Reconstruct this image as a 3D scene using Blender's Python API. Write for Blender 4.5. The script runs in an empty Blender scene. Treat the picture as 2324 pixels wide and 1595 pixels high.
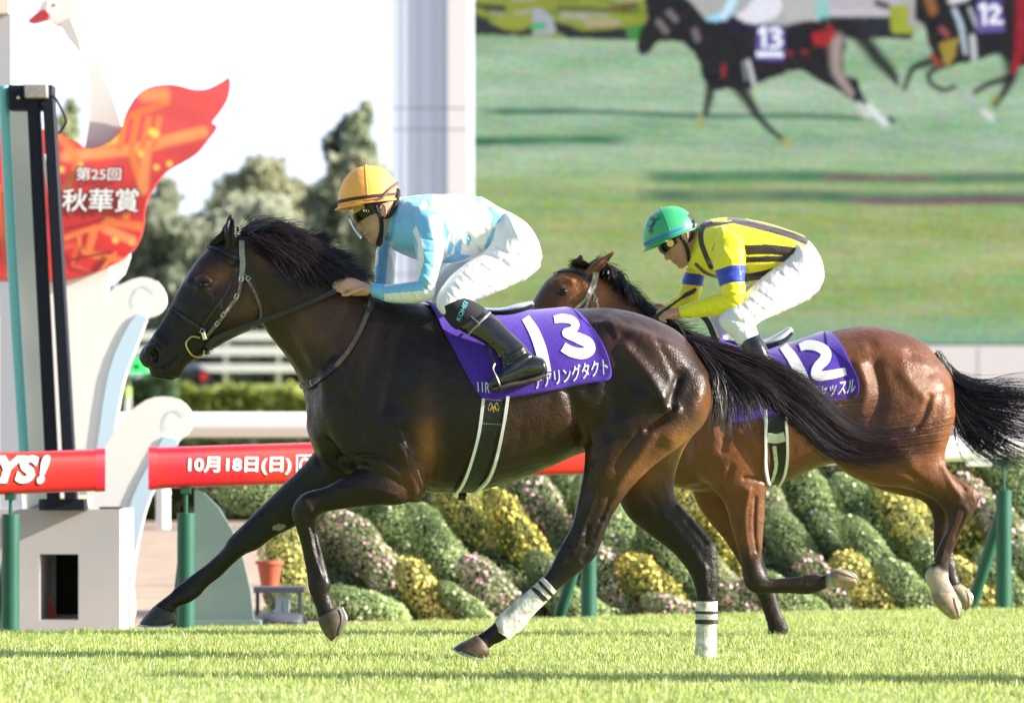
import bpy, bmesh, math, random
import numpy as np
from mathutils import Vector, Matrix
from mathutils.bvhtree import BVHTree

# ------------------------------------------------------------------ camera, sky, sun, exposure
SC = bpy.context.scene
CAMH, D1 = 0.8, 20.0
cam = bpy.data.cameras.new("camera"); camo = bpy.data.objects.new("camera", cam)
SC.collection.objects.link(camo); SC.camera = camo
camo.location = (0, 0, CAMH); camo.rotation_euler = (math.radians(90), 0, 0)
cam.sensor_width = 36.0
cam.lens = 36.0 * D1 / 4.2857
cam.shift_y = (1065 - 797.5) / 2324.0
cam.clip_start = 0.5; cam.clip_end = 3000
cam.dof.use_dof = True; cam.dof.focus_distance = 20.4; cam.dof.aperture_fstop = 3.8
cam.dof.aperture_blades = 9

SUN_ELEV, SUN_AZ = 24.0, -9.0        # azimuth: degrees behind the pure right-hand direction
world = bpy.data.worlds.new("World"); SC.world = world; world.use_nodes = True
wn = world.node_tree.nodes; wl = world.node_tree.links
sky = wn.new('ShaderNodeTexSky'); sky.sky_type = 'NISHITA'; sky.sun_disc = False
sky.sun_elevation = math.radians(SUN_ELEV)
sky.air_density = 1.0; sky.dust_density = 1.0; sky.ozone_density = 1.0
sdir = Vector((math.cos(math.radians(SUN_ELEV)) * math.cos(math.radians(SUN_AZ)),
               math.cos(math.radians(SUN_ELEV)) * math.sin(math.radians(SUN_AZ)),
               math.sin(math.radians(SUN_ELEV))))
sky.sun_rotation = math.atan2(sdir.x, sdir.y)
# bright thin haze over the infield side of the sky, clear blue behind the camera
hz = wn.new('ShaderNodeMixRGB'); hz.inputs['Color2'].default_value = (6.3, 7.1, 9.2, 1)
wtc = wn.new('ShaderNodeTexCoord'); wsp = wn.new('ShaderNodeSeparateXYZ'); wmr = wn.new('ShaderNodeMapRange')
wl.new(wtc.outputs['Generated'], wsp.inputs[0]); wl.new(wsp.outputs['Y'], wmr.inputs['Value'])
wmr.interpolation_type = 'SMOOTHSTEP'; wmr.inputs['From Min'].default_value = -.15; wmr.inputs['From Max'].default_value = .75; wmr.inputs['To Min'].default_value = .0; wmr.inputs['To Max'].default_value = .85
wl.new(wmr.outputs[0], hz.inputs['Fac']); wl.new(sky.outputs[0], hz.inputs['Color1']); wl.new(hz.outputs[0], wn['Background'].inputs[0])
wn['Background'].inputs[1].default_value = 0.08
sl = bpy.data.lights.new("sun", 'SUN'); sl.energy = 5.0; sl.angle = math.radians(0.5)
sl.color = (1.0, 0.93, 0.82)
so = bpy.data.objects.new("sun", sl); SC.collection.objects.link(so)
so.rotation_euler = sdir.to_track_quat('Z', 'Y').to_euler()
so.location = (20, 5, 15)
SC.view_settings.view_transform = 'Standard'; SC.view_settings.look = 'None'
SC.view_settings.exposure = 1.36; SC.view_settings.gamma = 1.0
SC.cycles.max_bounces = 6; SC.cycles.transparent_max_bounces = 16
SC.cycles.use_denoising = True

# ------------------------------------------------------------------ helpers
rng = np.random.default_rng(7)
SV = 1.0 / (D1 * 542.3)
def P(vx, vy, d):
    """photo position (2324-wide) at distance d -> world"""
    s = d * SV
    return np.array([(vx - 1162.0) * s, d, CAMH - (vy - 1065.0) * s])
def S(d): return d * SV                       # metres per photo unit at distance d
def toV(v):
    d = v[:, 1]; s = d * SV
    return np.stack([v[:, 0] / s + 1162.0, 1065.0 - (v[:, 2] - CAMH) / s], 1)

MATS = {}
def mat(name, color=(.5, .5, .5), rough=.5, spec=.5, metal=0, bump=0, bscale=60, bstretch=None, noise=0, nscale=5,
        attr=False, coat=0, sheen=0, trans=0, emit=0, two=None, sss=0, alpha=1, bdist=.01, ior=None):
    if name in MATS: return MATS[name]
    m = bpy.data.materials.new(name); m.use_nodes = True; MATS[name] = m
    nt = m.node_tree; N = nt.nodes; L = nt.links; b = N['Principled BSDF']
    b.inputs['Base Color'].default_value = (*color, 1); b.inputs['Roughness'].default_value = rough
    b.inputs['Specular IOR Level'].default_value = spec; b.inputs['Metallic'].default_value = metal
    b.inputs['Coat Weight'].default_value = coat; b.inputs['Sheen Weight'].default_value = sheen
    b.inputs['Coat Roughness'].default_value = .15
    b.inputs['Alpha'].default_value = alpha
    if ior: b.inputs['IOR'].default_value = ior
    if sss: b.inputs['Subsurface Weight'].default_value = sss; b.inputs['Subsurface Radius'].default_value = (.02, .008, .004)
    if trans: b.inputs['Transmission Weight'].default_value = trans
    src = None
    tc = N.new('ShaderNodeTexCoord')
    if attr:
        a = N.new('ShaderNodeAttribute'); a.attribute_name = 'Col'; src = a.outputs['Color']
    if noise or two:
        nz = N.new('ShaderNodeTexNoise'); nz.inputs['Scale'].default_value = nscale; nz.inputs['Detail'].default_value = 6
        L.new(tc.outputs['Object'], nz.inputs['Vector'])
        mx = N.new('ShaderNodeMixRGB')
        if two:
            mx.blend_type = 'MIX'; rp = N.new('ShaderNodeValToRGB')
            rp.color_ramp.elements[0].position = .38; rp.color_ramp.elements[1].position = .62
            L.new(nz.outputs['Fac'], rp.inputs['Fac']); L.new(rp.outputs['Color'], mx.inputs['Fac'])
            if src: L.new(src, mx.inputs['Color1'])
            else: mx.inputs['Color1'].default_value = (*color, 1)
            mx.inputs['Color2'].default_value = (*two, 1)
        else:
            mx.blend_type = 'MULTIPLY'; mx.inputs['Fac'].default_value = 1
            mr = N.new('ShaderNodeMapRange'); mr.inputs['From Min'].default_value = .3; mr.inputs['From Max'].default_value = .7
            mr.inputs['To Min'].default_value = 1 - noise; mr.inputs['To Max'].default_value = 1 + noise
            L.new(nz.outputs['Fac'], mr.inputs['Value'])
            if src: L.new(src, mx.inputs['Color1'])
            else: mx.inputs['Color1'].default_value = (*color, 1)
            L.new(mr.outputs[0], mx.inputs['Color2'])
        src = mx.outputs['Color']
    if src: L.new(src, b.inputs['Base Color'])
    if emit:
        if src: L.new(src, b.inputs['Emission Color'])
        else: b.inputs['Emission Color'].default_value = (*color, 1)
        b.inputs['Emission Strength'].default_value = emit
    if bump:
        n2 = N.new('ShaderNodeTexNoise'); n2.inputs['Scale'].default_value = bscale; n2.inputs['Detail'].default_value = 4
        if bstretch:
            mp = N.new('ShaderNodeMapping'); mp.inputs['Scale'].default_value = bstretch
            L.new(tc.outputs['Object'], mp.inputs['Vector']); L.new(mp.outputs[0], n2.inputs['Vector'])
        else: L.new(tc.outputs['Object'], n2.inputs['Vector'])
        bp = N.new('ShaderNodeBump'); bp.inputs['Strength'].default_value = bump; bp.inputs['Distance'].default_value = bdist
        L.new(n2.outputs['Fac'], bp.inputs['Height']); L.new(bp.outputs['Normal'], b.inputs['Normal'])
    return m

ORG = {}
def org(o): return ORG.get(o.name, np.zeros(3)) if o else np.zeros(3)
def tag(o, label=None, cat=None, group=None, kind=None):
    if label: o['label'] = label
    if cat: o['category'] = cat
    if group: o['group'] = group
    if kind: o['kind'] = kind
    return o
def thing(name, label, cat, loc=(0, 0, 0), group=None):
    o = bpy.data.objects.new(name, None); SC.collection.objects.link(o); o.location = loc
    o.empty_display_size = .1
    ORG[o.name] = np.array(loc, float); return tag(o, label, cat, group)
def obj(name, v, f, m=None, parent=None, col=None, smooth=True, fcol=None, matidx=None, mats=None, label=None):
    v = np.asarray(v, float); og = org(parent)
    me = bpy.data.meshes.new(name)
    if isinstance(f, np.ndarray) and f.ndim == 2:
        n = f.shape[1]; nf = len(f)
        me.vertices.add(len(v)); me.vertices.foreach_set('co', (v - og).astype(np.float32).ravel())
        me.loops.add(nf * n); me.loops.foreach_set('vertex_index', f.astype(np.int32).ravel())
        me.polygons.add(nf); me.polygons.foreach_set('loop_start', np.arange(0, nf * n, n, dtype=np.int32))
        try: me.polygons.foreach_set('loop_total', np.full(nf, n, dtype=np.int32))
        except Exception: pass
        me.update(calc_edges=True); me.validate()
    else:
        me.from_pydata([tuple(p) for p in (v - og)], [], [tuple(int(i) for i in q) for q in f]); me.update()
    if smooth: me.polygons.foreach_set('use_smooth', np.ones(len(me.polygons), dtype=bool))
    if col is not None:
        ca = me.color_attributes.new('Col', 'FLOAT_COLOR', 'POINT')
        c4 = np.ones((len(v), 4), np.float32); c4[:, :3] = col; ca.data.foreach_set('color', c4.ravel())
    if fcol is not None:
        ca = me.color_attributes.new('Col', 'FLOAT_COLOR', 'CORNER')
        k = f.shape[1]; c4 = np.ones((len(f) * k, 4), np.float32); c4[:, :3] = np.repeat(fcol, k, axis=0)
        ca.data.foreach_set('color', c4.ravel())
    if smooth and col is None:
        try: me.set_sharp_from_angle(angle=math.radians(42))
        except Exception: pass
    for mm in (mats or ([m] if m else [])): me.materials.append(mm)
    if matidx is not None: me.polygons.foreach_set('material_index', np.asarray(matidx, dtype=np.int32))
    o = bpy.data.objects.new(name, me); SC.collection.objects.link(o)
    if parent: o.parent = parent
    ORG[o.name] = og if parent else np.zeros(3)
    if label: o['label'] = label
    return o
def solidify(o, t, off=0):
    md = o.modifiers.new('thickness', 'SOLIDIFY'); md.thickness = t; md.offset = off; return o
def bevel(o, w, seg=2):
    md = o.modifiers.new('bevel', 'BEVEL'); md.width = w; md.segments = seg; md.limit_method = 'ANGLE'; return o

def crom(pts, n):
    pts = np.asarray(pts, float); k = len(pts)
    if k < 3:
        t = np.linspace(0, 1, n)[:, None]; return pts[0] * (1 - t) + pts[-1] * t
    u = np.linspace(0, k - 1, n); i = np.clip(u.astype(int), 0, k - 2); t = (u - i)[:, None]
    e = np.vstack([2 * pts[0] - pts[1], pts, 2 * pts[-1] - pts[-2]])
    p0, p1, p2, p3 = e[i], e[i + 1], e[i + 2], e[i + 3]
    return .5 * ((2 * p1) + (-p0 + p2) * t + (2 * p0 - 5 * p1 + 4 * p2 - p3) * t * t + (-p0 + 3 * p1 - 3 * p2 + p3) * t ** 3)

class Geo:
    def __init__(s): s.v = []; s.f = []; s.n = 0
    def add(s, v, f):
        v = np.asarray(v, float); s.v.append(v); s.f += [tuple(i + s.n for i in q) for q in f]; s.n += len(v); return s
    def get(s): return np.vstack(s.v), s.f
def ring_faces(nr, n, close=True):
    f = []
    for i in range(nr - 1):
        for j in range(n if close else n - 1):
            a = i * n + j; b = i * n + (j + 1) % n
            f.append((a, b, b + n, a + n))
    return f
def loft(secs, d=20.0, n=20, sub=4, e=2.0, cap=.5, skew=0.0):
    """closed body through sections (x1,y1,x2,y2,depth offset,half width)"""
    s = crom(np.array([q[:6] for q in secs], float), (len(secs) - 1) * sub + 1)
    A = np.array([P(q[0], q[1], d + q[4]) for q in s]); B = np.array([P(q[2], q[3], d + q[4]) for q in s])
    C = (A + B) / 2; R = (A - B) / 2; H = np.maximum(s[:, 5], .002)
    def capr(c0, c1, R0, H0):
        ax = c0 - c1; L = np.linalg.norm(ax); ax = ax / max(L, 1e-6)
        rr = min(np.linalg.norm(R0), H0) * cap; out = []
        for a in (.35, .7, .9, 1.0):
            k = math.sqrt(max(1 - a * a, .0009)); out.append((c0 + ax * rr * a, R0 * k, H0 * k))
        return out
    st = [(C[i], R[i], H[i]) for i in range(len(s))]
    if cap > 0:
        st = capr(C[0], C[1], R[0], H[0])[::-1] + st + capr(C[-1], C[-2], R[-1], H[-1])
    th = np.linspace(0, 2 * np.pi, n, endpoint=False)
    cs = np.sign(np.cos(th)) * np.abs(np.cos(th)) ** (2 / e); sn = np.sign(np.sin(th)) * np.abs(np.sin(th)) ** (2 / e)
    V = []
    for c, r, h in st:
        w = h * (1 - skew * np.cos(th))
        p = c + np.outer(cs, r); p[:, 1] -= sn * w; V.append(p)
    V = np.vstack(V); F = ring_faces(len(st), n)
    F = [q[::-1] for q in F]
    F.append(tuple(range(n))); m0 = (len(st) - 1) * n; F.append(tuple(m0 + i for i in range(n))[::-1])
    return V, F
def tube(pts, r, n=8, sub=None, flat=None, close=False):
    """tube through 3-D points; r scalar or list; flat=(nx,ny,nz,ratio) unused"""
    pts = np.asarray(pts, float)
    rr = np.broadcast_to(np.asarray(r, float), (len(pts),)).astype(float)
    if sub:
        k = (len(pts) - 1) * sub + 1
        q = crom(np.hstack([pts, rr[:, None]]), k); pts, rr = q[:, :3], q[:, 3]
    T = np.gradient(pts, axis=0); T /= np.linalg.norm(T, axis=1)[:, None] + 1e-9
    up = np.array([0, 0, 1.0]) if abs(T[0][2]) < .8 else np.array([1.0, 0, 0])
    a = np.cross(T[0], up); a /= np.linalg.norm(a); V = []
    th = np.linspace(0, 2 * np.pi, n, endpoint=False)
    for i in range(len(pts)):
        a = a - T[i] * a.dot(T[i]); a /= np.linalg.norm(a) + 1e-9; b = np.cross(T[i], a)
        V.append(pts[i] + rr[i] * (np.outer(np.cos(th), a) + np.outer(np.sin(th), b)))
    F = ring_faces(len(pts), n)
    F.append(tuple(range(n))[::-1]); m0 = (len(pts) - 1) * n; F.append(tuple(m0 + i for i in range(n)))
    return np.vstack(V), F
def tubeV(pts, d, r, **k): return tube([P(p[0], p[1], d + (p[2] if len(p) > 2 else 0)) for p in pts], r, **k)
def box(c, s):
    c = np.array(c, float); s = np.array(s, float) / 2
    v = np.array([[x, y, z] for x in (-1, 1) for y in (-1, 1) for z in (-1, 1)]) * s + c
    return v, [(0, 1, 3, 2), (4, 6, 7, 5), (0, 4, 5, 1), (2, 3, 7, 6), (0, 2, 6, 4), (1, 5, 7, 3)]
def boxV(x0, y0, x1, y1, d, th):
    a = P(x0, y0, d); b = P(x1, y1, d)
    return box(((a[0] + b[0]) / 2, d + th / 2, (a[2] + b[2]) / 2), (abs(b[0] - a[0]), th, abs(b[2] - a[2])))
def ellipsoid(c, r, n=16, m=10):
    V = []; F = []
    for i in range(m + 1):
        ph = math.pi * i / m
        for j in range(n):
            t = 2 * math.pi * j / n
            V.append((c[0] + r[0] * math.sin(ph) * math.cos(t), c[1] + r[1] * math.sin(ph) * math.sin(t), c[2] + r[2] * math.cos(ph)))
    return np.array(V), [q[::-1] for q in ring_faces(m + 1, n)]
def tess(poly):
    from mathutils.geometry import tessellate_polygon
    return [tuple(t) for t in tessellate_polygon([[Vector((p[0], p[1], 0)) for p in poly]])]
def plate(poly, d, th, sub=0):
    """solid board cut to an outline given in photo coordinates at distance d"""
    pts = crom(list(poly) + [poly[0]], len(poly) * sub + 1)[:-1] if sub else np.array(poly, float)
    n = len(pts); tri = tess(pts)
    f0 = np.array([P(p[0], p[1], d) for p in pts]); b0 = f0.copy(); b0[:, 1] += th
    F = [t for t in tri] + [tuple(i + n for i in t[::-1]) for t in tri]
    F += [(i, (i + 1) % n, (i + 1) % n + n, i + n) for i in range(n)]
    return np.vstack([f0, b0]), F
def fixn(o):
    bm = bmesh.new(); bm.from_mesh(o.data); bmesh.ops.recalc_face_normals(bm, faces=bm.faces); bm.to_mesh(o.data); bm.free(); return o

# ---- one continuous skin out of lofted pieces
def remesh(pieces, voxel):
    g = Geo()
    for v, f in pieces: g.add(v, f)
    v, f = g.get()
    me = bpy.data.meshes.new('tmp'); me.from_pydata([tuple(p) for p in v], [], f); me.update()
    bm = bmesh.new(); bm.from_mesh(me)
    bmesh.ops.remove_doubles(bm, verts=bm.verts, dist=1e-5)
    bmesh.ops.recalc_face_normals(bm, faces=bm.faces); bm.to_mesh(me); bm.free()
    o = bpy.data.objects.new('tmp', me); SC.collection.objects.link(o)
    md = o.modifiers.new('r', 'REMESH'); md.mode = 'VOXEL'; md.voxel_size = voxel; md.adaptivity = 0
    dg = bpy.context.evaluated_depsgraph_get(); ev = o.evaluated_get(dg); em = ev.to_mesh()
    V = np.empty(len(em.vertices) * 3, np.float32); em.vertices.foreach_get('co', V); V = V.reshape(-1, 3).astype(float)
    Fq = np.empty(len(em.loops), np.int32); em.loops.foreach_get('vertex_index', Fq)
    F = Fq.reshape(-1, 4); ev.to_mesh_clear()
    bpy.data.objects.remove(o); bpy.data.meshes.remove(me)
    return V, F
def lap(V, F, it, lam=.5, w=None, taubin=False):
    e = np.vstack([F[:, [0, 1]], F[:, [1, 2]], F[:, [2, 3]], F[:, [3, 0]]]); n = len(V)
    i = np.concatenate([e[:, 0], e[:, 1]]); j = np.concatenate([e[:, 1], e[:, 0]])
    cnt = np.bincount(i, minlength=n)[:, None]; cnt[cnt == 0] = 1
    ww = 1 if w is None else w[:, None]
    for k in range(it * (2 if taubin else 1)):
        m = np.stack([np.bincount(i, weights=V[j, c], minlength=n) for c in range(3)], 1) / cnt
        l = lam if (not taubin or k % 2 == 0) else -lam * 1.04
        V = V + (m - V) * l * ww
    return V
def normals(V, F):
    a = np.cross(V[F[:, 2]] - V[F[:, 0]], V[F[:, 3]] - V[F[:, 1]]); n = np.zeros_like(V)
    for k in range(4):
        for c in range(3): n[:, c] += np.bincount(F[:, k], weights=a[:, c], minlength=len(V))
    return n / (np.linalg.norm(n, axis=1)[:, None] + 1e-12)
def dist_poly(Q, pts):
    pts = np.asarray(pts, float)
    if len(pts) == 1: return np.linalg.norm(Q - pts[0], axis=1)
    best = np.full(len(Q), 1e9)
    for a, b in zip(pts[:-1], pts[1:]):
        ab = b - a; t = np.clip(((Q - a) @ ab) / (ab @ ab + 1e-9), 0, 1)
        best = np.minimum(best, np.linalg.norm(Q - a - t[:, None] * ab, axis=1))
    return best
def sculpt(V, F, strokes, dmax=99, side=-1):
    """strokes: (polyline in photo coords, radius, amplitude mm); pushes the near side along its normal"""
    N = normals(V, F); Q = toV(V); face = np.clip((side * N[:, 1] + .15) / .5, 0, 1); D = np.zeros(len(V))
    for st in strokes:
        pts, r, a = st[:3]; dm = st[3] if len(st) > 3 else dmax
        q = crom(pts, len(pts) * 4) if len(pts) > 2 else np.array(pts, float)
        lo = q.min(0) - 3 * r; hi = q.max(0) + 3 * r
        sel = np.where((Q[:, 0] > lo[0]) & (Q[:, 0] < hi[0]) & (Q[:, 1] > lo[1]) & (Q[:, 1] < hi[1]) & (V[:, 1] < dm))[0]
        if len(sel) == 0: continue
        dd = dist_poly(Q[sel], q); D[sel] += a * .001 * np.exp(-(dd / r) ** 2) * face[sel]
    return V + N * D[:, None]
def inside(Q, poly):
    poly = np.asarray(poly, float); r = np.zeros(len(Q), bool); x, y = Q[:, 0], Q[:, 1]
    j = len(poly) - 1
    for i in range(len(poly)):
        xi, yi = poly[i]; xj, yj = poly[j]
        if yi != yj:
            c = ((yi > y) != (yj > y)) & (x < (xj - xi) * (y - yi) / (yj - yi) + xi); r ^= c
        j = i
    return r
def vnoise(X, sc, seed=0, oct=3):
    """cheap smooth 3-D noise from summed sines, about -1..1"""
    r = np.random.default_rng(seed); out = np.zeros(len(X)); a = 1; tot = 0
    for o in range(oct):
        for k in range(4):
            w = r.normal(size=3) * sc * 2 ** o; out += a * np.sin(X @ w + r.uniform(0, 6.28)); tot += a * .5
        a *= .55
    return out / tot
def mix(c, c2, w): return c * (1 - w[:, None]) + np.array(c2) * w[:, None]
def bvh(V, F): return BVHTree.FromPolygons([tuple(p) for p in V], [tuple(int(i) for i in q) for q in F])
def cast(B, vx, vy, off=0.0, dref=20.0, side=-1):
    t = P(vx, vy, dref); o = np.array([0, 0, CAMH])
    if side < 0: dr = t - o; dr /= np.linalg.norm(dr)
    else: dr = np.array([0, -1.0, 0]); o = t + np.array([0, 3.0, 0])
    h = B.ray_cast(Vector(o), Vector(dr))
    if h[0] is None:
        h = B.find_nearest(Vector(t)); 
    nn = np.array(h[1]); return np.array(h[0]) + nn * off, nn
def strap(B, path, w, off=.004, th=.003, dref=20.0, n=None, sub=6):
    q = crom(path, (len(path) - 1) * sub + 1); C = []; N = []
    for p in q:
        c, nn = cast(B, p[0], p[1], 0, dref); C.append(c); N.append(nn)
    C = np.array(C); N = np.array(N)
    for _ in range(2): N[1:-1] = (N[:-2] + 2 * N[1:-1] + N[2:]); N /= np.linalg.norm(N, axis=1)[:, None]
    return flatband(C + N * off, N, w, th)
def flatband(C, N, w, th, closed=False):
    w = np.broadcast_to(np.asarray(w, float), (len(C),))
    T = np.gradient(C, axis=0); T /= np.linalg.norm(T, axis=1)[:, None] + 1e-9
    Sd = np.cross(N, T); Sd /= np.linalg.norm(Sd, axis=1)[:, None] + 1e-9
    V = []
    for i in range(len(C)):
        a = Sd[i] * w[i] / 2; b = N[i] * th
        V += [C[i] - a, C[i] + a, C[i] + a * .92 + b, C[i] - a * .92 + b]
    F = ring_faces(len(C), 4); F.append((0, 1, 2, 3)); k = 4 * (len(C) - 1); F.append((k + 3, k + 2, k + 1, k))
    return np.array(V), F

# ---- hair: tapered strands between guide curves
def strands(guides, n, r0, seed=1, jit=6, seg=10, d=20.0, tips=(.75, 1.0), jd=.02, curl=2.0, rootj=3, flat=1.0, clump=14):
    rg = np.random.default_rng(seed)
    G = np.array([crom([(p[0], p[1], p[2] if len(p) > 2 else 0) for p in g], seg + 1) for g in guides])
    k = len(G); V = []; F = []; base = 0
    cl = rg.uniform(0, k - 1, max(2, n // clump)); clj = rg.normal(0, 1, (len(cl), 3))
    tt = np.linspace(0, 1, seg + 1)
    for i in range(n):
        c = rg.integers(len(cl)); u = np.clip(cl[c] + rg.normal(0, .10), 0, k - 1.001)
        a = int(u); fr = u - a
        g = G[a] * (1 - fr) + G[a + 1] * fr
        L = rg.uniform(*tips); idx = tt * L * seg; ii = np.clip(idx.astype(int), 0, seg - 1); ft = (idx - ii)[:, None]
        g = g[ii] * (1 - ft) + g[ii + 1] * ft
        spread = tt[:, None] ** 1.2
        off = (clj[c] * np.array([jit, jit, jd]) + rg.normal(0, .45, 3) * np.array([jit, jit, jd])) * spread
        off = off + rg.normal(0, 1, 3) * np.array([rootj, rootj, .008])
        ph = rg.uniform(0, 6.28, 2); off = off + np.stack([np.sin(tt * 7 + ph[0]), np.cos(tt * 6 + ph[1]), tt * 0], 1) * curl * spread
        g = g + off
        pts = np.array([P(q[0], q[1], d + q[2]) for q in g])
        r = r0 * rg.uniform(.6, 1.3) * (1 - .85 * tt ** 1.5)
        T = np.gradient(pts, axis=0); T /= np.linalg.norm(T, axis=1)[:, None] + 1e-9
        s1 = np.cross(T, np.array([0, 1.0, 0])); s1 /= np.linalg.norm(s1, axis=1)[:, None] + 1e-9; s2 = np.cross(T, s1)
        ring = np.stack([pts + s1 * r[:, None] * flat, pts - s1 * r[:, None] * .5 * flat + s2 * r[:, None] * .87, pts - s1 * r[:, None] * .5 * flat - s2 * r[:, None] * .87], 1).reshape(-1, 3)
        V.append(ring); b = base + 3 * np.arange(seg)[:, None]
        for m in range(3):
            q = (m + 1) % 3; F.append(np.hstack([b + m, b + q, b + q + 3, b + m + 3]))
        base += 3 * (seg + 1)
    return np.vstack(V), np.vstack(F)

# ---- lettering
def text2d(s, bold=False):
    cu = bpy.data.curves.new('t', 'FONT'); cu.body = s; cu.size = 1.0; cu.resolution_u = 3
    o = bpy.data.objects.new('t', cu); SC.collection.objects.link(o)
    if bold: cu.offset = bold
    dg = bpy.context.evaluated_depsgraph_get(); me = bpy.data.meshes.new_from_object(o.evaluated_get(dg))
    bm = bmesh.new(); bm.from_mesh(me); bmesh.ops.triangulate(bm, faces=bm.faces)
    v = np.array([q.co[:] for q in bm.verts]); f = [tuple(x.index for x in q.verts) for q in bm.faces]
    bm.free(); bpy.data.objects.remove(o); bpy.data.meshes.remove(me); bpy.data.curves.remove(cu)
    lo, hi = v[:, :2].min(0), v[:, :2].max(0)
    return (v[:, :2] - lo) / (hi - lo), f, (hi - lo)[0] / (hi - lo)[1]
def textquad(s, q, fn, bold=False, dense=0):
    """text stretched over a quad q = TL,TR,BR,BL (photo coords); fn maps photo coords to world"""
    uv, f, _ = text2d(s, bold)
    if dense:
        bm = bmesh.new(); vs = [bm.verts.new((a, b, 0)) for a, b in uv]
        for t in f:
            try: bm.faces.new([vs[i] for i in t])
            except Exception: pass
        for _ in range(dense):
            bmesh.ops.subdivide_edges(bm, edges=[e for e in bm.edges if e.calc_length() > .04], cuts=1)
        bmesh.ops.triangulate(bm, faces=bm.faces); bm.verts.index_update()
        uv = np.array([x.co[:2] for x in bm.verts]); f = [tuple(x.index for x in t.verts) for t in bm.faces]; bm.free()
    q = np.array(q, float); out = []
    for u, w in uv:
        top = q[0] * (1 - u) + q[1] * u; bot = q[3] * (1 - u) + q[2] * u
        p = bot * (1 - w) + top * w; out.append(fn(p[0], p[1]))
    return np.array(out), f
def ribbon(path, w, fn, sub=8, across=4):
    q = crom(path, (len(path) - 1) * sub + 1); T = np.gradient(q, axis=0); T /= np.linalg.norm(T, axis=1)[:, None]
    Nn = np.stack([-T[:, 1], T[:, 0]], 1); V = []
    wl_ = np.interp(np.linspace(0, 1, len(q)), np.linspace(0, 1, len(np.atleast_1d(w))), np.atleast_1d(w)) if np.ndim(w) else np.full(len(q), w)
    for i in range(len(q)):
        for k in range(across + 1): p = q[i] + Nn[i] * wl_[i] * (k / across - .5); V.append(fn(p[0], p[1]))
    return np.array(V), ring_faces(len(q), across + 1, close=False)
# ------------------------------------------------------------------ shared materials
M_coat = mat('coat', attr=True, rough=.36, spec=.32, bump=.5, bscale=45, noise=.25, nscale=9, bdist=.008)
M_coat2 = mat('coat_bay', attr=True, rough=.40, spec=.34, bump=.45, bscale=45, noise=.2, nscale=9, bdist=.008)
def sweaty(m, r0, r1):
    """patchy gloss and fine wet hair on a coat"""
    N = m.node_tree.nodes; L = m.node_tree.links; b = N['Principled BSDF']; tc = N.new('ShaderNodeTexCoord')
    def nz(sc, det=3):
        n = N.new('ShaderNodeTexNoise'); n.inputs['Scale'].default_value = sc; n.inputs['Detail'].default_value = det; L.new(tc.outputs['Object'], n.inputs['Vector']); return n.outputs['Fac']
    def mr(src, a, c, d, e):
        n = N.new('ShaderNodeMapRange'); n.inputs['From Min'].default_value = a; n.inputs['From Max'].default_value = c; n.inputs['To Min'].default_value = d; n.inputs['To Max'].default_value = e; L.new(src, n.inputs['Value']); return n.outputs[0]
    def ma(op, x, y):
        n = N.new('ShaderNodeMath'); n.operation = op
        for i, q in enumerate((x, y)):
            if isinstance(q, (int, float)): n.inputs[i].default_value = q
            else: L.new(q, n.inputs[i])
        return n.outputs[0]
    patch = mr(nz(4.5, 5), .42, .62, 0, 1); L.new(mr(nz(11, 6), .3, .7, r0, r1), b.inputs['Roughness'])
    fine = ma('MULTIPLY', nz(170, 2), ma('ADD', ma('MULTIPLY', patch, .9), .25)); mid = ma('MULTIPLY', nz(26, 5), 1.6)
    vo = N.new('ShaderNodeTexVoronoi'); vo.feature = 'DISTANCE_TO_EDGE'; vo.inputs['Scale'].default_value = 7
    wv = N.new('ShaderNodeMixRGB'); wv.inputs['Fac'].default_value = .16; L.new(tc.outputs['Object'], wv.inputs['Color1'])
    nn = N.new('ShaderNodeTexNoise'); nn.inputs['Scale'].default_value = 6; L.new(tc.outputs['Object'], nn.inputs['Vector']); L.new(nn.outputs['Color'], wv.inputs['Color2']); L.new(wv.outputs[0], vo.inputs['Vector'])
    vein = ma('MULTIPLY', mr(vo.outputs['Distance'], 0, .035, 1, 0), ma('MULTIPLY', mr(nz(2.6, 2), .5, .62, 0, 1), .22))
    h = ma('ADD', ma('ADD', fine, mid), vein); bp = N.new('ShaderNodeBump'); bp.inputs['Strength'].default_value = .55; bp.inputs['Distance'].default_value = .006; L.new(h, bp.inputs['Height']); L.new(bp.outputs['Normal'], b.inputs['Normal'])
sweaty(M_coat, .26, .52); sweaty(M_coat2, .30, .56)
M_hoof = mat('hoof', attr=True, rough=.5, spec=.4, bump=.3, bscale=40, bstretch=(1, 1, 8), noise=.25, nscale=30)
M_shoe = mat('horseshoe_metal', (.75, .75, .77), rough=.25, metal=1)
M_eye = mat('horse_eye', (.004, .003, .003), rough=.10, spec=.4)
M_hair = mat('dark_hair', (.012, .008, .007), rough=.3, spec=.7)
M_hairb = mat('brown_black_hair', (.020, .010, .008), rough=.3, spec=.7)
M_leather = mat('black_leather', (.012, .012, .014), rough=.38, spec=.5, bump=.2, bscale=120, noise=.3, nscale=40)
M_brown = mat('worn_leather', (.16, .12, .095), rough=.6, spec=.4, bump=.3, bscale=150, noise=.35, nscale=60)
M_greylea = mat('grey_leather', (.30, .28, .26), rough=.5, spec=.4, bump=.2, bscale=120, noise=.2, nscale=60)
M_steel = mat('steel', (.7, .68, .62), rough=.22, metal=1)
M_brass = mat('brass', (.55, .47, .22), rough=.3, metal=1)
M_band = mat('white_bandage', (.8, .79, .76), rough=.75, bump=.3, bscale=60, two=(.42, .38, .33), nscale=28)
M_tape = mat('black_tape', (.015, .015, .017), rough=.5, bump=.2, bscale=90)
M_white_vinyl = mat('white_girth_edge', (.8, .8, .78), rough=.4)
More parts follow.
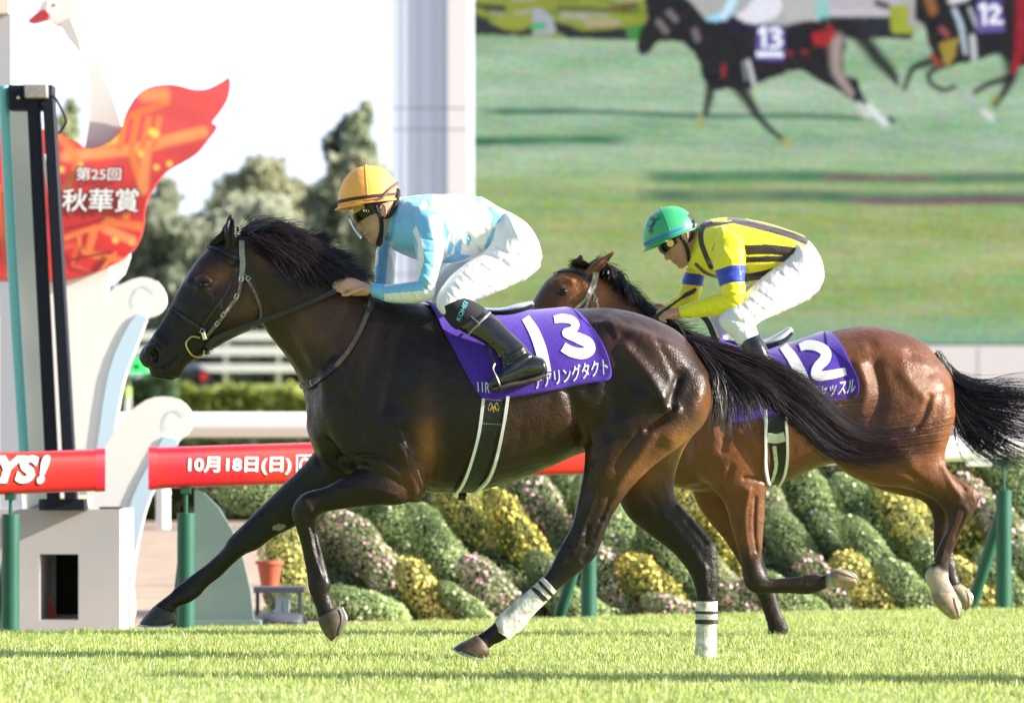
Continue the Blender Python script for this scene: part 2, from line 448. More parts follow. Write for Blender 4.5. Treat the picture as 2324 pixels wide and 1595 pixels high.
M_cream = mat('cream_elastic', (.55, .57, .42), rough=.6, bump=.2, bscale=200)

# ------------------------------------------------------------------ ground: turf, dirt track, banks
def rail_d(vx): return 25.0 + 3.0 * vx / 2324.0
rA = P(0, 1065, 25.0); rB = P(2324, 1065, 28.0)
def rail_y(x): return rA[1] + (x - rA[0]) * (rB[1] - rA[1]) / (rB[0] - rA[0])
def rail_z(x): return -.083 + (x - rA[0]) / (rB[0] - rA[0]) * .07
def gz(x, y):
    ry = rail_y(x); t = np.clip((y - 22.8) / (ry - 22.8), 0, 1); t = t * t * (3 - 2 * t)
    return rail_z(np.clip(x, -8, 8)) * t
M_soil = mat('turf_soil', (.28, .35, .11), rough=.9, spec=.2, noise=.35, nscale=3, bump=.4, bscale=30)
xs = np.linspace(-14, 14, 113); ys = np.linspace(0, 1, 70)
V = []; 
for t in ys:
    for x in xs:
        y = 3 + t * (rail_y(x) + .32 - 3); V.append((x, y, gz(x, y) + .012 * math.sin(x * 3 + y) * (y > 5)))
nx = len(xs); F = np.array([(j * nx + i, j * nx + i + 1, (j + 1) * nx + i + 1, (j + 1) * nx + i) for j in range(len(ys) - 1) for i in range(nx - 1)])
tag(obj('ground', V, F, M_soil), kind='structure')
# everything beyond: one sheet out to the horizon
M_dirt = mat('dirt_track', (.46, .35, .27), rough=.95, spec=.2, two=(.36, .27, .20), nscale=2.5, bump=.6, bscale=14, bdist=.03)
V = []; ys = [2, 24.5, 27, 30, 34, 40, 50, 62, 75, 88, 89]; xs = [-600, -60, -30, -15, -8, -4, 0, 4, 8, 15, 30, 60, 600]
for y in ys:
    for x in xs: V.append((x, y, -.20 if y < 25.5 else -.14))
nx = len(xs); F = np.array([(j * nx + i, j * nx + i + 1, (j + 1) * nx + i + 1, (j + 1) * nx + i) for j in range(len(ys) - 1) for i in range(nx - 1)])
tag(obj('dirt_track', V, F, M_dirt), kind='structure')
M_field = mat('infield_grass', (.22, .30, .07), rough=.95, spec=.1, two=(.36, .36, .12), nscale=.25, bump=.3, bscale=6)
V = []; prof = [(89, -.14), (92, 0.2), (97, 2.3), (101, 2.6), (140, 2.9), (400, 3), (2500, 3)]
for y, z in prof:
    for x in (-900, -60, -20, 20, 60, 900): V.append((x, y, z))
F = np.array([(j * 6 + i, j * 6 + i + 1, (j + 1) * 6 + i + 1, (j + 1) * 6 + i) for j in range(len(prof) - 1) for i in range(5)])
tag(obj('infield', V, F, M_field), kind='structure')

M_apron = mat('apron_paving', (.22, .21, .20), rough=.9, noise=.2, nscale=2)
V = [(x, y, -.03) for y in (-600, -60, -20, 0, 6) for x in (-600, -40, 0, 40, 600)]
tag(obj('pavement', V, np.array([(j * 5 + i, j * 5 + i + 1, (j + 1) * 5 + i + 1, (j + 1) * 5 + i) for j in range(4) for i in range(4)]), M_apron), kind='structure')
# turf blades
def leafmat(name, transl=.5, rough=.45):
    m = bpy.data.materials.new(name); m.use_nodes = True; N = m.node_tree.nodes; L = m.node_tree.links
    b = N['Principled BSDF']; b.inputs['Roughness'].default_value = rough; b.inputs['Specular IOR Level'].default_value = .35
    a = N.new('ShaderNodeAttribute'); a.attribute_name = 'Col'; t = N.new('ShaderNodeBsdfTranslucent'); mx = N.new('ShaderNodeMixShader')
    mx.inputs[0].default_value = transl; L.new(a.outputs['Color'], b.inputs['Base Color']); L.new(a.outputs['Color'], t.inputs['Color'])
    L.new(b.outputs[0], mx.inputs[1]); L.new(t.outputs[0], mx.inputs[2]); L.new(mx.outputs[0], N['Material Output'].inputs['Surface']); return m
M_blade = leafmat('grass_blade', .4, .35)
def blades(n, x0, x1, y0, y1, h0, h1, w, seed, name, label):
    r = np.random.default_rng(seed); y = y0 + (y1 - y0) * r.random(n) ** .8
    half = y * 2.25 / 20 * 1.06; x = (r.random(n) * 2 - 1) * half
    if callable(y1) or name == 'x': pass
    lim = rail_y(x) + .30; y = np.minimum(y, lim - r.random(n) * .6)
    z = gz(x, y)
    cl = .5 + .5 * vnoise(np.stack([x, y, z], 1), 2.2, seed); cl2 = .5 + .5 * vnoise(np.stack([x, y, z], 1), 14, seed + 1)
    h = (h0 + (h1 - h0) * r.random(n) ** 2) * (.65 + .7 * cl2)
    a = r.random(n) * 2 * np.pi; tilt = r.normal(0, .35, n); ta = r.random(n) * 2 * np.pi
    wd = w * (.6 + .8 * r.random(n)); ex = np.cos(a) * wd; ey = np.sin(a) * wd
    lx = np.sin(tilt) * np.cos(ta) * h; ly = np.sin(tilt) * np.sin(ta) * h
    B = np.stack([x, y, z], 1); E = np.stack([ex, ey, ex * 0], 1); M = B + np.stack([lx * .4, ly * .4, h * .6], 1); T = B + np.stack([lx * 1.3, ly * 1.3, h * np.cos(tilt)], 1)
    V = np.stack([B - E, B + E, M + E * .8, M - E * .8, T + E * .12, T - E * .12], 1).reshape(-1, 3)
    b = 6 * np.arange(n)[:, None]; F = np.concatenate([b + np.array([0, 1, 2, 3]), b + np.array([3, 2, 4, 5])], 1).reshape(-1, 4)
    c = np.array([.43, .52, .14]) * (.7 + .6 * r.random(n))[:, None]
    yel = (r.random(n) < .30 + .3 * cl)[:, None]; c = np.where(yel, np.array([.57, .60, .24]) * (.7 + .5 * r.random(n))[:, None], c)
    dry = (r.random(n) < .06)[:, None]; c = np.where(dry, np.array([.78, .72, .5]), c)
    dk = (r.random(n) < .22)[:, None]; c = np.where(dk, np.array([.22, .32, .10]), c)
    return tag(obj(name, V, F, M_blade, col=np.repeat(c, 6, axis=0), smooth=False), label, 'grass', kind='stuff')
blades(330000, 0, 0, 15.6, 27.6, .012, .036, .0020, 31, 'grass', 'short sunlit yellow green turf the horses run on')

# ------------------------------------------------------------------ running rail with red advertising covers
M_red = mat('rail_cover_print', (.44, .005, .020), rough=.28, spec=.4, coat=.2, two=(.54, .026, .012), nscale=1.6)
M_redend = mat('rail_cover_end', (.62, .01, .03), rough=.3, spec=.5)
M_whitep = mat('white_rail_paint', (.82, .82, .8), rough=.35)
M_green = mat('green_post_paint', (.02, .105, .075), rough=.4, spec=.4, noise=.18, nscale=3)
M_txt = mat('white_lettering', (.85, .85, .84), rough=.5)
M_txtd = mat('dark_letter_outline', (.05, .02, .03), rough=.5)
def railz(vx): return .08 * vx / 1000 + .668 - RB
RB, RT = .69, .912
def covered(vx0, vx1, zb, zt, endcap):
    """square-cornered padded cover around the rail between two photo columns"""
    g = Geo(); prof = []
    h = (zt - zb) / 2; n = 20
    for i in range(n):
        t = 2 * math.pi * i / n; ca, sa = math.cos(t), math.sin(t)
        prof.append((math.copysign(abs(ca) ** .55, ca) * .096, math.copysign(abs(sa) ** .6, sa) * h))
    k = 24; V = []
    for i in range(k + 1):
        vx = vx0 + (vx1 - vx0) * i / k; dd = rail_d(vx); c = P(vx, 1065, dd); zc = (zt + zb) / 2
        for a, b in prof: V.append((c[0] - a * .107, dd + a, zc + b + railz(vx)))
    F = ring_faces(k + 1, n); F.append(tuple(range(n))[::-1]); F.append(tuple(k * n + i for i in range(n)))
    return V, F
def rail_front(vx, vy):
    d = rail_d(vx) - .100; return P(vx, vy, d)
rail = thing('running_rail', 'white running rail on green posts with red printed covers beside the turf', 'rail', P(1162, 1065, 26.5) - np.array([0, 0, .8]))
t0 = P(340, 1065, rail_d(0)) 
g = Geo(); g.add(*tube([P(v, 1065, rail_d(v)) + np.array([0, 0, -.8 + RB + .08 + railz(v)]) for v in range(1300, 2501, 60)], .077, n=18))
obj('rail_tube', *g.get(), M_whitep, rail)
c1 = obj('rail_cover', *covered(-60, 236, RB, RT, 1), M_red, rail, label='red cover with the end of a slanted white word'); 
c2 = obj('rail_cover', *covered(340, 1336, RB, RT, 1), M_red, rail, label='red cover with a white date')
for c, a, b in ((c1, 216, 238), (c2, 337, 356), (c2, 1322, 1338)):
    v, f = covered(a, b, RB - .004, RT + .004, 1); obj('end_band', v, f, M_redend, c)
def rtext(s, q, par, it=0, bold=.012):
    fn = lambda x, y, e=0: rail_front(x, y) - np.array([0, e, 0])
    v, f = textquad(s, q, lambda x, y: rail_front(x, y) + np.array([0, -.004, 0]), bold=bold); obj('lettering', v, f, M_txt, par, smooth=False)
    v, f = textquad(s, [(q[0][0] - 2, q[0][1] - 2), (q[1][0] + 3, q[1][1] - 2), (q[2][0] + 3, q[2][1] + 3), (q[3][0] - 2, q[3][1] + 3)], lambda x, y: rail_front(x, y) + np.array([0, -.001, 0]), bold=bold + .014); obj('lettering_outline', v, f, M_txtd, par, smooth=False)
rtext('10月18日(日)', [(428, 1036), (662, 1036), (660, 1076), (427, 1077)], c2, bold=.022)
rtext('G', [(680, 1038), (700, 1038), (698, 1074), (679, 1074)], c2)
g = Geo()
for a, b in (((674, 1033), (720, 1033)), ((720, 1033), (720, 1078)), ((720, 1078), (674, 1078)), ((674, 1078), (674, 1033))):
    g.add(*ribbon([a, b], 3, lambda x, y: rail_front(x, y) + np.array([0, -.004, 0]), sub=1, across=1))
obj('lettering_frame', *g.get(), M_txt, c2, smooth=False)
rtext('YS', [(-8, 1033), (92, 1033), (74, 1096), (-28, 1096)], c1, bold=.05)
rtext('!', [(98, 1032), (118, 1032), (98, 1097), (82, 1097)], c1, bold=.05)
def post(vx, ytop, ybot, leanx, w=20):
    d = rail_d(vx); x, _, z0 = P(vx, ybot, d); z1 = P(vx, ytop, d)[2]; r = w * S(d); z0 = float(gz(x, d)) - .06
    g = Geo(); g.add(*tube([(x, d, z0), (x, d, z1 - .01), (x, d, z1), (x, d, z1)], [r, r, r, r * .6], n=20)); o = obj('post', *g.get(), M_green, rail); bevel(o, .004)
    obj('pin', *tube([(x, d, z1 - .02), (x, d, RB + .1 + railz(vx))], .010, n=8), M_green, o)
    g = Geo(); g.add(*tube([(x + leanx * S(d), d + .32, z0), (x - leanx * .1 * S(d), d + .08, z1 - .05)], r * .78, n=16)); obj('brace', *g.get(), M_green, rail)
    obj('bracket', *box((x, d, RB + railz(vx) + .02), (.05, .10, .10)), M_green, rail)
post(24, 1166, 1450, -52); post(422, 1164, 1443, -34); post(1336, 1140, 1407, -75, 18); post(2278, 1112, 1380, -68, 18)
v, f = boxV(2196, 1046, 2252, 1058, rail_d(2220) - .05, .12); obj('rail_clamp', v, f, M_whitep, rail)

# second white rail beyond the dirt strip, far double fence
g = Geo(); zc = .8 + (1065 - 963) * S(38)
g.add(*tube([(-14, 38, zc), (.9, 38.2, zc)], .10, n=20)); far_rail = thing('running_rail', 'thick plain white rail behind the red covered rail', 'rail', (0, 38, -.14))
obj('rail_tube', *g.get(), M_whitep, far_rail)
for x in (-13, -10.5, -8, -5.1, .5):
    obj('post', *tube([(x, 38.1, -.2), (x, 38.1, zc - .05)], .09, n=16), M_whitep, far_rail)
M_pale = mat('pale_fence', (.78, .78, .76), rough=.5)
ff = thing('fence', 'pale three rail fence blurred in the distance under the dark horse neck', 'fence', (-5, 99, 2.5))
s99 = S(99)
for yy, hh in ((762, 20), (796, 20), (835, 18)):
    obj('fence_rail', *boxV(300, yy - hh / 2, 900, yy + hh / 2, 99, .15), M_pale, ff)
for x in (400, 512, 632, 760, 880):
    obj('post', *boxV(x - 5, 756, x + 5, 872, 99.2, .12), M_pale, ff)

# ------------------------------------------------------------------ foliage helpers
M_leaf = leafmat('leaf', .45, .5)
M_treeleaf = leafmat('tree_leaf', .6, .6)
M_bark = mat('bark', (.12, .09, .07), rough=.9, bump=.5, bscale=20)
def leaves(pts, size, cols, seed=1, out=None):
    """one four-cornered leaf at every point, random turn"""
    r = np.random.default_rng(seed); n = len(pts)
    a = r.normal(size=(n, 3)); a /= np.linalg.norm(a, axis=1)[:, None]
    if out is not None: a = a * .8 + out; a /= np.linalg.norm(a, axis=1)[:, None]
    b = np.cross(a, r.normal(size=(n, 3))); b /= np.linalg.norm(b, axis=1)[:, None]; c = np.cross(a, b)
    s = (size * (.5 + .6 * r.random(n)))[:, None]
    V = np.stack([pts - b * s, pts + c * s * .45, pts + b * s, pts - c * s * .45], 1).reshape(-1, 3)
    F = 4 * np.arange(n)[:, None] + np.arange(4); return V, F, np.repeat(cols, 4, axis=0)
def crown_pts(r, n, blobs):
    w = np.array([b[3] * b[4] * b[5] for b in blobs]) ** .67; k = r.choice(len(blobs), n, p=w / w.sum()); B = np.array(blobs)[k]
    u = r.normal(size=(n, 3)); u /= np.linalg.norm(u, axis=1)[:, None]; rad = (r.random(n) ** .35)[:, None]
    return B[:, :3] + u * rad * B[:, 3:6] * (1 + .25 * vnoise(u * 3 + B[:, :3], 1.4, 3)[:, None]), u
def tree(label, vx, base, top, w, d, seed, dark, light, n=9000, leaf=.14, group=None, conif=False, gaps=1.0):
    r = np.random.default_rng(seed); b = P(vx, base, d); t = P(vx, top, d); H = t[2] - b[2]; W = w * S(d) / 2
    root = thing('tree', label, 'tree', b, group); blobs = []
    m = 34
    for i in range(m):
        f = (i + .5) / m; h = .22 + .74 * f
        ww = W * (1.0 - .75 * f if conif else math.sin(math.pi * min(1, .25 + .68 * f)) ** .6)
        x = b[0] + r.uniform(-.75, .75) * ww; y = d + r.uniform(-.7, .7) * ww; q = ww * r.uniform(.30, .62)
        blobs.append((x, y, b[2] + H * h, q, q, q * r.uniform(.6, .9) + H * .03))
    p, u = crown_pts(r, int(n * 1.8), blobs); nz = .5 + .5 * vnoise(p, 1.1 / max(W, .5) * 2, seed)
    keep = vnoise(p, 2.2 / max(W, .4), seed + 5) > -.85 * gaps; p, u, nz = p[keep], u[keep], nz[keep]
    c = (np.array(dark) * (1 - nz[:, None]) + np.array(light) * nz[:, None]) * 1.0 + .09; c = c * .75 + c.mean(1)[:, None] * .25; c = c * (.7 + .6 * r.random(len(p)))[:, None]  # leaf tones lifted and greyed to imitate distant haze
    p = p[:]; V, F, C = leaves(p, leaf, c, seed); obj('crown', V, F, M_treeleaf, root, col=C, smooth=False)
    g = Geo(); g.add(*tube([b + [0, 0, -.3], b + [W * .05, 0, H * .4], b + [0, 0, H * .85]], [W * .10, W * .07, W * .02], n=8, sub=3))
    for i in range(0, m, 3):
        q = blobs[i]; g.add(*tube([(b[0], d, b[2] + H * .2 + H * .3 * i / m), q[:3]], [W * .05, W * .015], n=6))
    obj('trunk', *g.get(), M_bark, root); return root
def hedge(name, label, x0, x1, ytop, ybot, d, seed, dark, light, n=9000, leaf=.08, thick=1.0, wob=6):
    r = np.random.default_rng(seed); vx = r.uniform(x0, x1, n); tv = ytop + wob * (np.sin(vx * .05 + seed) + np.sin(vx * .131))
    vy = tv + (ybot - tv) * r.random(n) ** 1.6; p = np.array([P(a, b, d) for a, b in zip(vx, vy)]); p[:, 1] += r.random(n) * thick
    nz = .5 + .5 * vnoise(p, 1.2, seed); c = np.array(dark) * (1 - nz[:, None]) + np.array(light) * nz[:, None]; c = c * (.7 + .6 * r.random(n))[:, None]
    root = thing(name, label, 'hedge', P((x0 + x1) / 2, ybot, d)); V, F, C = leaves(p, leaf, c, seed)
    obj('foliage', V, F, M_leaf, root, col=C, smooth=False)
    a = P(x0 + 5, ytop + 14, d + thick * .45); b = P(x1 - 5, ybot, d + thick * .55)
    obj('branches', *box(((a[0] + b[0]) / 2, d + thick * .6, (a[2] + b[2]) / 2), (b[0] - a[0], thick * .3, a[2] - b[2])), mat('hedge_core', (.03, .045, .02), rough=.95), root)
    return root
olive_d, olive_l = (.26, .28, .14), (.52, .52, .27)
G_TR = 'trees beyond the infield'
tree('tall narrow pale green tree standing highest, left of the screen tower', 815, 960, 222, 175, 112, 1, (.24, .32, .18), (.50, .55, .30), n=9000, leaf=.22, conif=True, group=G_TR)
tree('dark rounded tree top at the left flank of the tall pale tree', 775, 960, 255, 120, 114, 2, (.13, .19, .16), (.26, .32, .24), n=7000, leaf=.2, group=G_TR)
tree('broad olive tree directly behind the orange helmet', 800, 960, 350, 290, 108, 3, olive_d, olive_l, n=13000, leaf=.2, group=G_TR)
tree('broad olive tree between the red sign and the orange helmet', 590, 960, 365, 280, 110, 4, olive_d, (.46, .47, .24), n=12000, leaf=.2, group=G_TR, gaps=1.1)
tree('loose grey green tree with sky gaps behind the dark horse ear', 475, 960, 480, 260, 106, 5, (.22, .26, .16), (.42, .45, .28), n=8000, leaf=.18, group=G_TR, gaps=.75)
tree('low loose tree just right of the white curls', 345, 940, 400, 230, 104, 6, (.20, .25, .16), (.42, .45, .28), n=6000, leaf=.18, group=G_TR, gaps=.7)
tree('olive tree right behind the jockey in blue beside the tower', 880, 960, 480, 240, 104, 7, olive_d, olive_l, n=11000, leaf=.2, group=G_TR)
tree('small pale tree top between the black poles and the swan neck', 160, 900, 215, 110, 100, 8, (.26, .33, .14), (.52, .58, .28), n=6000, leaf=.2, conif=True, group=G_TR)
tree('low dark tree filling the gap under the olive trees', 690, 960, 560, 330, 103, 9, (.20, .24, .13), (.40, .43, .22), n=10000, leaf=.2, group=G_TR, gaps=1.2)
tree('wide low grey green tree filling in behind the mane', 560, 960, 470, 420, 105, 10, (.26, .30, .20), (.42, .45, .28), n=11000, leaf=.2, group=G_TR)
hedge('hedge', 'bright yellow green clipped hedge under the dark horse throat', 386, 1020, 884, 1010, 93, 41, (.22, .28, .06), (.46, .50, .14), n=14000, leaf=.14, thick=1.4)
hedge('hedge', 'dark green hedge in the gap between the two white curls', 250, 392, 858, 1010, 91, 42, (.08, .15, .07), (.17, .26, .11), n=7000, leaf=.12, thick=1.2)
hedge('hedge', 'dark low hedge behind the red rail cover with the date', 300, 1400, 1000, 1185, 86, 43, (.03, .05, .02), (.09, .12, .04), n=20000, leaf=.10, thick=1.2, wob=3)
# ------------------------------------------------------------------ big screen on its tower
DS = 75.0
def painter():
    """the moving picture on the LED wall, painted as coloured diodes"""
    x0, x1, y0, y1 = 1075, 2470, -60, 780; W, Hh = 620, 372
    u = np.linspace(x0, x1, W, endpoint=False); w = np.linspace(y0, y1, Hh, endpoint=False)
    X, Y = np.meshgrid(u, w); Q = np.stack([X.ravel(), Y.ravel()], 1); r = np.random.default_rng(5)
    K = np.stack([Q[:, 0] * .004, Q[:, 1] * .05, Q[:, 0] * 0], 1); n1 = vnoise(K, 1.3, 2)[:, None]; n2 = vnoise(np.stack([Q[:, 0] * .02, Q[:, 1] * .06, Q[:, 0] * 0], 1), 2.0, 3)[:, None]
    t = np.clip((Q[:, 1] - 330) / 120, 0, 1)[:, None]
    far = np.array([.29, .42, .28]) + n1 * np.array([.05, .05, .05]) + n2 * .05
    near = np.array([.29, .37, .15]) + n1 * .03 + n2 * np.array([.07, .02, .03])
    c = far * (1 - t) + near * t
    e = np.clip((Q[:, 1] - 690) / 90, 0, 1)[:, None]; c = c * (1 - e) + np.array([.20, .36, .24]) * e
    c = c + r.normal(0, .05, c.shape) + np.repeat(r.normal(0, .035, (Hh * W // 4, 3)), 4, axis=0) + np.repeat(r.normal(0, .02, (Hh, 1, 3)), W, 1).reshape(-1, 3)
    def line(y, xa, xb, th, col, k=.85, slope=0.0):
        nonlocal c
        yy = y + slope * (Q[:, 0] - xa) + 2 * np.sin(Q[:, 0] * .013); m = np.clip(1.4 - np.abs(Q[:, 1] - yy) / th, 0, 1) * np.clip((Q[:, 0] - xa) / 60, 0, 1) * np.clip((xb - Q[:, 0]) / 60, 0, 1) * k * (.82 + .18 * vnoise(np.stack([Q[:, 0] * .01, Q[:, 1] * .02, Q[:, 0] * 0], 1), 1.2, 21))
        c = mix(c, col, m)
    line(250, 1080, 2000, 6, (.02, .10, .06), 1, .02); line(318, 1000, 1440, 9, (.005, .12, .04), 1); line(322, 1440, 1640, 4, (.05, .3, .06), .8)
    line(398, 1440, 2700, 14, (.02, .15, .08), .95, .008); line(441, 1430, 2700, 15, (.05, .12, .09), .95, .012)
    line(402, 1840, 2150, 6, (.26, .04, .12), .8); line(400, 2150, 2600, 5, (.2, .05, .16), .5); line(455, 1900, 2500, 6, (.22, .04, .15), .8)
    def poly(p, col, soft=1.0):
        nonlocal c
        m = inside(Q + r.normal(0, 1.2, Q.shape), p).astype(float) * soft; c = mix(c, col, m)
    def streak(pl, wd, col, k=.95):
        nonlocal c
        q = crom(pl, 30) if len(pl) > 2 else np.array(pl, float); wv = np.interp(np.arange(len(q)), np.linspace(0, len(q) - 1, len(np.atleast_1d(wd))), np.atleast_1d(wd)) if np.ndim(wd) else np.full(len(q), wd)
        best = np.full(len(Q), -9.0)
        for p_, w_ in zip(q if len(q) > 2 else crom(pl, 12), np.resize(wv, 12) if len(q) <= 2 else wv): best = np.maximum(best, 1.4 - np.linalg.norm(Q - p_, axis=1) / w_)
        c = mix(c, col, np.clip(best, 0, 1) * k)
    poly([(1075, -60), (1480, -60), (1480, 90), (1075, 80)], (.22, .26, .04))
    for i in range(70):
        a = r.uniform(1075, 1470); b = r.uniform(-50, 60); k = r.integers(4); col = [(.26, .30, .05), (.03, .06, .03), (.34, .33, .33), (.12, .20, .03)][k]; rr = r.uniform(10, 30)
        streak([(a - rr, b), (a + rr, b + r.uniform(-4, 4))], rr * .3, col, .8)
    dk_ = (.02, .025, .035)
    poly([(1075, 30), (1100, 44), (1140, 66), (1170, 72), (1204, 60), (1206, 80), (1075, 78)], dk_); poly([(1255, 48), (1284, 55), (1320, 70), (1380, 66), (1420, 62), (1424, 90), (1290, 86), (1262, 72)], dk_)
    poly([(1204, 18), (1235, 20), (1252, 40), (1262, 78), (1212, 80)], (.33, .34, .38)); streak([(1212, 60), (1232, 58)], 8, (.02, .35, .12)); streak([(1330, 52), (1400, 52)], 7, (.45, .32, .34), .7)
    poly([(1424, 60), (1480, 50), (1480, 92), (1424, 90)], (.05, .22, .05)); streak([(1076, 12), (1140, 16)], 6, dk_); streak([(1270, 18), (1380, 22)], 6, dk_, .8); streak([(1390, 20), (1440, 12)], 6, (.12, .05, .03))
    poly([(1480, -60), (2070, -60), (2070, 84), (1480, 84)], (.36, .37, .36))
    poly([(1780, -60), (1900, -60), (1900, 50), (1780, 50)], (.42, .42, .42)); poly([(1850, 0), (1892, 0), (1890, 46), (1850, 46)], (.25, .5, .48)); poly([(1880, -10), (2040, -10), (2040, 14), (1880, 14)], (.42, .40, .44)); poly([(1880, 18), (2040, 16), (2040, 34), (1880, 36)], (.48, .44, .50))
    poly([(1880, 38), (2020, 38), (2070, 60), (2070, 88), (1890, 84)], dk_); poly([(2016, 12), (2074, 10), (2074, 76), (2022, 76)], (.30, .34, .04)); streak([(1990, 6), (2012, 14)], 8, dk_)
    poly([(2060, -60), (2470, -60), (2470, 60), (2060, 60)], (.34, .34, .33))
    bk = (.012, .012, .018)
    poly([(1463, -60), (1462, 0), (1470, 42), (1452, 70), (1446, 89), (1444, 111), (1452, 122), (1461, 124), (1474, 118), (1484, 104), (1490, 95), (1520, 92), (1552, 97), (1566, 110), (1578, 125), (1588, 146), (1592, 174), (1602, 188), (1614, 204), (1632, 203), (1650, 200), (1672, 206), (1703, 200), (1722, 187), (1755, 175), (1797, 158), (1825, 160), (1858, 184), (1896, 202), (1924, 221), (1948, 236), (1970, 238), (1956, 212), (1944, 178), (1915, 170), (1912, 130), (1920, 99), (1905, 62), (1868, 47), (1826, 47), (1783, 57), (1717, 55), (1700, 48), (1668, 36), (1640, 40), (1600, 44), (1572, 10), (1540, -20), (1520, -60)], bk)
    streak([(1612, 190), (1608, 222), (1598, 262)], [12, 11, 6], bk); streak([(1680, 200), (1700, 232), (1722, 266), (1750, 295), (1778, 318)], [20, 13, 9, 7, 6], bk)
    streak([(1870, 48), (1925, 66), (1960, 92), (1990, 130), (2018, 160), (2036, 190)], [10, 18, 20, 18, 15, 5], bk)
    streak([(1898, 90), (1896, 130), (1900, 165), (1930, 212)], [17, 15, 13, 9], (.34, .27, .26)); poly([(1840, 76), (1862, 68), (1884, 72), (1888, 92), (1872, 106), (1846, 102)], (.33, .02, .025)); streak([(1880, 60), (1892, 80)], 6, (.35, .03, .03))
    streak([(1950, 238), (1968, 262)], 9, (.55, .55, .52)); streak([(1972, 240), (1992, 264), (2008, 278)], [8, 9, 9], (.66, .70, .72)); streak([(2018, 268), (2026, 274)], 7, bk, .8); streak([(1778, 322), (1790, 326)], 8, (.34, .36, .10)); streak([(1590, 266), (1588, 286)], 8, (.30, .34, .10))
    for q_ in (((1642, 148), (1640, 170)), ((1790, 118), (1794, 122)), ((1822, 116), (1828, 120))): streak(list(q_), 5, (.30, .02, .03))
    for q_ in (((1494, 50), (1510, 70)), ((1576, 70), (1582, 88)), ((1518, 28), (1532, 44))): streak(list(q_), 8, (.22, .19, .21), .8)
    streak([(1660, 60), (1700, 60)], 10, (.015, .02, .05))
    poly([(1600, 44), (1604, 36), (1640, 26), (1652, -10), (1676, -10), (1668, 20), (1650, 44), (1622, 50)], (.30, .60, .78)); poly([(1668, 38), (1689, 22), (1717, -10), (1770, -10), (1776, 18), (1756, 43), (1710, 54), (1690, 50)], (.66, .66, .74)); streak([(1640, 36), (1662, 0)], 7, (.6, .72, .82))
    poly([(1719, 57), (1778, 60), (1780, 137), (1712, 135)], (.12, .10, .34)); streak([(1697, 138), (1710, 190)], 5, (.6, .62, .62)); streak([(1686, 140), (1692, 180)], 4, (.22, .24, .26)); streak([(1705, 60), (1712, 80), (1700, 100)], 5, (.03, .03, .05))
    # second runner at the right
    poly([(2077, -60), (2077, 0), (2074, 41), (2098, 58), (2105, 96), (2115, 117), (2124, 146), (2150, 154), (2170, 146), (2211, 137), (2266, 120), (2300, 150), (2330, 150), (2420, 110), (2420, -60)], bk)
    streak([(2128, 134), (2090, 146), (2070, 156), (2058, 182), (2050, 204)], [13, 10, 8, 6, 5], bk); streak([(2140, 146), (2108, 166), (2112, 188), (2140, 204), (2166, 196)], [9, 7, 6, 6, 5], bk); streak([(2292, 120), (2296, 168), (2278, 208), (2258, 238)], [24, 14, 9, 6], bk); streak([(2288, 176), (2244, 190), (2212, 208)], [9, 7, 6], bk)
    poly([(2130, 98), (2176, 84), (2168, 124), (2150, 156), (2140, 140)], (.30, .22, .04)); streak([(2115, 126), (2130, 146)], 6, (.32, .05, .03)); streak([(2106, -10), (2116, 24)], 12, (.28, .12, .04)); streak([(2136, 66), (2148, 78)], 8, (.28, .08, .08)); streak([(2320, 0), (2316, 60), (2312, 120), (2300, 160)], [16, 14, 12, 8], (.30, .015, .03)); streak([(2370, 0), (2360, 100)], 30, (.28, .02, .03))
    streak([(2165, 22), (2180, 60), (2190, 120)], [6, 7, 5], (.45, .55, .65)); streak([(2206, 84), (2210, 130)], 7, (.55, .60, .62)); streak([(2200, 20), (2216, 60)], 5, (.4, .45, .5)); streak([(2160, 0), (2190, -8)], 10, (.7, .7, .74)); streak([(2232, 252), (2250, 268)], 8, (.62, .62, .62)); streak([(2196, 216), (2204, 230)], 7, (.4, .4, .48)); streak([(2046, 216), (2066, 238)], 12, (.36, .42, .32), .7)
    poly([(2216, 0), (2272, 0), (2280, 70), (2216, 74)], (.13, .10, .32)); streak([(2250, 232), (2262, 220)], 7, (.22, .26, .05))
    # camera grain over the dark animals, soft lens of the broadcast picture
    I = c.reshape(Hh, W, 3)
    for _ in range(2): I[1:-1, 1:-1] = (I[1:-1, 1:-1] * 2 + I[:-2, 1:-1] + I[2:, 1:-1] + I[1:-1, :-2] + I[1:-1, 2:]) / 6
    c = I.reshape(-1, 3) + r.normal(0, .022, (Hh * W, 3))
    # numbers
    wt = (.85, .9, .95)
    def num(pl, wd):
        nonlocal c
        c = mix(c, wt, np.clip(1.5 - dist_poly(Q, np.array(pl, float)) / wd, 0, 1))
    num([(1724, 72), (1733, 64), (1733, 106)], 4.6); num([(1748, 68), (1762, 65), (1770, 74), (1756, 84), (1772, 94), (1766, 105), (1748, 106)], 4.2)
    num([(2224, 16), (2232, 10), (2234, 52)], 4.4); num([(2244, 20), (2256, 12), (2267, 22), (2248, 50), (2272, 50)], 4.2)
    for i in range(10): num([(1718 + i * 6, 118 + (i % 2) * 3), (1720 + i * 6, 126)], 3)
    c = np.clip(c * (1 + r.normal(0, .10, (len(c), 1))), .004, 1)
    a = P(x0, y0, DS); b = P(x1, y1, DS); gx = np.linspace(a[0], b[0], W + 1); gz_ = np.linspace(a[2], b[2], Hh + 1)
    GX, GZ = np.meshgrid(gx, gz_); V = np.stack([GX.ravel(), np.full(GX.size, DS), GZ.ravel()], 1)
    i = (np.arange(Hh)[:, None] * (W + 1) + np.arange(W)).ravel()[:, None]; F = np.concatenate([i, i + W + 1, i + W + 2, i + 1], 1)
    return V, F, c
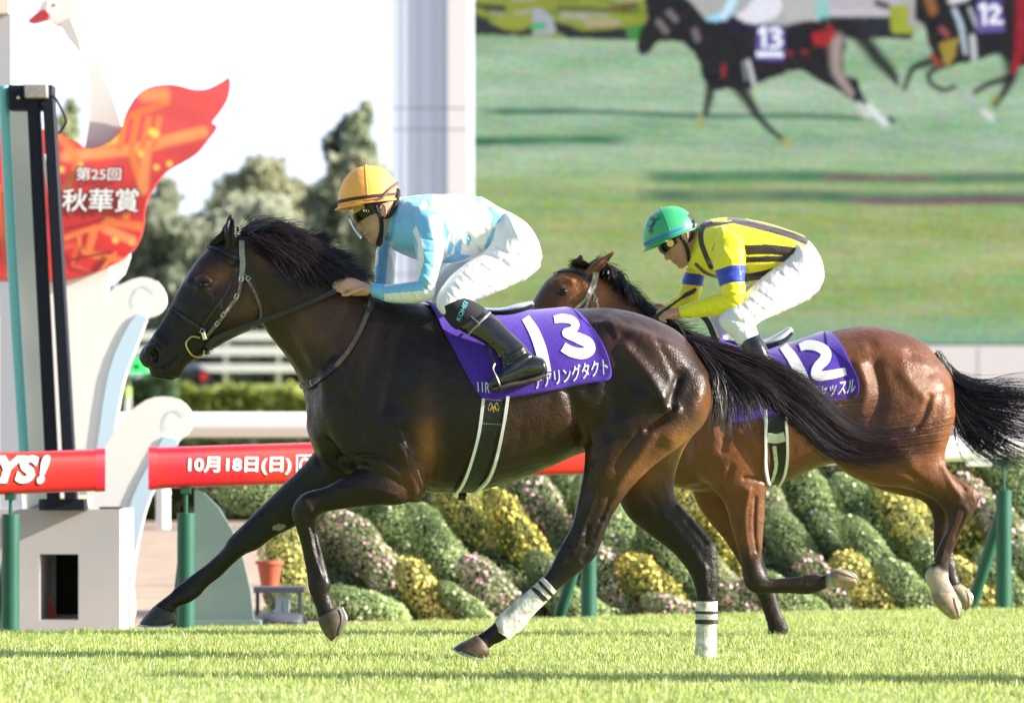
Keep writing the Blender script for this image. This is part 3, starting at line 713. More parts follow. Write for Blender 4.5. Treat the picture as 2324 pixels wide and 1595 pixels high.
scr = thing('big_screen', 'giant outdoor screen showing horses racing on green turf', 'screen', P(1760, 1100, DS))
V, F, c = painter()
m = bpy.data.materials.new('lit_diodes'); m.use_nodes = True; N = m.node_tree.nodes; b = N['Principled BSDF']; b.inputs['Base Color'].default_value = (.004, .004, .004, 1); b.inputs['Roughness'].default_value = .9; b.inputs['Specular IOR Level'].default_value = .05
a = N.new('ShaderNodeAttribute'); a.attribute_name = 'Col'; m.node_tree.links.new(a.outputs['Color'], b.inputs['Emission Color']); b.inputs['Emission Strength'].default_value = .47
obj('screen_face', V, F, m, scr, fcol=c, smooth=False)
M_tower = mat('pale_blue_cladding', (.62, .70, .86), rough=.5)
M_towerw = mat('white_cladding', (.72, .71, .74), rough=.5)
M_line = mat('panel_joint', (.30, .34, .42), rough=.6)
M_wallp = mat('white_wall_panel', (.62, .61, .63), rough=.5)
M_dark = mat('dark_casing', (.06, .07, .09), rough=.5)
g = Geo(); g.add(*boxV(1066, -200, 2480, 783, DS + .02, 1.2)); obj('casing', *g.get(), M_dark, scr)
wp = obj('wall_panel', *boxV(1066, 784, 2500, 1100, DS - .1, 1.2), M_wallp, scr)
g = Geo(); g.add(*boxV(1067, 864, 2500, 867, DS - .104, .006))
for x in (1500, 1860, 2220): g.add(*boxV(x, 788, x + 2, 863, DS - .104, .006)); g.add(*boxV(x + 18, 868, x + 20, 1090, DS - .104, .006))
obj('joint', *g.get(), M_line, wp)
tw = thing('screen_tower', 'pale blue clad tower with a white corner at the left edge of the screen', 'tower', P(985, 1090, DS - 1))
obj('side_wall', *boxV(889, -300, 1016, 1100, DS - .8, 2.5), M_tower, tw)
obj('corner_wall', *boxV(1016, -300, 1062, 1100, DS - .9, 2.6), M_towerw, tw)
obj('edge_trim', *boxV(1062, -300, 1075, 1100, DS - .7, 2.4), M_tower, tw)
g = Geo()
for y in (244, 292, 620, 668): g.add(*boxV(889.5, y, 1015.5, y + 3, DS - .804, .006)); g.add(*boxV(1016.5, y, 1061.5, y + 3, DS - .904, .006))
for x in (912, 950, 984): g.add(*boxV(x, -300, x + 1.2, 1100, DS - .8055, .004))
obj('joint', *g.get(), M_line, tw)

# ------------------------------------------------------------------ left side: pillar, swan sign, curls, frame, concrete block
M_grey = mat('grey_pillar', (.45, .45, .48), rough=.6)
pl = thing('pillar', 'grey pillar cut by the left edge of the photo above the black frame', 'pillar', P(10, 1430, 33))
obj('shaft', *boxV(-60, 28, 25, 1420, 33, .7), M_grey, pl); obj('cap', *boxV(-60, -60, 20, 30, 32.9, .8), mat('cream_cap', (.8, .7, .58), rough=.6), pl)
DW = 31.0
M_signw = mat('white_sign_paint', (.82, .80, .76), rough=.5)
M_signc = mat('cream_sign_paint', (.86, .84, .80), rough=.5)
M_skyb = mat('pale_blue_paint', (.56, .72, .84), rough=.5)
M_beak = mat('red_beak_paint', (.50, .04, .05), rough=.45)
sw = thing('swan_sign', 'tall white swan cutout with a red printed wing at the upper left', 'sign', P(250, 1400, DW))
neck = [(105, 3), (118, -14), (150, -16), (168, 4), (172, 36), (188, 72), (215, 125), (240, 180), (262, 240), (285, 330), (300, 480), (280, 620), (200, 640), (180, 420), (194, 330), (202, 277), (205, 218), (201, 163), (189, 128), (160, 92), (138, 60), (120, 54), (106, 38)]
fixn(obj('swan_neck', *plate(neck, DW + .1, .14, sub=3), M_signw, sw))
g = Geo(); g.add(*plate([(134, 51), (160, 41), (178, 87), (189, 128), (176, 112), (155, 88)], DW + .02, .08, sub=1)); fixn(obj('neck_edge_shade', *g.get(), mat('greyish_board', (.62, .56, .54), rough=.6), sw))  # grey plate stands in for the shade on the neck's underside
fixn(obj('beak', *plate([(63, 48), (72, 40), (84, 30), (100, 22), (110, 32), (108, 42), (95, 46), (80, 50), (70, 51)], DW, .12, sub=2), M_beak, sw))
fixn(obj('beak_base', *plate([(84, 31), (96, 6), (106, 0), (110, 14), (104, 26), (92, 30)], DW + .02, .1, sub=2), mat('greyish_board', (.62, .56, .54)), sw))
obj('swan_eye', *boxV(117, 10, 125, 14, DW + .08, .02), mat('dark_mark', (.05, .04, .04)), sw)
wing = [(-60, 250), (0, 291), (60, 292), (124, 297), (146, 306), (175, 323), (195, 336), (221, 334), (253, 318), (274, 294), (285, 262), (300, 233), (320, 210), (344, 198), (379, 193), (408, 196), (437, 204), (466, 204), (489, 195), (507, 185), (519, 178),
        (520, 198), (513, 227), (495, 256), (479, 278), (491, 288), (472, 315), (449, 344), (422, 363), (382, 385), (358, 411), (338, 443), (329, 468), (326, 500), (321, 530), (306, 562), (277, 588), (239, 609), (189, 626), (146, 635), (60, 642), (0, 632), (-60, 640)]
M_wing = mat('red_print', attr=True, rough=.35, coat=.3)
# printed face: fine grid clipped to the outline, coloured with roofs, beams and lanterns
def print_grid(poly, x0, x1, y0, y1, st, d, paintf):
    xs = np.arange(x0, x1, st); ys_ = np.arange(y0, y1, st); X, Y = np.meshgrid(xs, ys_); Q = np.stack([X.ravel(), Y.ravel()], 1); m = inside(Q, poly).reshape(X.shape)
    idx = -np.ones(X.shape, int); cells = m[:-1, :-1] & m[1:, :-1] & m[:-1, 1:] & m[1:, 1:]; F = []
    use = np.zeros_like(m); use[:-1, :-1] |= cells; use[1:, :-1] |= cells; use[:-1, 1:] |= cells; use[1:, 1:] |= cells
    idx[use] = np.arange(use.sum()); Q2 = Q[use.ravel()]
    a, b = np.where(cells); F = np.stack([idx[a, b], idx[a + 1, b], idx[a + 1, b + 1], idx[a, b + 1]], 1)
    s = d * SV; V = np.stack([(Q2[:, 0] - 1162) * s, np.full(len(Q2), d), CAMH - (Q2[:, 1] - 1065) * s], 1)
    return V, F, paintf(Q2)
def wingpaint(Q):
    c = np.tile(np.array([.66, .035, .035]), (len(Q), 1)); n = vnoise(np.stack([Q[:, 0] * .02, Q[:, 1] * .02, Q[:, 0] * 0], 1), 1.5, 9)
    up = np.clip((480 - Q[:, 1]) / 200, 0, 1); c = mix(c, (.80, .10, .10), up * .8)
    def st(pl, w, col, k=1):
        nonlocal c
        c = mix(c, col, np.clip(1.5 - dist_poly(Q, np.array(pl, float)) / w, 0, 1) * k)
    o = (.85, .22, .06); o2 = (.88, .33, .12); y = (.95, .62, .12); dk = (.22, .012, .02)
    st([(150, 355), (300, 340), (460, 300)], 13, o2); st([(200, 330), (270, 316)], 9, y, .8)
    for x in (285, 312, 338, 362): st([(x, 270), (x - 14, 335)], 7, o)
    st([(300, 262), (380, 232)], 8, o, .8); st([(330, 215), (370, 215)], 16, o2, .9); st([(345, 300), (352, 304)], 9, y); st([(300, 350), (318, 410)], 9, o); st([(330, 352), (325, 430)], 12, o2, .9)
    for q in ((158, 308), (182, 373), (287, 490), (320, 350), (355, 380), (385, 372), (140, 385), (300, 550), (262, 545)): st([q], 7, y, .9)
    st([(240, 500), (322, 515)], 10, o); st([(215, 520), (200, 575), (290, 595)], 8, o); st([(240, 520), (300, 545)], 10, o2, .8); st([(150, 540), (180, 528), (240, 512)], 6, o); st([(150, 560), (175, 556), (165, 600), (200, 620)], 6, (.75, .1, .05)); st([(178, 535), (186, 570), (240, 590)], 5, o)
    st([(235, 590), (215, 612)], 9, dk, .8); st([(160, 590), (250, 572)], 3, dk, .8); st([(150, 520), (235, 498)], 3, dk, .7); st([(195, 530), (172, 600)], 3, dk, .6); st([(150, 580), (160, 610), (200, 620)], 5, dk, .6); st([(262, 575), (225, 620)], 4, o)
    st([(160, 330), (175, 380), (150, 430)], 9, o, .7); st([(135, 310), (160, 345)], 8, o2, .6)
    for k in range(7): st([(-20 + k * 9, 380 + k * 20), (20, 640)], 5, dk if k % 2 else o, .6)
    st([(0, 560), (60, 640)], 22, dk, .5); st([(175, 470), (300, 478)], 30, (.5, .03, .03), .4)
    return c * (1 + .15 * n)[:, None]
wb = fixn(obj('wing_board', *plate(wing, DW - .06, .08, sub=3), M_redend, sw))
wpoly = crom(wing + [wing[0]], len(wing) * 6)
V, F, C = print_grid(wpoly, -60, 525, 170, 650, 2.0, DW - .063, wingpaint); obj('wing_print', V, F, M_wing, wb, col=C, smooth=False)
fixn(obj('swan_body', *plate([(-60, 600), (250, 606), (247, 640), (233, 708), (215, 800), (200, 1000), (175, 1160), (-60, 1160)], DW + .03, .10), M_signc, sw))
def wtext(s, q, bold):
    v, f = textquad(s, q, lambda x, y: P(x, y, DW - .08), bold=bold); obj('lettering', v, f, M_txt, sw, smooth=False)
    q2 = [(q[0][0] - 3, q[0][1] - 3), (q[1][0] + 3, q[1][1] - 3), (q[2][0] + 3, q[2][1] + 3), (q[3][0] - 3, q[3][1] + 3)]
    v, f = textquad(s, q2, lambda x, y: P(x, y, DW - .072), bold=bold + .012); obj('lettering_outline', v, f, M_txtd, sw, smooth=False)
wtext('第25回', [(173, 379), (276, 381), (274, 410), (172, 410)], .012)
wtext('秋華賞', [(142, 428), (318, 428), (314, 482), (140, 480)], .014)
def curl(label, outline, inner, stripe, foot, d, cx, cy, rr):
    t = thing('wave_cutout', label, 'sign', P(outline[0][0], 1430, d), 'white wave cutouts beside the swan')
    fixn(obj('board', *plate(outline, d, .12, sub=2), M_signc, t))
    fixn(obj('blue_stripe', *plate(stripe, d - .012, .01, sub=2), M_skyb, t))
    v, f = ribbon([(cx - rr * .9, cy + rr * .75), (cx - rr, cy), (cx - rr * .6, cy - rr * .8), (cx + rr * .1, cy - rr), (cx + rr * .8, cy - rr * .5)], 3, lambda x, y: P(x, y, d - .003)); obj('curl_line', v, f, mat('pale_blue_line', (.55, .72, .85)), t)
curl('larger white wave curl standing right of the red wing', [(233, 708), (248, 664), (277, 644), (306, 632), (329, 629), (355, 638), (373, 664), (376, 688), (364, 708), (347, 719), (335, 722), (322, 752), (300, 810), (282, 860), (266, 940), (256, 1010), (240, 1170), (160, 1170), (190, 960), (215, 800)], None,
     [(313, 712), (334, 722), (322, 752), (300, 810), (282, 860), (266, 940), (256, 1010), (240, 1170), (200, 1170), (222, 1000), (245, 850), (275, 770), (298, 728)], None, 30.2, 329, 678, 28)
curl('smaller white wave curl overlapping the red rail cover', [(190, 1150), (205, 1090), (240, 1010), (285, 945), (330, 908), (370, 899), (405, 906), (430, 930), (436, 958), (424, 985), (404, 1000), (392, 1030), (362, 1090), (340, 1130), (322, 1190), (308, 1260), (300, 1330), (299, 1432), (205, 1432), (205, 1300)], None,
     [(372, 990), (404, 1000), (392, 1030), (362, 1090), (340, 1130), (322, 1190), (308, 1260), (300, 1330), (299, 1432), (270, 1432), (272, 1250), (300, 1130), (340, 1050)], None, 29.3, 398, 958, 26)
# finish-line frame of two dark posts with a teal tube
M_black = mat('black_frame_paint', (.008, .009, .02), rough=.55, spec=.25)
M_teal = mat('teal_tube_paint', (.16, .52, .52), rough=.4)
DF = 27.4
fr = thing('camera_frame', 'tall black double post frame with a grey box on top beside a teal tube', 'frame', P(110, 1180, DF))
def slant(x0t, x1t, yt, x0b, x1b, yb, d, th): return plate([(x0t, yt), (x1t, yt), (x1b, yb), (x0b, yb)], d, th)
o = fixn(obj('post', *slant(60, 88, 222, 106, 134, 1135, DF, .10), M_black, fr)); bevel(o, .008)
o = fixn(obj('post', *slant(96, 122, 222, 146, 174, 1135, DF - .02, .12), M_black, fr)); bevel(o, .008)
o = fixn(obj('top_beam', *slant(18, 121, 193, 20, 121, 250, DF + .01, .14), M_black, fr)); bevel(o, .01)
obj('bolt', *ellipsoid(P(100, 236, DF - .0), (.012, .01, .012)), M_steel, fr); obj('bolt', *ellipsoid(P(42, 222, DF), (.012, .01, .012)), M_steel, fr)
o = fixn(obj('grey_box', *slant(54, 106, 192, 56, 107, 222, DF - .08, .10), M_greylea, fr)); bevel(o, .005)
g = Geo(); g.add(*tubeV([(106, 218), (124, 222), (140, 250), (150, 275), (142, 292), (132, 303)], DF, .007, sub=4)); obj('cable', *g.get(), M_black, fr)
o = fixn(obj('foot_plate', *slant(88, 190, 1132, 88, 192, 1158, DF, .25), M_black, fr))
M_cr = mat('tan_strip', (.55, .42, .28), rough=.6)
g = Geo(); g.add(*plate([(118, 480), (126, 480), (146, 780), (138, 780)], DF + .12, .03)); g.add(*plate([(139, 790), (145, 790), (148, 850), (142, 850)], DF + .12, .03)); fixn(obj('back_strip', *g.get(), M_cr, fr))
g = Geo(); g.add(*plate([(95, 350), (102, 350), (117, 470), (112, 470)], DF + .12, .03)); fixn(obj('back_strip', *g.get(), mat('pale_strip', (.6, .6, .6)), fr))
g = Geo(); g.add(*tubeV([(8, 196), (18, 400), (34, 700), (50, 950), (60, 1120)], DF + .1, .030, n=16, sub=4)); obj('teal_tube', *g.get(), M_teal, fr)
pn = thing('equipment_panel', 'flat grey panel standing between the teal tube and the black posts', 'panel', P(80, 1180, DF + .5))
g = Geo(); g.add(*plate([(22, 250), (70, 250), (128, 1160), (62, 1160)], DF + .5, .06)); o = fixn(obj('panel_board', *g.get(), mat('panel_grey', (.22, .25, .25), rough=.6, two=(.34, .35, .33), nscale=.8), pn))
g = Geo(); g.add(*plate([(0, 640), (26, 640), (52, 1160), (0, 1160)], DF + .45, .06)); fixn(obj('side_board', *g.get(), mat('lilac_grey', (.45, .46, .52), rough=.6), pn))
yb = thing('yellow_marker_box', 'pale yellow box lying on the concrete block behind the black posts', 'box', P(170, 1157, DF + .3)); o = obj('box_body', *boxV(112, 1125, 204, 1152, DF + .3, .2), mat('pale_yellow', (.75, .75, .38), rough=.6), yb); bevel(o, .015)
obj('box_stem', *boxV(163, 1100, 174, 1126, DF + .35, .04), MATS['pale_yellow'], yb)
# concrete block with a square hole
M_conc = mat('concrete', (.50, .48, .46), rough=.85, two=(.42, .42, .42), nscale=1.2, bump=.06, bscale=40)
DB = 27.6
cb = thing('concrete_block', 'big pale concrete block with a square hole behind the left green post', 'block', P(140, 1430, DB))
g = Geo(); x0, x1, yt, yb_ = -60, 272, 1155, 1440; hx0, hx1, hy0, hy1 = 90, 178, 1257, 1406
for q in ((x0, yt, x1, hy0), (x0, hy1, x1, yb_), (x0, hy0, hx0, hy1), (hx1, hy0, x1, hy1)): g.add(*boxV(*q, DB, 1.0))
o = obj('block_body', *g.get(), M_conc, cb)
g = Geo(); g.add(*boxV(hx0 - 30, hy0 - 10, hx1 + 5, hy1 + 5, DB + 1.0, .05)); obj('back_plate', *g.get(), mat('dark_recess', (.03, .03, .02), rough=.9), cb)
fixn(obj('red_flag', *plate([(112, 1350), (122, 1378), (127, 1400), (112, 1402)], DB + .35, .02), mat('signal_red', (.8, .03, .02), rough=.5), cb))
bl = P(250, 1150, DB); obj('cable_strip', *boxV(225, 1150, 272, 1154, DB + .1, .2), M_black, cb)
# grey-green curved wing of the planter, pots, feet
M_gg = mat('grey_green_board', (.13, .20, .18), rough=.6, noise=.1)
st_ = thing('curved_side_board', 'grey green curved board leaning behind the stretched foreleg', 'board', P(500, 1430, 28.2))
fixn(obj('board', *plate([(441, 1112), (462, 1118), (495, 1150), (528, 1205), (552, 1270), (568, 1340), (576, 1415), (441, 1415)], 28.2, .08), M_gg, st_)); fixn(obj('foot', *plate([(441, 1408), (590, 1408), (590, 1424), (441, 1424)], 28.1, .3), M_gg, st_))
wpst = thing('white_post', 'short white post right behind the green post under the date', 'post', P(368, 1176, 36)); obj('shaft', *tube([P(370, 1200, 36), P(370, 1100, 36)], .055, n=14), M_whitep, wpst); obj('shaft_collar', *tube([P(370, 1120, 36), P(370, 1116, 36)], .06, n=14), M_whitep, wpst)
# small blurred things under the muzzle
gs = thing('green_signal', 'small glowing green sign on a thin post left of the muzzle', 'sign', P(300, 1010, 60)); M_gl = mat('green_glow', (.05, .75, .15), emit=.6)
obj('lamp_panel', *boxV(292, 812, 335, 846, 60, .08), M_gl, gs); obj('mast', *boxV(289, 846, 294, 1020, 60.1, .04), M_greylea, gs); obj('mark', *boxV(300, 824, 318, 840, 59.95, .03), mat('dark_green_mark', (.01, .2, .03)), gs); obj('lower_lamp', *boxV(287, 878, 297, 902, 59.95, .05), mat('pale_green_glow', (.45, .8, .2), emit=.5), gs); obj('sleeve', *boxV(284, 902, 297, 962, 59.97, .06), M_whitep, gs)
car = thing('parked_car', 'dark blue car with a red tail lamp blurred far behind the bit ring', 'car', P(430, 890, 98)); M_car = mat('dark_blue_car', (.03, .04, .09), rough=.3, coat=.5)
def hull(pl, d, th, m, nm): o = fixn(obj(nm, *plate(pl, d, th, sub=2), m, car)); bevel(o, .05); return o
hull([(378, 872), (378, 850), (392, 842), (440, 838), (462, 842), (470, 856), (470, 872)], 97, 1.7, M_car, 'car_body'); hull([(394, 844), (404, 824), (440, 822), (455, 842)], 97.15, 1.4, mat('car_glass', (.10, .13, .2), rough=.1), 'car_window')
obj('tail_lamp', *boxV(455, 846, 468, 862, 96.9, .1), mat('red_lamp', (.7, .03, .03), rough=.3), car)
for x in (398, 450): obj('wheel', *tube([P(x, 872, 96.95), P(x, 872, 97.2)], .33, n=20), M_tape, car)

# ------------------------------------------------------------------ sloping bank of flower cushions
M_bank = mat('bank_soil', (.035, .032, .02), rough=.95, bump=.5, bscale=20)
def bank_d(vy): return 29.6 + np.clip((1410 - vy) / 330, -.3, 1.4) * 1.7
rows = [900 + 0 * i for i in range(1)]
V = []; F = []
vys = np.linspace(1440, 1050, 9); vxs = np.linspace(470, 2700, 40)
for vy in vys:
    for vx in vxs: V.append(P(vx, vy, bank_d(vy) + .22))
n = len(vxs); F = np.array([(j * n + i, j * n + i + 1, (j + 1) * n + i + 1, (j + 1) * n + i) for j in range(len(vys) - 1) for i in range(n - 1)])
V = np.array(V); x_ok = V[:, 0] > P(600, 0, 29)[0]
V[~x_ok, 0] = P(600, 0, 29)[0]
tag(obj('flower_bank_ground', V, F, M_bank), kind='structure')
rb_ = np.random.default_rng(55); nb = 60000; bx = rb_.uniform(600, 2560, nb); by = rb_.uniform(1060, 1425, nb); pb = np.array([P(a, b, float(bank_d(b)) + .18) for a, b in zip(bx, by)]); pb[:, 1] -= rb_.random(nb) * .08
nzb = .5 + .5 * vnoise(pb, 6, 4); cb_ = (np.array([.14, .20, .09]) * (1 - nzb[:, None]) + np.array([.34, .42, .20]) * nzb[:, None]) * (.7 + .6 * rb_.random(nb))[:, None]
V, F, CC = leaves(pb, .017, cb_, 56); tag(obj('ground_cover', V, F, M_leaf, col=CC, smooth=False), 'low green foliage filling the gaps between the flower cushions', 'ground cover', kind='stuff')
def cushion_mesh(kind, seed, n=2300):
    """unit sausage along x, leaves pointing out, flower heads on the sunny outside"""
    r = np.random.default_rng(seed); t = r.uniform(-1, 1, n); a = r.uniform(0, 2 * np.pi, n)
    rad = np.sqrt(np.clip(1 - np.abs(t) ** 3.2, 0, 1)) * (.78 + .22 * r.random(n)) * (1 + .10 * np.sin(t * 9 + seed) * np.cos(a * 3 + seed))
    o = np.stack([t * .5, np.cos(a), np.sin(a)], 1); o[:, 0] *= 1; p = np.stack([t, np.cos(a) * rad, np.sin(a) * rad], 1)
    return p, o
CK = {'green': ((.22, .32, .12), (.50, .62, .28)), 'yellow': ((.34, .37, .10), (.70, .66, .22)), 'pink': ((.26, .32, .16), (.54, .58, .32)), 'dark': ((.15, .22, .09), (.36, .46, .20)), 'gold': ((.24, .27, .06), (.56, .52, .12))}
FLW = {'yellow': (.82, .68, .18), 'gold': (.84, .66, .12), 'pink': (.78, .42, .50), 'green': (.50, .55, .32), 'dark': (.45, .30, .5)}
M_flower = mat('petals', attr=True, rough=.6)
cush = [ # x, y, length, width, angle, kind
 (610, 1128, 190, 90, 10, 'green'), (520, 1105, 110, 60, 20, 'green'), (650, 1290, 250, 105, 80, 'yellow'), (770, 1225, 190, 92, 60, 'pink'), (735, 1120, 150, 80, 50, 'green'), (868, 1300, 250, 88, 55, 'pink'), (900, 1195, 230, 100, 58, 'green'), (820, 1385, 170, 90, 15, 'green'),
 (975, 1365, 180, 80, 55, 'yellow'), (1020, 1285, 260, 92, 58, 'green'), (1070, 1180, 290, 110, 60, 'yellow'), (1190, 1240, 240, 84, 58, 'gold'), (1225, 1155, 240, 100, 60, 'pink'), (1130, 1360, 190, 90, 50, 'pink'), (1305, 1110, 170, 90, 55, 'green'), (1265, 1345, 170, 80, 55, 'dark'), (1110, 1090, 110, 70, 40, 'green'),
 (1400, 1215, 250, 100, 58, 'green'), (1320, 1385, 150, 80, 30, 'green'), (1390, 1335, 190, 84, 58, 'pink'), (1487, 1350, 180, 100, 45, 'gold'), (1460, 1120, 180, 90, 55, 'yellow'), (1532, 1300, 220, 86, 58, 'dark'), (1590, 1190, 280, 92, 60, 'yellow'), (1660, 1355, 190, 80, 50, 'pink'), (1655, 1262, 190, 70, 60, 'gold'),
 (1768, 1200, 250, 88, 62, 'pink'), (1700, 1110, 160, 80, 55, 'green'), (1850, 1150, 260, 96, 58, 'green'), (1822, 1275, 220, 84, 58, 'dark'), (1790, 1365, 160, 84, 30, 'green'), (1885, 1345, 170, 76, 50, 'pink'), (1995, 1215, 260, 88, 55, 'green'), (1920, 1085, 160, 70, 50, 'pink'), (1900, 1255, 170, 60, 58, 'dark'),
 (2025, 1120, 230, 96, 52, 'yellow'), (2080, 1235, 240, 86, 58, 'yellow'), (1968, 1345, 170, 96, 50, 'yellow'), (2000, 1300, 230, 84, 58, 'green'), (2075, 1360, 170, 84, 50, 'green'), (2120, 1110, 180, 80, 55, 'dark'), (2150, 1330, 190, 80, 58, 'green'), (2190, 1225, 220, 80, 60, 'gold'), (2200, 1085, 160, 90, 40, 'yellow'), (2225, 1350, 160, 76, 50, 'yellow'),
 (2250, 1200, 220, 78, 60, 'pink'), (2315, 1130, 210, 96, 62, 'green'), (2310, 1250, 200, 86, 60, 'pink'), (2290, 1350, 190, 84, 58, 'green'), (2360, 1340, 190, 84, 58, 'dark'), (690, 1395, 110, 60, 30, 'dark'), (1555, 1395, 120, 60, 20, 'pink'), (1420, 1290, 150, 60, 58, 'dark'), (1075, 1390, 90, 50, 40, 'green')]
words_ = {'green': 'plain green', 'yellow': 'yellow flowered', 'pink': 'pink flowered', 'dark': 'dark green', 'gold': 'golden flowered'}
ordn = ['first', 'second', 'third', 'fourth', 'fifth', 'sixth', 'seventh', 'eighth', 'ninth', 'tenth', 'eleventh', 'twelfth', 'thirteenth', 'fourteenth', 'fifteenth', 'sixteenth', 'seventeenth', 'eighteenth', 'nineteenth', 'twentieth', 'twenty-first', 'twenty-second']
rank = {}
for i, q in enumerate(sorted(range(len(cush)), key=lambda k: cush[k][0])):
    rank.setdefault(cush[q][5], []).append(q)
for i, (vx, vy, L, w, ang, kind) in enumerate(cush):
    L = max(L * 1.35, 215); w *= 1.06
    r = np.random.default_rng(100 + i); p, o = cushion_mesh(kind, 100 + i, int(2600 + L * w * .14)); d = float(bank_d(vy)); s = S(d)
    A_ = math.radians(ang); ax = np.array([math.cos(A_), 0, -math.sin(A_)]); up = np.array([math.sin(A_), 0, math.cos(A_)]); dp = np.array([0, 1.0, 0])
    ax = ax + np.array([0, -.30 * math.sin(A_), 0]); ax /= np.linalg.norm(ax)
    W3 = p[:, :1] * ax * L / 2 * s + p[:, 1:2] * dp * w / 2 * s * .9 + p[:, 2:3] * up * w / 2 * s * 1.04
    Wn = o[:, :1] * ax + o[:, 1:2] * dp + o[:, 2:3] * up
    c0 = P(vx, vy, d); pts = W3 + c0; nz = .5 + .5 * vnoise(pts, 9, i); dk, lt = CK[kind]
    C = (np.array(dk) * (1 - nz[:, None]) + np.array(lt) * nz[:, None]) * 1.15 + .02; C *= (.7 + .6 * r.random(len(pts)))[:, None]
    k = rank[kind].index(i)
    root = thing('flower_cushion', f"{words_[kind]} cushion mound on the bank, {ordn[k]} of its colour from the left", 'flower bed', c0, 'flower cushions on the sloping bank')
    V, F, CC = leaves(pts, (.013), C, i, out=Wn); obj('foliage', V, F, M_leaf, root, col=CC, smooth=False)
    stem_o = obj('stems', *ellipsoid((0, 0, 0), (1, 1, 1), 10, 8), mat('stem_core', (.035, .05, .018), rough=.95), root)
    me = stem_o.data; co = ellipsoid((0, 0, 0), (1, 1, 1), 10, 8)[0]; nv = co[:, :1] * ax * L / 2 * s * .84 + co[:, 1:2] * dp * w / 2 * s * .68 + co[:, 2:3] * up * w / 2 * s * .78
    me.vertices.foreach_set('co', nv.astype(np.float32).ravel()); me.update()
    nf = {'yellow': 620, 'gold': 560, 'pink': 380, 'green': 130, 'dark': 50}[kind]; sel = r.choice(len(pts), min(nf, len(pts)), replace=False)
    cl = vnoise(pts[sel], 12, i + 3); sel = sel[cl > -.35]; fp = pts[sel] + Wn[sel] * .012; fc = np.array(FLW[kind]) * (.75 + .5 * r.random(len(sel)))[:, None]
    if kind == 'pink': fc = np.where((r.random(len(sel)) < .35)[:, None], np.array([.8, .55, .55]), fc)
    nn = Wn[sel] + r.normal(0, .25, (len(sel), 3)); nn /= np.linalg.norm(nn, axis=1)[:, None]; t1 = np.cross(nn, [0.3, .2, 1]); t1 /= np.linalg.norm(t1, axis=1)[:, None]; t2 = np.cross(nn, t1)
    sz = (.007 + .006 * r.random(len(sel)))[:, None]; th = np.linspace(0, 2 * np.pi, 6, endpoint=False)
    V = np.stack([fp + (np.cos(a) * t1 + np.sin(a) * t2) * sz for a in th], 1).reshape(-1, 3)
    if len(sel): obj('blossoms', V, (6 * np.arange(len(sel))[:, None] + np.arange(6)), M_flower, root, col=np.repeat(fc, 6, axis=0), smooth=False)
# clay pots and dark feet under the left cushion
M_clay = mat('clay_pot', (.42, .10, .05), rough=.7)
for i, (x, y, lb) in enumerate([(612, 1306, 'orange clay pot showing left of the first yellow cushion')]):
    pt = thing('flower_pot', lb, 'pot', P(x, y + 34, 29.3)); o = obj('pot_body', *tube([P(x, y + 32, 29.3), P(x, y - 26, 29.3), P(x, y - 30, 29.3)], [.05, .075, .082], n=16), M_clay, pt); obj('pot_rim', *tube([P(x, y - 26, 29.3), P(x, y - 34, 29.3)], .088, n=16), M_clay, pt)
ben = thing('plant_stand', 'dark low plant stand with pale blue legs behind the stretched foreleg', 'stand', P(640, 1430, 28.6))
obj('stand_top', *boxV(575, 1332, 690, 1345, 28.6, .4), M_dark, ben)
for x in (580, 676): obj('leg', *boxV(x, 1345, x + 8, 1425, 28.65, .05), M_dark, ben)
for x in (625, 642): obj('leg', *boxV(x, 1352, x + 14, 1400, 28.7, .05), M_skyb, ben)
g = Geo(); v, f = loft([(575, 1400, 575, 1425, 0, .1), (620, 1388, 620, 1428, 0, .15), (680, 1392, 680, 1428, 0, .12)], 28.5, cap=.5); bg = thing('soil_bag', 'dark lumpy bag lying under the plant stand', 'bag', P(630, 1430, 28.5)); obj('bag_body', v, f, M_dark, bg); obj('bag_neck', *tubeV([(684, 1412), (696, 1408)], 28.5, .03), M_dark, bg)
# ------------------------------------------------------------------ horses
def hoof(par, a, b, d, shoe, dark=(.035, .03, .03), light=None):
    """a: list of sections from coronet to ground edge; shoe: photo polyline along the rim"""
    v, f = loft(a, d, n=18, sub=3, cap=.12)
    c = np.tile(np.array(dark), (len(v), 1))
    if light is not None:
        Q = toV(v); c = mix(c, light, np.clip(.5 + .5 * vnoise(v, 30, 3), 0, 1))
    o = obj('hoof', v, f, M_hoof, par, col=c); fixn(o)
    g = Geo(); yc, hw = a[-1][4], b
    for sgn in (-1, 1):
        pts = [P(p[0], p[1], d + yc + sgn * hw * q) for p, q in zip(shoe, (0.15, .8, 1.0, .8))]
        g.add(*tube(pts, .0045, n=6, sub=4))
    obj('horseshoe', *g.get(), M_shoe, o)

def horse_common(par, d, pieces, voxel, smooth_zones, strokes, colour, matl, base_smooth=7):
    V, F = remesh(pieces, voxel)
    V = lap(V, F, base_smooth, taubin=True)
    Q = toV(V); w = np.zeros(len(V))
    for cx, cy, r in smooth_zones: w = np.maximum(w, np.exp(-(((Q[:, 0] - cx) ** 2 + (Q[:, 1] - cy) ** 2) / r ** 2)))
    V = lap(V, F, 45, lam=.6, w=w)
    V = sculpt(V, F, [(q[0], q[1], q[2] * 1.4) + tuple(q[3:]) for q in strokes])
    V = lap(V, F, 1, taubin=True)
    N = normals(V, F)
    C = colour(V, toV(V), N)
    o = obj('body', V, F, matl, par, col=C)
    return o, V, F, bvh(V, F)

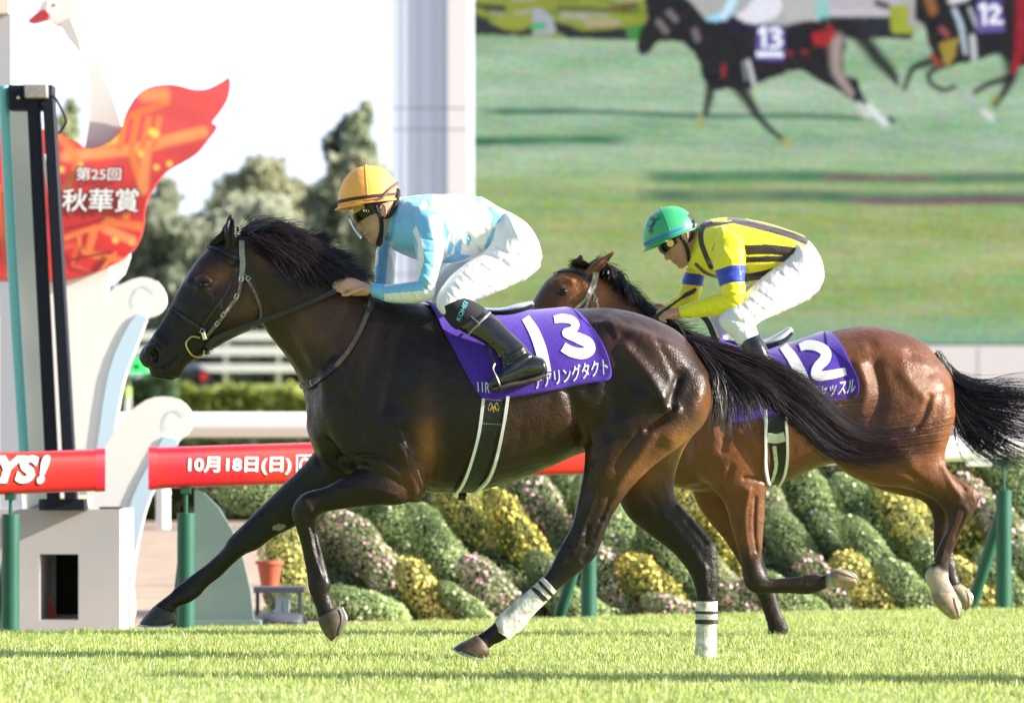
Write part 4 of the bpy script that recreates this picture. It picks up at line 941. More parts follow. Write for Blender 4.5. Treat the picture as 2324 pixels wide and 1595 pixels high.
# ---------------- the dark bay in front (number 13)
H1 = thing('horse', 'dark brown racehorse at full gallop in front, with white bandages on both hind legs', 'horse', P(1150, 1450, 20))
A = []
torso1 = [(765, 730, 700, 985, 0, .10), (812, 660, 722, 1040, 0, .19), (868, 664, 800, 1085, 0, .235), (940, 684, 890, 1108, 0, .255),
          (1020, 700, 985, 1118, 0, .272), (1100, 709, 1075, 1116, 0, .285), (1180, 711, 1165, 1092, 0, .29), (1255, 706, 1245, 1062, 0, .285),
          (1330, 699, 1318, 1030, 0, .275), (1405, 701, 1395, 1020, 0, .27), (1480, 722, 1468, 1010, 0, .255), (1545, 757, 1540, 990, 0, .21),
          (1590, 815, 1590, 960, 0, .13)]
A.append(loft(torso1, n=36, sub=5, e=2.15, cap=.35, skew=.05))
neck1 = [(552, 524, 575, 705, 0, .068), (585, 530, 604, 752, 0, .078), (630, 545, 622, 775, 0, .088), (682, 566, 650, 812, 0, .10), (740, 596, 672, 850, 0, .125),
         (800, 628, 690, 900, 0, .155), (850, 655, 705, 965, 0, .19)]
A.append(loft(neck1, n=28, sub=5, e=2.1, cap=.3, skew=-.12))
head1 = [(541, 530, 592, 640, 0, .075), (505, 545, 598, 690, 0, .088), (470, 565, 590, 722, 0, .10), (437, 602, 575, 746, 0, .10), (408, 648, 540, 762, 0, .092),
         (385, 700, 505, 780, 0, .073), (359, 745, 472, 800, 0, .058), (337, 774, 446, 815, 0, .055), (321, 794, 424, 830, 0, .060),
         (315, 812, 415, 846, 0, .058), (324, 830, 408, 858, 0, .045)]
A.append(loft(head1, n=26, sub=5, e=2.3, cap=.12, skew=.1))
A.append(loft([(338, 838, 400, 838, 0, .035), (342, 853, 398, 860, 0, .032)], n=16, cap=.3))      # lower lip
A.append(loft([(512, 562, 540, 560, -.066, .022), (509, 535, 541, 540, -.072, .022), (509, 515, 539, 518, -.074, .018), (514, 499, 533, 500, -.072, .013), (519, 488, 527, 488, -.07, .006)], n=12, cap=.5))
A.append(loft([(500, 560, 528, 556, .05, .022), (497, 538, 528, 540, .055, .022), (502, 522, 528, 522, .058, .014), (508, 510, 520, 512, .06, .006)], n=12, cap=.5))
# near fore: shoulder and arm mass, then folded foreleg
A.append(loft([(800, 730, 930, 740, -.12, .07), (745, 830, 955, 850, -.155, .085), (735, 930, 980, 940, -.165, .095), (770, 1010, 985, 1010, -.17, .088),
               (815, 1065, 975, 1070, -.17, .072), (868, 1105, 967, 1112, -.165, .052), (905, 1130, 956, 1136, -.16, .036)], n=24, sub=5, cap=.4))
A.append(loft([(895, 1040, 945, 1135, -.165, .055), (852, 1047, 905, 1146, -.175, .060), (809, 1066, 861, 1147, -.175, .054), (770, 1086, 812, 1151, -.17, .044), (738, 1104, 765, 1157, -.165, .038),
               (708, 1112, 738, 1162, -.16, .038), (684, 1122, 722, 1172, -.158, .040), (666, 1146, 719, 1182, -.156, .038), (663, 1172, 718, 1190, -.156, .034),
               (672, 1198, 717, 1200, -.156, .027), (684, 1240, 727, 1236, -.156, .023), (692, 1280, 737, 1276, -.155, .022), (697, 1308, 746, 1308, -.155, .026),
               (699, 1332, 751, 1324, -.155, .029), (706, 1352, 748, 1342, -.155, .026), (716, 1376, 752, 1362, -.155, .023), (722, 1400, 760, 1378, -.155, .028), (728, 1412, 772, 1390, -.155, .03)],
              n=18, sub=4, cap=.3))
# far fore: stretched ahead
A.append(loft([(745, 960, 860, 1100, .10, .09), (700, 1040, 790, 1140, .12, .07), (637, 1104, 705, 1180, .13, .054), (602, 1139, 661, 1199, .135, .046), (558, 1183, 620, 1220, .14, .04),
               (519, 1222, 585, 1246, .145, .04), (506, 1243, 556, 1258, .145, .037), (475, 1274, 528, 1281, .147, .026), (430, 1308, 500, 1308, .15, .023), (399, 1332, 474, 1328, .15, .025),
               (388, 1344, 452, 1352, .15, .029), (376, 1354, 428, 1368, .15, .028), (360, 1366, 404, 1376, .15, .026), (346, 1378, 397, 1388, .15, .03)], n=18, sub=4, cap=.3))
# near hind
A.append(loft([(1385, 740, 1560, 800, -.10, .14), (1345, 860, 1612, 880, -.13, .145), (1330, 950, 1606, 950, -.145, .135), (1326, 1030, 1560, 1000, -.155, .115), (1320, 1080, 1480, 1060, -.16, .088),
               (1311, 1132, 1420, 1125, -.16, .062), (1298, 1190, 1386, 1178, -.158, .045), (1280, 1226, 1372, 1212, -.157, .038), (1270, 1243, 1363, 1236, -.156, .036), (1258, 1268, 1352, 1262, -.155, .036),
               (1248, 1289, 1325, 1289, -.155, .032), (1238, 1304, 1294, 1316, -.155, .027), (1226, 1318, 1268, 1336, -.155, .024), (1196, 1346, 1232, 1370, -.155, .022), (1166, 1374, 1202, 1402, -.155, .023),
               (1138, 1396, 1178, 1428, -.155, .028), (1122, 1412, 1160, 1442, -.155, .028), (1106, 1426, 1136, 1456, -.155, .024), (1092, 1436, 1118, 1464, -.155, .026), (1082, 1442, 1110, 1472, -.155, .03)],
              n=26, sub=4, cap=.25))
# far hind, planted
A.append(loft([(1400, 860, 1590, 870, .11, .13), (1395, 980, 1588, 960, .12, .12), (1392, 1060, 1552, 1020, .12, .095), (1402, 1130, 1530, 1090, .12, .075), (1430, 1178, 1537, 1135, .12, .055),
               (1480, 1218, 1572, 1175, .12, .044), (1520, 1248, 1602, 1210, .12, .038), (1543, 1272, 1626, 1240, .12, .036), (1560, 1294, 1629, 1268, .12, .036), (1572, 1318, 1629, 1300, .12, .032),
               (1579, 1345, 1628, 1335, .12, .026), (1583, 1375, 1625, 1372, .12, .023), (1584, 1430, 1623, 1430, .12, .023), (1580, 1470, 1624, 1468, .12, .028), (1576, 1492, 1622, 1490, .12, .028), (1568, 1510, 1612, 1508, .12, .026)],
              n=22, sub=4, cap=.25))
zones1 = [(1360, 960, 120), (1500, 850, 130), (1450, 780, 140), (1560, 950, 60), (870, 760, 120), (760, 900, 80), (930, 900, 120), (640, 640, 70), (600, 700, 45), (1420, 1100, 45), (1330, 1040, 60), (700, 950, 60), (850, 1060, 40), (570, 620, 60), (480, 640, 70)]
st1 = [
 # head
 ([(430, 640), (470, 668), (520, 720)], 9, 4), ([(505, 600), (530, 612)], 9, 7), ([(560, 640), (585, 690), (570, 735)], 10, 6), ([(555, 620), (540, 690), (500, 745)], 7, -4),
 ([(463, 647)], 16, 7), ([(450, 634), (464, 629), (478, 638)], 4, 7), ([(450, 656), (464, 661), (478, 656)], 3.5, 4), ([(400, 700), (430, 745), (440, 780)], 8, -3), ([(360, 770), (380, 790)], 9, 5),
 ([(345, 797), (352, 806), (350, 815)], 7, -16), ([(333, 800), (340, 788), (355, 786), (366, 797)], 4.5, 6), ([(372, 835), (392, 815), (404, 806)], 3.2, -7), ([(352, 832), (362, 846)], 3, -3), ([(338, 836), (356, 840), (372, 836)], 3.5, -6),
 ([(395, 660), (372, 715), (350, 755)], 8, 3), ([(470, 700), (440, 740)], 12, 3), ([(528, 600), (540, 585)], 7, -6),
 ([(522, 552), (521, 525), (524, 500)], 5, -12),
 # neck
 ([(600, 690), (650, 760), (700, 850)], 16, -7), ([(590, 590), (640, 650), (700, 720), (760, 790)], 26, 8), ([(650, 720), (700, 800), (740, 870)], 12, 6), ([(800, 680), (760, 780), (715, 860)], 14, -7),
 ([(640, 800), (670, 850), (690, 890)], 8, -4), ([(620, 660), (660, 720)], 10, -4),
 # shoulder, chest
 ([(760, 830), (730, 900), (740, 960), (790, 1020)], 18, 11), ([(700, 930), (710, 980), (740, 1020)], 12, 6), ([(850, 700), (820, 800), (800, 880)], 20, 8), ([(910, 760), (890, 860), (870, 950)], 16, -7), ([(960, 820), (940, 900)], 26, 9),
 ([(745, 1000), (780, 1040), (830, 1060)], 9, -9), ([(790, 890), (820, 960), (870, 1020)], 12, -6), ([(880, 950), (940, 950), (975, 960)], 22, 7), ([(985, 960), (990, 1040), (968, 1110)], 7, -8), ([(770, 1040), (850, 1035), (905, 1060)], 6, -9),
 ([(905, 1000), (930, 1060), (945, 1110)], 12, 6), ([(715, 1030), (725, 1050)], 8, -5),
 ([(900, 960), (915, 1000), (935, 1030)], 2.6, 3.0), ([(930, 965), (950, 1000), (960, 1015)], 2.6, 3.0), ([(870, 990), (890, 1020)], 2.4, 2.2), ([(945, 985), (975, 990)], 2.4, 2),
 ([(800, 1060), (860, 1070), (905, 1095)], 5, -3), ([(770, 1110), (840, 1108), (900, 1122)], 4, 3), ([(790, 1130), (860, 1132)], 4, -3), ([(700, 1200), (712, 1260), (730, 1310)], 3.4, 4), ([(710, 1200), (722, 1260)], 2.4, -4), ([(690, 1140), (705, 1160)], 8, 4),
 # ribs and belly
 ([(1190, 930), (1170, 1040)], 7, -.8), ([(1250, 910), (1230, 1020)], 8, -.8), ([(1120, 1040), (1200, 1020), (1290, 960)], 3, 2),
 ([(1290, 880), (1310, 940), (1325, 1000)], 16, -14), ([(1340, 760), (1350, 820), (1330, 880)], 20, -9), ([(1380, 730), (1405, 745)], 14, 9), ([(1350, 735), (1385, 740), (1400, 765)], 7, 5),
 # haunch: the great muscle edges
 ([(1420, 790), (1470, 850), (1505, 905), (1528, 930)], 16, 16), ([(1545, 850), (1528, 895), (1520, 915)], 12, -14), ([(1590, 860), (1585, 900), (1560, 950), (1520, 990)], 22, 14),
 ([(1528, 925), (1510, 950), (1470, 975)], 7, -14), ([(1440, 900), (1490, 905)], 20, 6), ([(1380, 860), (1400, 920), (1390, 980)], 24, -10), ([(1400, 960), (1380, 1020), (1370, 1070)], 24, 10), ([(1480, 990), (1430, 1060), (1400, 1110)], 12, 8),
 ([(1450, 980), (1400, 1060)], 6, -6), ([(1440, 760), (1520, 790), (1570, 830)], 22, 8), ([(1490, 770), (1540, 860)], 9, -4), ([(1340, 960), (1345, 1030)], 8, 6),
 ([(1350, 1120), (1325, 1190), (1310, 1230)], 7, 5), ([(1385, 1130), (1365, 1180)], 5, -6), ([(1375, 1170), (1355, 1215)], 4, 5), ([(1320, 1215), (1300, 1250)], 7, 5), ([(1340, 1240), (1325, 1270)], 7, -4), ([(1290, 1245), (1275, 1280)], 6, 4), ([(1335, 1195), (1330, 1235)], 4, -6),
 ([(1560, 1180), (1600, 1230)], 6, -6, 99), ([(1500, 1160), (1560, 1230), (1600, 1290)], 8, 5, 99), ([(1600, 1290), (1605, 1350)], 5, 4, 99), ([(1540, 1150), (1590, 1210)], 5, 4), ([(1470, 1120), (1500, 1160)], 7, -4),
]
def coat1(V, Q, N):
    x, y = Q[:, 0], Q[:, 1]; c = np.tile(np.array([.014, .0078, .0066]), (len(V), 1))
    def blob(cx, cy, rx, ry, col, k=1):
        nonlocal c
        w = np.exp(-(((x - cx) / rx) ** 2 + ((y - cy) / ry) ** 2)) * k; c = mix(c, col, np.clip(w, 0, 1))
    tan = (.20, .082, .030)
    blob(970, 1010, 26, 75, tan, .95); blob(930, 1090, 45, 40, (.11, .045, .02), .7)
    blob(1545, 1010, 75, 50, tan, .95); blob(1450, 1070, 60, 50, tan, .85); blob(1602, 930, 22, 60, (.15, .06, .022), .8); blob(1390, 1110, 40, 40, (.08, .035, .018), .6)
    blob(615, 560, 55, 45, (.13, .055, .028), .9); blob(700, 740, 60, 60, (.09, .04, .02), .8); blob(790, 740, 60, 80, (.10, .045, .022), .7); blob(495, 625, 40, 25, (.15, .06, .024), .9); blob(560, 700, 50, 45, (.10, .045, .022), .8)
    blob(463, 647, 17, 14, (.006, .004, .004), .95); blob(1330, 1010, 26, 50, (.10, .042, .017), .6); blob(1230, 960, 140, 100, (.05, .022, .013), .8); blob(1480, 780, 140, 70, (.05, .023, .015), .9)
    w = np.clip((y - 1190) / 50, 0, 1) * .9; c = mix(c, (.010, .007, .0065), w)
    w = ((x < 660) & (y > 1060)).astype(float) * .85; c = mix(c, (.009, .007, .007), w)
    w = np.exp(-(((x - 340) / 45) ** 2 + ((y - 830) / 45) ** 2)); c = mix(c, (.013, .009, .009), w)
    w = np.exp(-(((x - 351) / 9) ** 2 + ((y - 805) / 8) ** 2)); c = mix(c, (.02, .002, .002), np.clip(w * 1.6, 0, 1))
    w = ((x > 505) & (x < 545) & (y < 565)).astype(float); c = mix(c, (.010, .007, .006), w)
    w = (((x - 633) / 15) ** 2 + ((y - 1196) / 7) ** 2 + (x - 633) * (y - 1196) / 190 < 1).astype(float); c = mix(c, (.25, .23, .2), w)
    return c * (1 + .12 * vnoise(V, 6, 5))[:, None]
h1body, V1, F1, B1 = horse_common(H1, 20, A, .0065, zones1, st1, coat1, M_coat)
# eyes, hooves
for s in (-1, 1):
    c = P(463, 647, 20 + s * .084); e = obj('eye', *ellipsoid(c, (.020, .020, .015)), M_eye, H1)
hoof(H1, [(721, 1404, 772, 1374, -.155, .044), (726, 1420, 782, 1388, -.155, .048), (737, 1440, 784, 1404, -.155, .046), (751, 1455, 774, 1434, -.155, .03)], .042, 20,
     [(762, 1454), (777, 1432), (786, 1404), (776, 1378)], (.05, .045, .04), (.12, .09, .06))
hoof(H1, [(348, 1376, 396, 1390, .15, .044), (336, 1389, 401, 1402, .15, .05), (324, 1403, 399, 1412, .15, .053), (316, 1415, 390, 1419, .15, .054)], .052, 20,
     [(314, 1418), (335, 1421), (370, 1421), (392, 1417)], (.03, .03, .032))
hoof(H1, [(1080, 1440, 1108, 1466, -.155, .042), (1062, 1450, 1112, 1478, -.155, .05), (1042, 1460, 1108, 1488, -.155, .053), (1028, 1470, 1098, 1494, -.155, .054)], .052, 20,
     [(1026, 1470), (1045, 1482), (1075, 1492), (1100, 1496)], (.045, .03, .025), (.14, .09, .06))
hoof(H1, [(1566, 1500, 1612, 1504, .12, .046), (1552, 1514, 1606, 1518, .12, .054)], .05, 20, [(1550, 1515), (1570, 1519), (1590, 1520), (1606, 1519)])
# leg bandages with black tape
def bandage(par, secs, tapes, d):
    v, f = loft(secs, d, n=22, sub=6, cap=.02)
    v = v + normals(v, np.array([q for q in f if len(q) == 4])) * (vnoise(v, 55, 2) * .0016)[:, None]
    o = obj('leg_bandage', v, f, M_band, par); fixn(o)
    for t in tapes:
        v, f = loft(t, d, n=22, sub=3, cap=.02); q = obj('tape', v, f, M_tape, o); fixn(q)
bandage(H1, [(1232, 1309, 1264, 1342, -.155, .034), (1206, 1333, 1240, 1366, -.155, .032), (1172, 1362, 1207, 1400, -.155, .031), (1140, 1389, 1182, 1430, -.155, .035), (1124, 1408, 1168, 1440, -.155, .037), (1126, 1430, 1158, 1450, -.155, .036)],
        [[(1224, 1315, 1257, 1349, -.155, .0345), (1219, 1320, 1251, 1354, -.155, .0345)], [(1212, 1327, 1245, 1361, -.155, .0335), (1204, 1334, 1237, 1368, -.155, .0335)]], 20)
bandage(H1, [(1578, 1364, 1629, 1364, .12, .034), (1579, 1400, 1628, 1400, .12, .032), (1579, 1450, 1626, 1450, .12, .033), (1575, 1488, 1627, 1488, .12, .037), (1574, 1497, 1624, 1497, .12, .037)],
        [[(1577, 1386, 1630, 1386, .12, .0345), (1577, 1392, 1630, 1392, .12, .0345)], [(1577, 1405, 1630, 1405, .12, .034), (1577, 1415, 1630, 1415, .12, .034)]], 20)
# mane, forelock, tail
g = []
for (rx, ry), (mx, my), (tx, ty), yo in [
    ((548, 528), (578, 508), (640, 520), -.02), ((556, 532), (602, 508), (668, 514), -.03), ((566, 540), (612, 520), (700, 556), -.07), ((575, 534), (640, 512), (720, 548), -.03), ((590, 545), (650, 540), (735, 590), -.09),
    ((605, 545), (670, 528), (745, 560), -.03), ((625, 555), (690, 560), (765, 612), -.10), ((650, 562), (710, 545), (760, 545), -.02), ((672, 575), (730, 585), (800, 632), -.11), ((700, 585), (755, 572), (822, 600), -.04),
    ((730, 600), (780, 598), (846, 628), -.06), ((760, 615), (800, 615), (850, 650), -.06), ((790, 630), (825, 632), (862, 662), -.04)]:
    g.append([(rx, ry, yo * .5), (mx, my, yo), ((mx + tx) / 2, (my + ty) / 2 + 4, yo), (tx, ty, yo * 1.1)])
v, f = strands(g, 2100, .0016, seed=3, jit=12, jd=.03, rootj=6, tips=(.35, 1.1), curl=5)
g2 = [[(565, 545, -.085), (600, 560, -.105), (640, 590, -.115)], [(600, 550, -.09), (640, 575, -.115), (690, 615, -.125)], [(640, 565, -.09), (690, 595, -.12), (735, 640, -.135)],
      [(690, 585, -.09), (730, 610, -.125), (780, 650, -.14)], [(740, 610, -.09), (780, 630, -.13), (835, 655, -.14)]]
v2, f2 = strands(g2, 1300, .0017, seed=4, jit=12, jd=.012, rootj=8, tips=(.5, 1.1), curl=4)
g3 = [[(690, 570, -.02), (715, 545, -.03), (735, 535, -.03), (755, 528, -.03)], [(710, 580, -.03), (728, 560, -.04), (742, 548, -.04), (770, 540, -.04)], [(715, 575, -.03), (728, 550, -.04), (733, 538, -.03), (738, 520, -.03)]]
v3, f3 = strands(g3, 380, .0016, seed=5, jit=5, jd=.01, rootj=4, tips=(.6, 1.0))
obj('mane', np.vstack([v, v2, v3]), np.vstack([f, f2 + len(v), f3 + len(v) + len(v2)]), M_hairb, H1)
v, f = strands([[(535, 520, -.03), (510, 530, -.03), (488, 548, -.02), (470, 566, -.02)], [(538, 522, .03), (512, 534, .02), (492, 552, .0), (478, 562, 0)]], 260, .0018, seed=6, jit=4, jd=.012, tips=(.6, 1))
obj('forelock', v, f, M_hair, H1)
tg = [
 [(1566, 772, 0), (1640, 792, -.02), (1724, 818, -.03), (1770, 834, -.05), (1815, 846, -.06)],
 [(1568, 778, 0), (1660, 806, -.02), (1750, 834, -.04), (1825, 872, -.06), (1885, 932, -.06), (1950, 972, -.05), (2060, 962, -.04), (2170, 930, -.03)],
 [(1570, 785, 0), (1660, 818, -.03), (1755, 852, -.05), (1830, 895, -.06), (1900, 955, -.06), (1970, 992, -.05), (2070, 990, -.04), (2180, 970, -.03)],
 [(1572, 795, 0), (1655, 832, -.04), (1750, 872, -.06), (1825, 922, -.07), (1895, 985, -.06), (1965, 1018, -.04), (2060, 1015, -.03), (2140, 1005, -.02)],
 [(1574, 805, 0), (1650, 845, -.05), (1745, 890, -.07), (1815, 945, -.07), (1880, 1008, -.06), (1945, 1040, -.04), (2020, 1042, -.03), (2080, 1036, -.02)],
 [(1576, 810, 0), (1650, 852, -.05), (1735, 900, -.07), (1800, 955, -.07), (1860, 1010, -.06), (1915, 1042, -.04), (1970, 1052, -.03), (2030, 1050, -.02)]]
v, f = strands(tg, 2200, .0014, seed=11, jit=9, jd=.035, rootj=6, tips=(.5, 1.06), curl=6, seg=14)
tg2 = [[(1578, 800, -.03), (1610, 850, -.06), (1620, 900, -.07), (1612, 960, -.07)], [(1585, 800, -.03), (1630, 850, -.07), (1650, 910, -.08), (1645, 985, -.08)],
       [(1590, 800, -.03), (1650, 855, -.08), (1690, 905, -.09), (1700, 960, -.09)], [(1600, 800, -.03), (1670, 850, -.08), (1730, 890, -.09), (1770, 950, -.09)], [(1610, 800, -.03), (1690, 850, -.08), (1760, 880, -.09), (1800, 905, -.09)]]
v2, f2 = strands(tg2, 1500, .0016, seed=12, jit=9, jd=.02, rootj=8, tips=(.55, 1.05), curl=4)
obj('tail', np.vstack([v, v2]), np.vstack([f, f2 + len(v)]), M_hairb, H1)

# ---------------- the bay behind (number 12)
D2 = 22.7
H2 = thing('horse', 'bright bay racehorse with black lower legs galloping behind the dark one', 'horse', P(1900, 1440, D2))
A = []
A.append(loft([(1545, 810, 1485, 1035, 0, .11), (1590, 770, 1515, 1095, 0, .19), (1650, 778, 1600, 1118, 0, .24), (1720, 792, 1690, 1112, 0, .265), (1790, 785, 1780, 1094, 0, .28),
               (1850, 765, 1850, 1064, 0, .285), (1915, 745, 1905, 1050, 0, .28), (1980, 740, 1975, 1055, 0, .27), (2045, 754, 2040, 1060, 0, .255), (2100, 780, 2100, 1050, 0, .22), (2145, 835, 2140, 1000, 0, .14)],
              D2, n=34, sub=5, e=2.15, cap=.35, skew=.05))
A.append(loft([(1345, 612, 1352, 740, 0, .062), (1385, 632, 1380, 800, 0, .075), (1430, 670, 1410, 860, 0, .09), (1480, 712, 1440, 920, 0, .11), (1535, 748, 1470, 980, 0, .14), (1590, 775, 1500, 1040, 0, .18)], D2, n=26, sub=5, cap=.3, skew=-.1))
A.append(loft([(1345, 612, 1390, 690, 0, .068), (1310, 606, 1385, 725, 0, .084), (1275, 612, 1362, 752, 0, .094), (1240, 636, 1330, 770, 0, .094), (1218, 668, 1290, 784, 0, .084), (1196, 706, 1258, 800, 0, .068), (1172, 748, 1228, 815, 0, .055),
               (1154, 775, 1206, 830, 0, .05), (1142, 792, 1190, 846, 0, .055), (1140, 808, 1182, 858, 0, .048)], D2, n=24, sub=5, e=2.3, cap=.2, skew=.1))
A.append(loft([(1322, 616, 1350, 636, -.062, .02), (1342, 598, 1366, 614, -.075, .02), (1366, 583, 1382, 594, -.08, .014), (1390, 570, 1396, 575, -.08, .005)], D2, n=12, cap=.5))
A.append(loft([(1293, 612, 1325, 612, .05, .02), (1300, 595, 1327, 597, .055, .018), (1314, 578, 1324, 580, .06, .006)], D2, n=12, cap=.5))
# near shoulder + foreleg
A.append(loft([(1560, 860, 1700, 850, -.13, .07), (1540, 960, 1745, 960, -.165, .09), (1560, 1040, 1748, 1040, -.175, .092), (1600, 1095, 1745, 1090, -.172, .08), (1636, 1130, 1739, 1130, -.168, .064),
               (1650, 1160, 1736, 1165, -.166, .052), (1660, 1197, 1733, 1200, -.164, .044), (1675, 1250, 1730, 1248, -.162, .036), (1682, 1285, 1730, 1280, -.16, .036), (1686, 1312, 1742, 1306, -.16, .039),
               (1694, 1332, 1755, 1312, -.16, .036), (1718, 1348, 1768, 1312, -.16, .028), (1745, 1346, 1775, 1311, -.16, .024), (1790, 1346, 1810, 1308, -.16, .022), (1832, 1349, 1838, 1303, -.16, .026), (1858, 1342, 1852, 1302, -.16, .029),
               (1872, 1336, 1864, 1306, -.16, .025), (1888, 1333, 1880, 1300, -.16, .026), (1896, 1332, 1892, 1294, -.16, .03)], D2, n=20, sub=4, cap=.3))
# far foreleg, planted
A.append(loft([(1545, 1020, 1660, 1060, .10, .09), (1575, 1130, 1665, 1120, .12, .065), (1610, 1185, 1690, 1165, .13, .05), (1640, 1220, 1712, 1210, .135, .042), (1668, 1262, 1728, 1250, .14, .038), (1690, 1300, 1738, 1288, .14, .038), (1706, 1330, 1750, 1318, .14, .032),
               (1720, 1355, 1760, 1345, .14, .024), (1734, 1394, 1773, 1388, .14, .022), (1742, 1420, 1786, 1412, .14, .027), (1742, 1432, 1790, 1428, .14, .029), (1738, 1448, 1786, 1446, .14, .03)], D2, n=18, sub=4, cap=.3))
# near hind
A.append(loft([(1930, 800, 2120, 830, -.10, .14), (1890, 920, 2168, 920, -.13, .145), (1885, 1000, 2160, 980, -.145, .13), (1900, 1060, 2146, 1030, -.15, .105), (1975, 1098, 2150, 1060, -.152, .08), (2050, 1108, 2165, 1078, -.152, .06),
               (2095, 1122, 2192, 1096, -.152, .046), (2125, 1138, 2216, 1110, -.152, .038), (2142, 1160, 2224, 1128, -.152, .036), (2150, 1182, 2214, 1156, -.152, .036), (2146, 1206, 2200, 1176, -.152, .031),
               (2136, 1226, 2186, 1200, -.152, .025), (2126, 1250, 2168, 1238, -.152, .023), (2116, 1276, 2156, 1272, -.152, .024), (2100, 1300, 2153, 1300, -.152, .030), (2101, 1318, 2154, 1316, -.152, .029), (2110, 1338, 2164, 1334, -.152, .026), (2114, 1350, 2168, 1344, -.152, .03)],
              D2, n=24, sub=4, cap=.25))
# far hind
A.append(loft([(1880, 960, 2120, 940, .12, .12), (1890, 1050, 2120, 1030, .13, .09), (1965, 1098, 2110, 1080, .13, .065), (2035, 1122, 2150, 1094, .13, .05), (2085, 1134, 2185, 1108, .13, .04), (2108, 1152, 2200, 1128, .13, .036), (2117, 1176, 2196, 1156, .13, .034),
               (2118, 1200, 2170, 1190, .13, .028), (2118, 1240, 2160, 1234, .13, .023), (2120, 1268, 2166, 1262, .13, .024), (2124, 1290, 2170, 1286, .13, .029), (2130, 1312, 2174, 1306, .13, .028), (2146, 1334, 2180, 1324, .13, .028)], D2, n=20, sub=4, cap=.25))
zones2 = [(1650, 900, 120), (1590, 1060, 60), (1900, 950, 120), (2000, 850, 130), (2080, 930, 90), (1880, 1060, 50), (2080, 1060, 50), (1380, 700, 60), (1320, 680, 60), (1560, 950, 80), (1700, 1080, 45)]
st2 = [
 ([(1258, 640), (1285, 632), (1300, 640)], 7, 6), ([(1276, 658)], 11, 6), ([(1330, 650), (1345, 700)], 9, 5), ([(1300, 600), (1340, 610)], 6, -3), ([(1338, 630), (1360, 610), (1385, 585)], 4, -9),
 ([(1560, 920), (1580, 1000), (1570, 1060)], 12, 7), ([(1640, 900), (1650, 970), (1640, 1020)], 9, -6), ([(1600, 900), (1620, 980)], 12, 6), ([(1680, 980), (1720, 1020), (1738, 1060)], 16, 9), ([(1690, 1085), (1738, 1090)], 5, -7),
 ([(1700, 1110), (1690, 1180), (1700, 1260)], 6, 6), ([(1715, 1130), (1712, 1200), (1718, 1250)], 4, -6), ([(1690, 1110)], 8, 4), ([(1660, 1060), (1640, 1110)], 7, -5), ([(1720, 1330), (1780, 1330), (1830, 1328)], 4, 3),
 ([(1740, 860), (1735, 940)], 7, -4), ([(1560, 1110), (1620, 1100), (1650, 1130)], 6, -6),
 ([(1905, 830), (1930, 870), (1925, 920), (1905, 960)], 14, -12), ([(1950, 830), (1965, 880), (1955, 930)], 14, 12), ([(1985, 830), (2000, 900), (1985, 960)], 14, -12), ([(1915, 800), (1960, 790)], 12, 6),
 ([(2050, 850), (2085, 890), (2110, 905)], 16, 8), ([(2110, 900), (2100, 940), (2080, 970)], 8, -12), ([(2150, 900), (2145, 950), (2125, 1000)], 14, 8), ([(2130, 830), (2140, 870)], 14, 6), ([(2060, 800), (2110, 850)], 10, -5), ([(2000, 780), (2050, 800)], 16, 6),
 ([(2020, 1000), (2070, 1050)], 16, 8), ([(1960, 1040), (2040, 1060), (2100, 1100)], 7, -7), ([(2140, 1060), (2160, 1100), (2180, 1130)], 7, 6), ([(2150, 1060), (2190, 1110)], 4, -7), ([(2175, 1160), (2150, 1220), (2135, 1270)], 4, 4), ([(2190, 1165), (2168, 1220)], 3, -5), ([(2150, 1130), (2190, 1150)], 7, 4),
]
def coat2(V, Q, N):
    x, y = Q[:, 0], Q[:, 1]; c = np.tile(np.array([.130, .046, .0175]), (len(V), 1))
    def blob(cx, cy, rx, ry, col, k=1):
        nonlocal c
        w = np.exp(-(((x - cx) / rx) ** 2 + ((y - cy) / ry) ** 2)) * k; c = mix(c, col, np.clip(w, 0, 1))
    blob(1990, 760, 150, 50, (.085, .028, .013), .9); blob(2140, 960, 40, 90, (.25, .092, .032), .85); blob(1700, 1040, 60, 60, (.22, .075, .026), .8); blob(1600, 980, 80, 90, (.20, .07, .028), .7)
    blob(1230, 680, 45, 60, (.055, .022, .012), .95); blob(1310, 655, 30, 30, (.30, .11, .04), .9); blob(1360, 660, 26, 40, (.28, .10, .035), .8); blob(1920, 900, 26, 60, (.30, .12, .045), .8); blob(1385, 585, 14, 14, (.03, .015, .01), .9)
    blob(1277, 662, 18, 15, (.008, .005, .004), .95)
    blk = np.array((.014, .009, .0075))
    w = np.clip((y - 1205 - (x < 1800) * 20) / 55, 0, 1); c = mix(c, blk, w * .95)
    w = np.clip((y - 1105) / 40, 0, 1) * (x > 2075); c = mix(c, (.028, .013, .010), w * .9)
    wh = np.clip((y - 1288 + 6 * vnoise(V, 40, 4)) / 8, 0, 1) * (x > 2080) * np.clip((1352 - y) / 6, 0, 1) * (V[:, 1] < D2); c = mix(c, (.50, .43, .34), np.clip(wh * (.75 + .35 * vnoise(V, 22, 9)), 0, 1))
    w = ((x > 1872) & (x < 1960) & (y > 1280) & (y < 1345)).astype(float) * np.clip((x - 1872) / 10, 0, 1); c = mix(c, (.45, .42, .38), w)
    return c * (1 + .12 * vnoise(V, 6, 8))[:, None]
h2body, V2, F2, B2 = horse_common(H2, D2, A, .0075, zones2, st2, coat2, M_coat2)
for s in (-1, 1):
    obj('eye', *ellipsoid(P(1277, 662, D2 + s * .080), (.023, .020, .018)), M_eye, H2)
tanh_ = (.42, .33, .22)
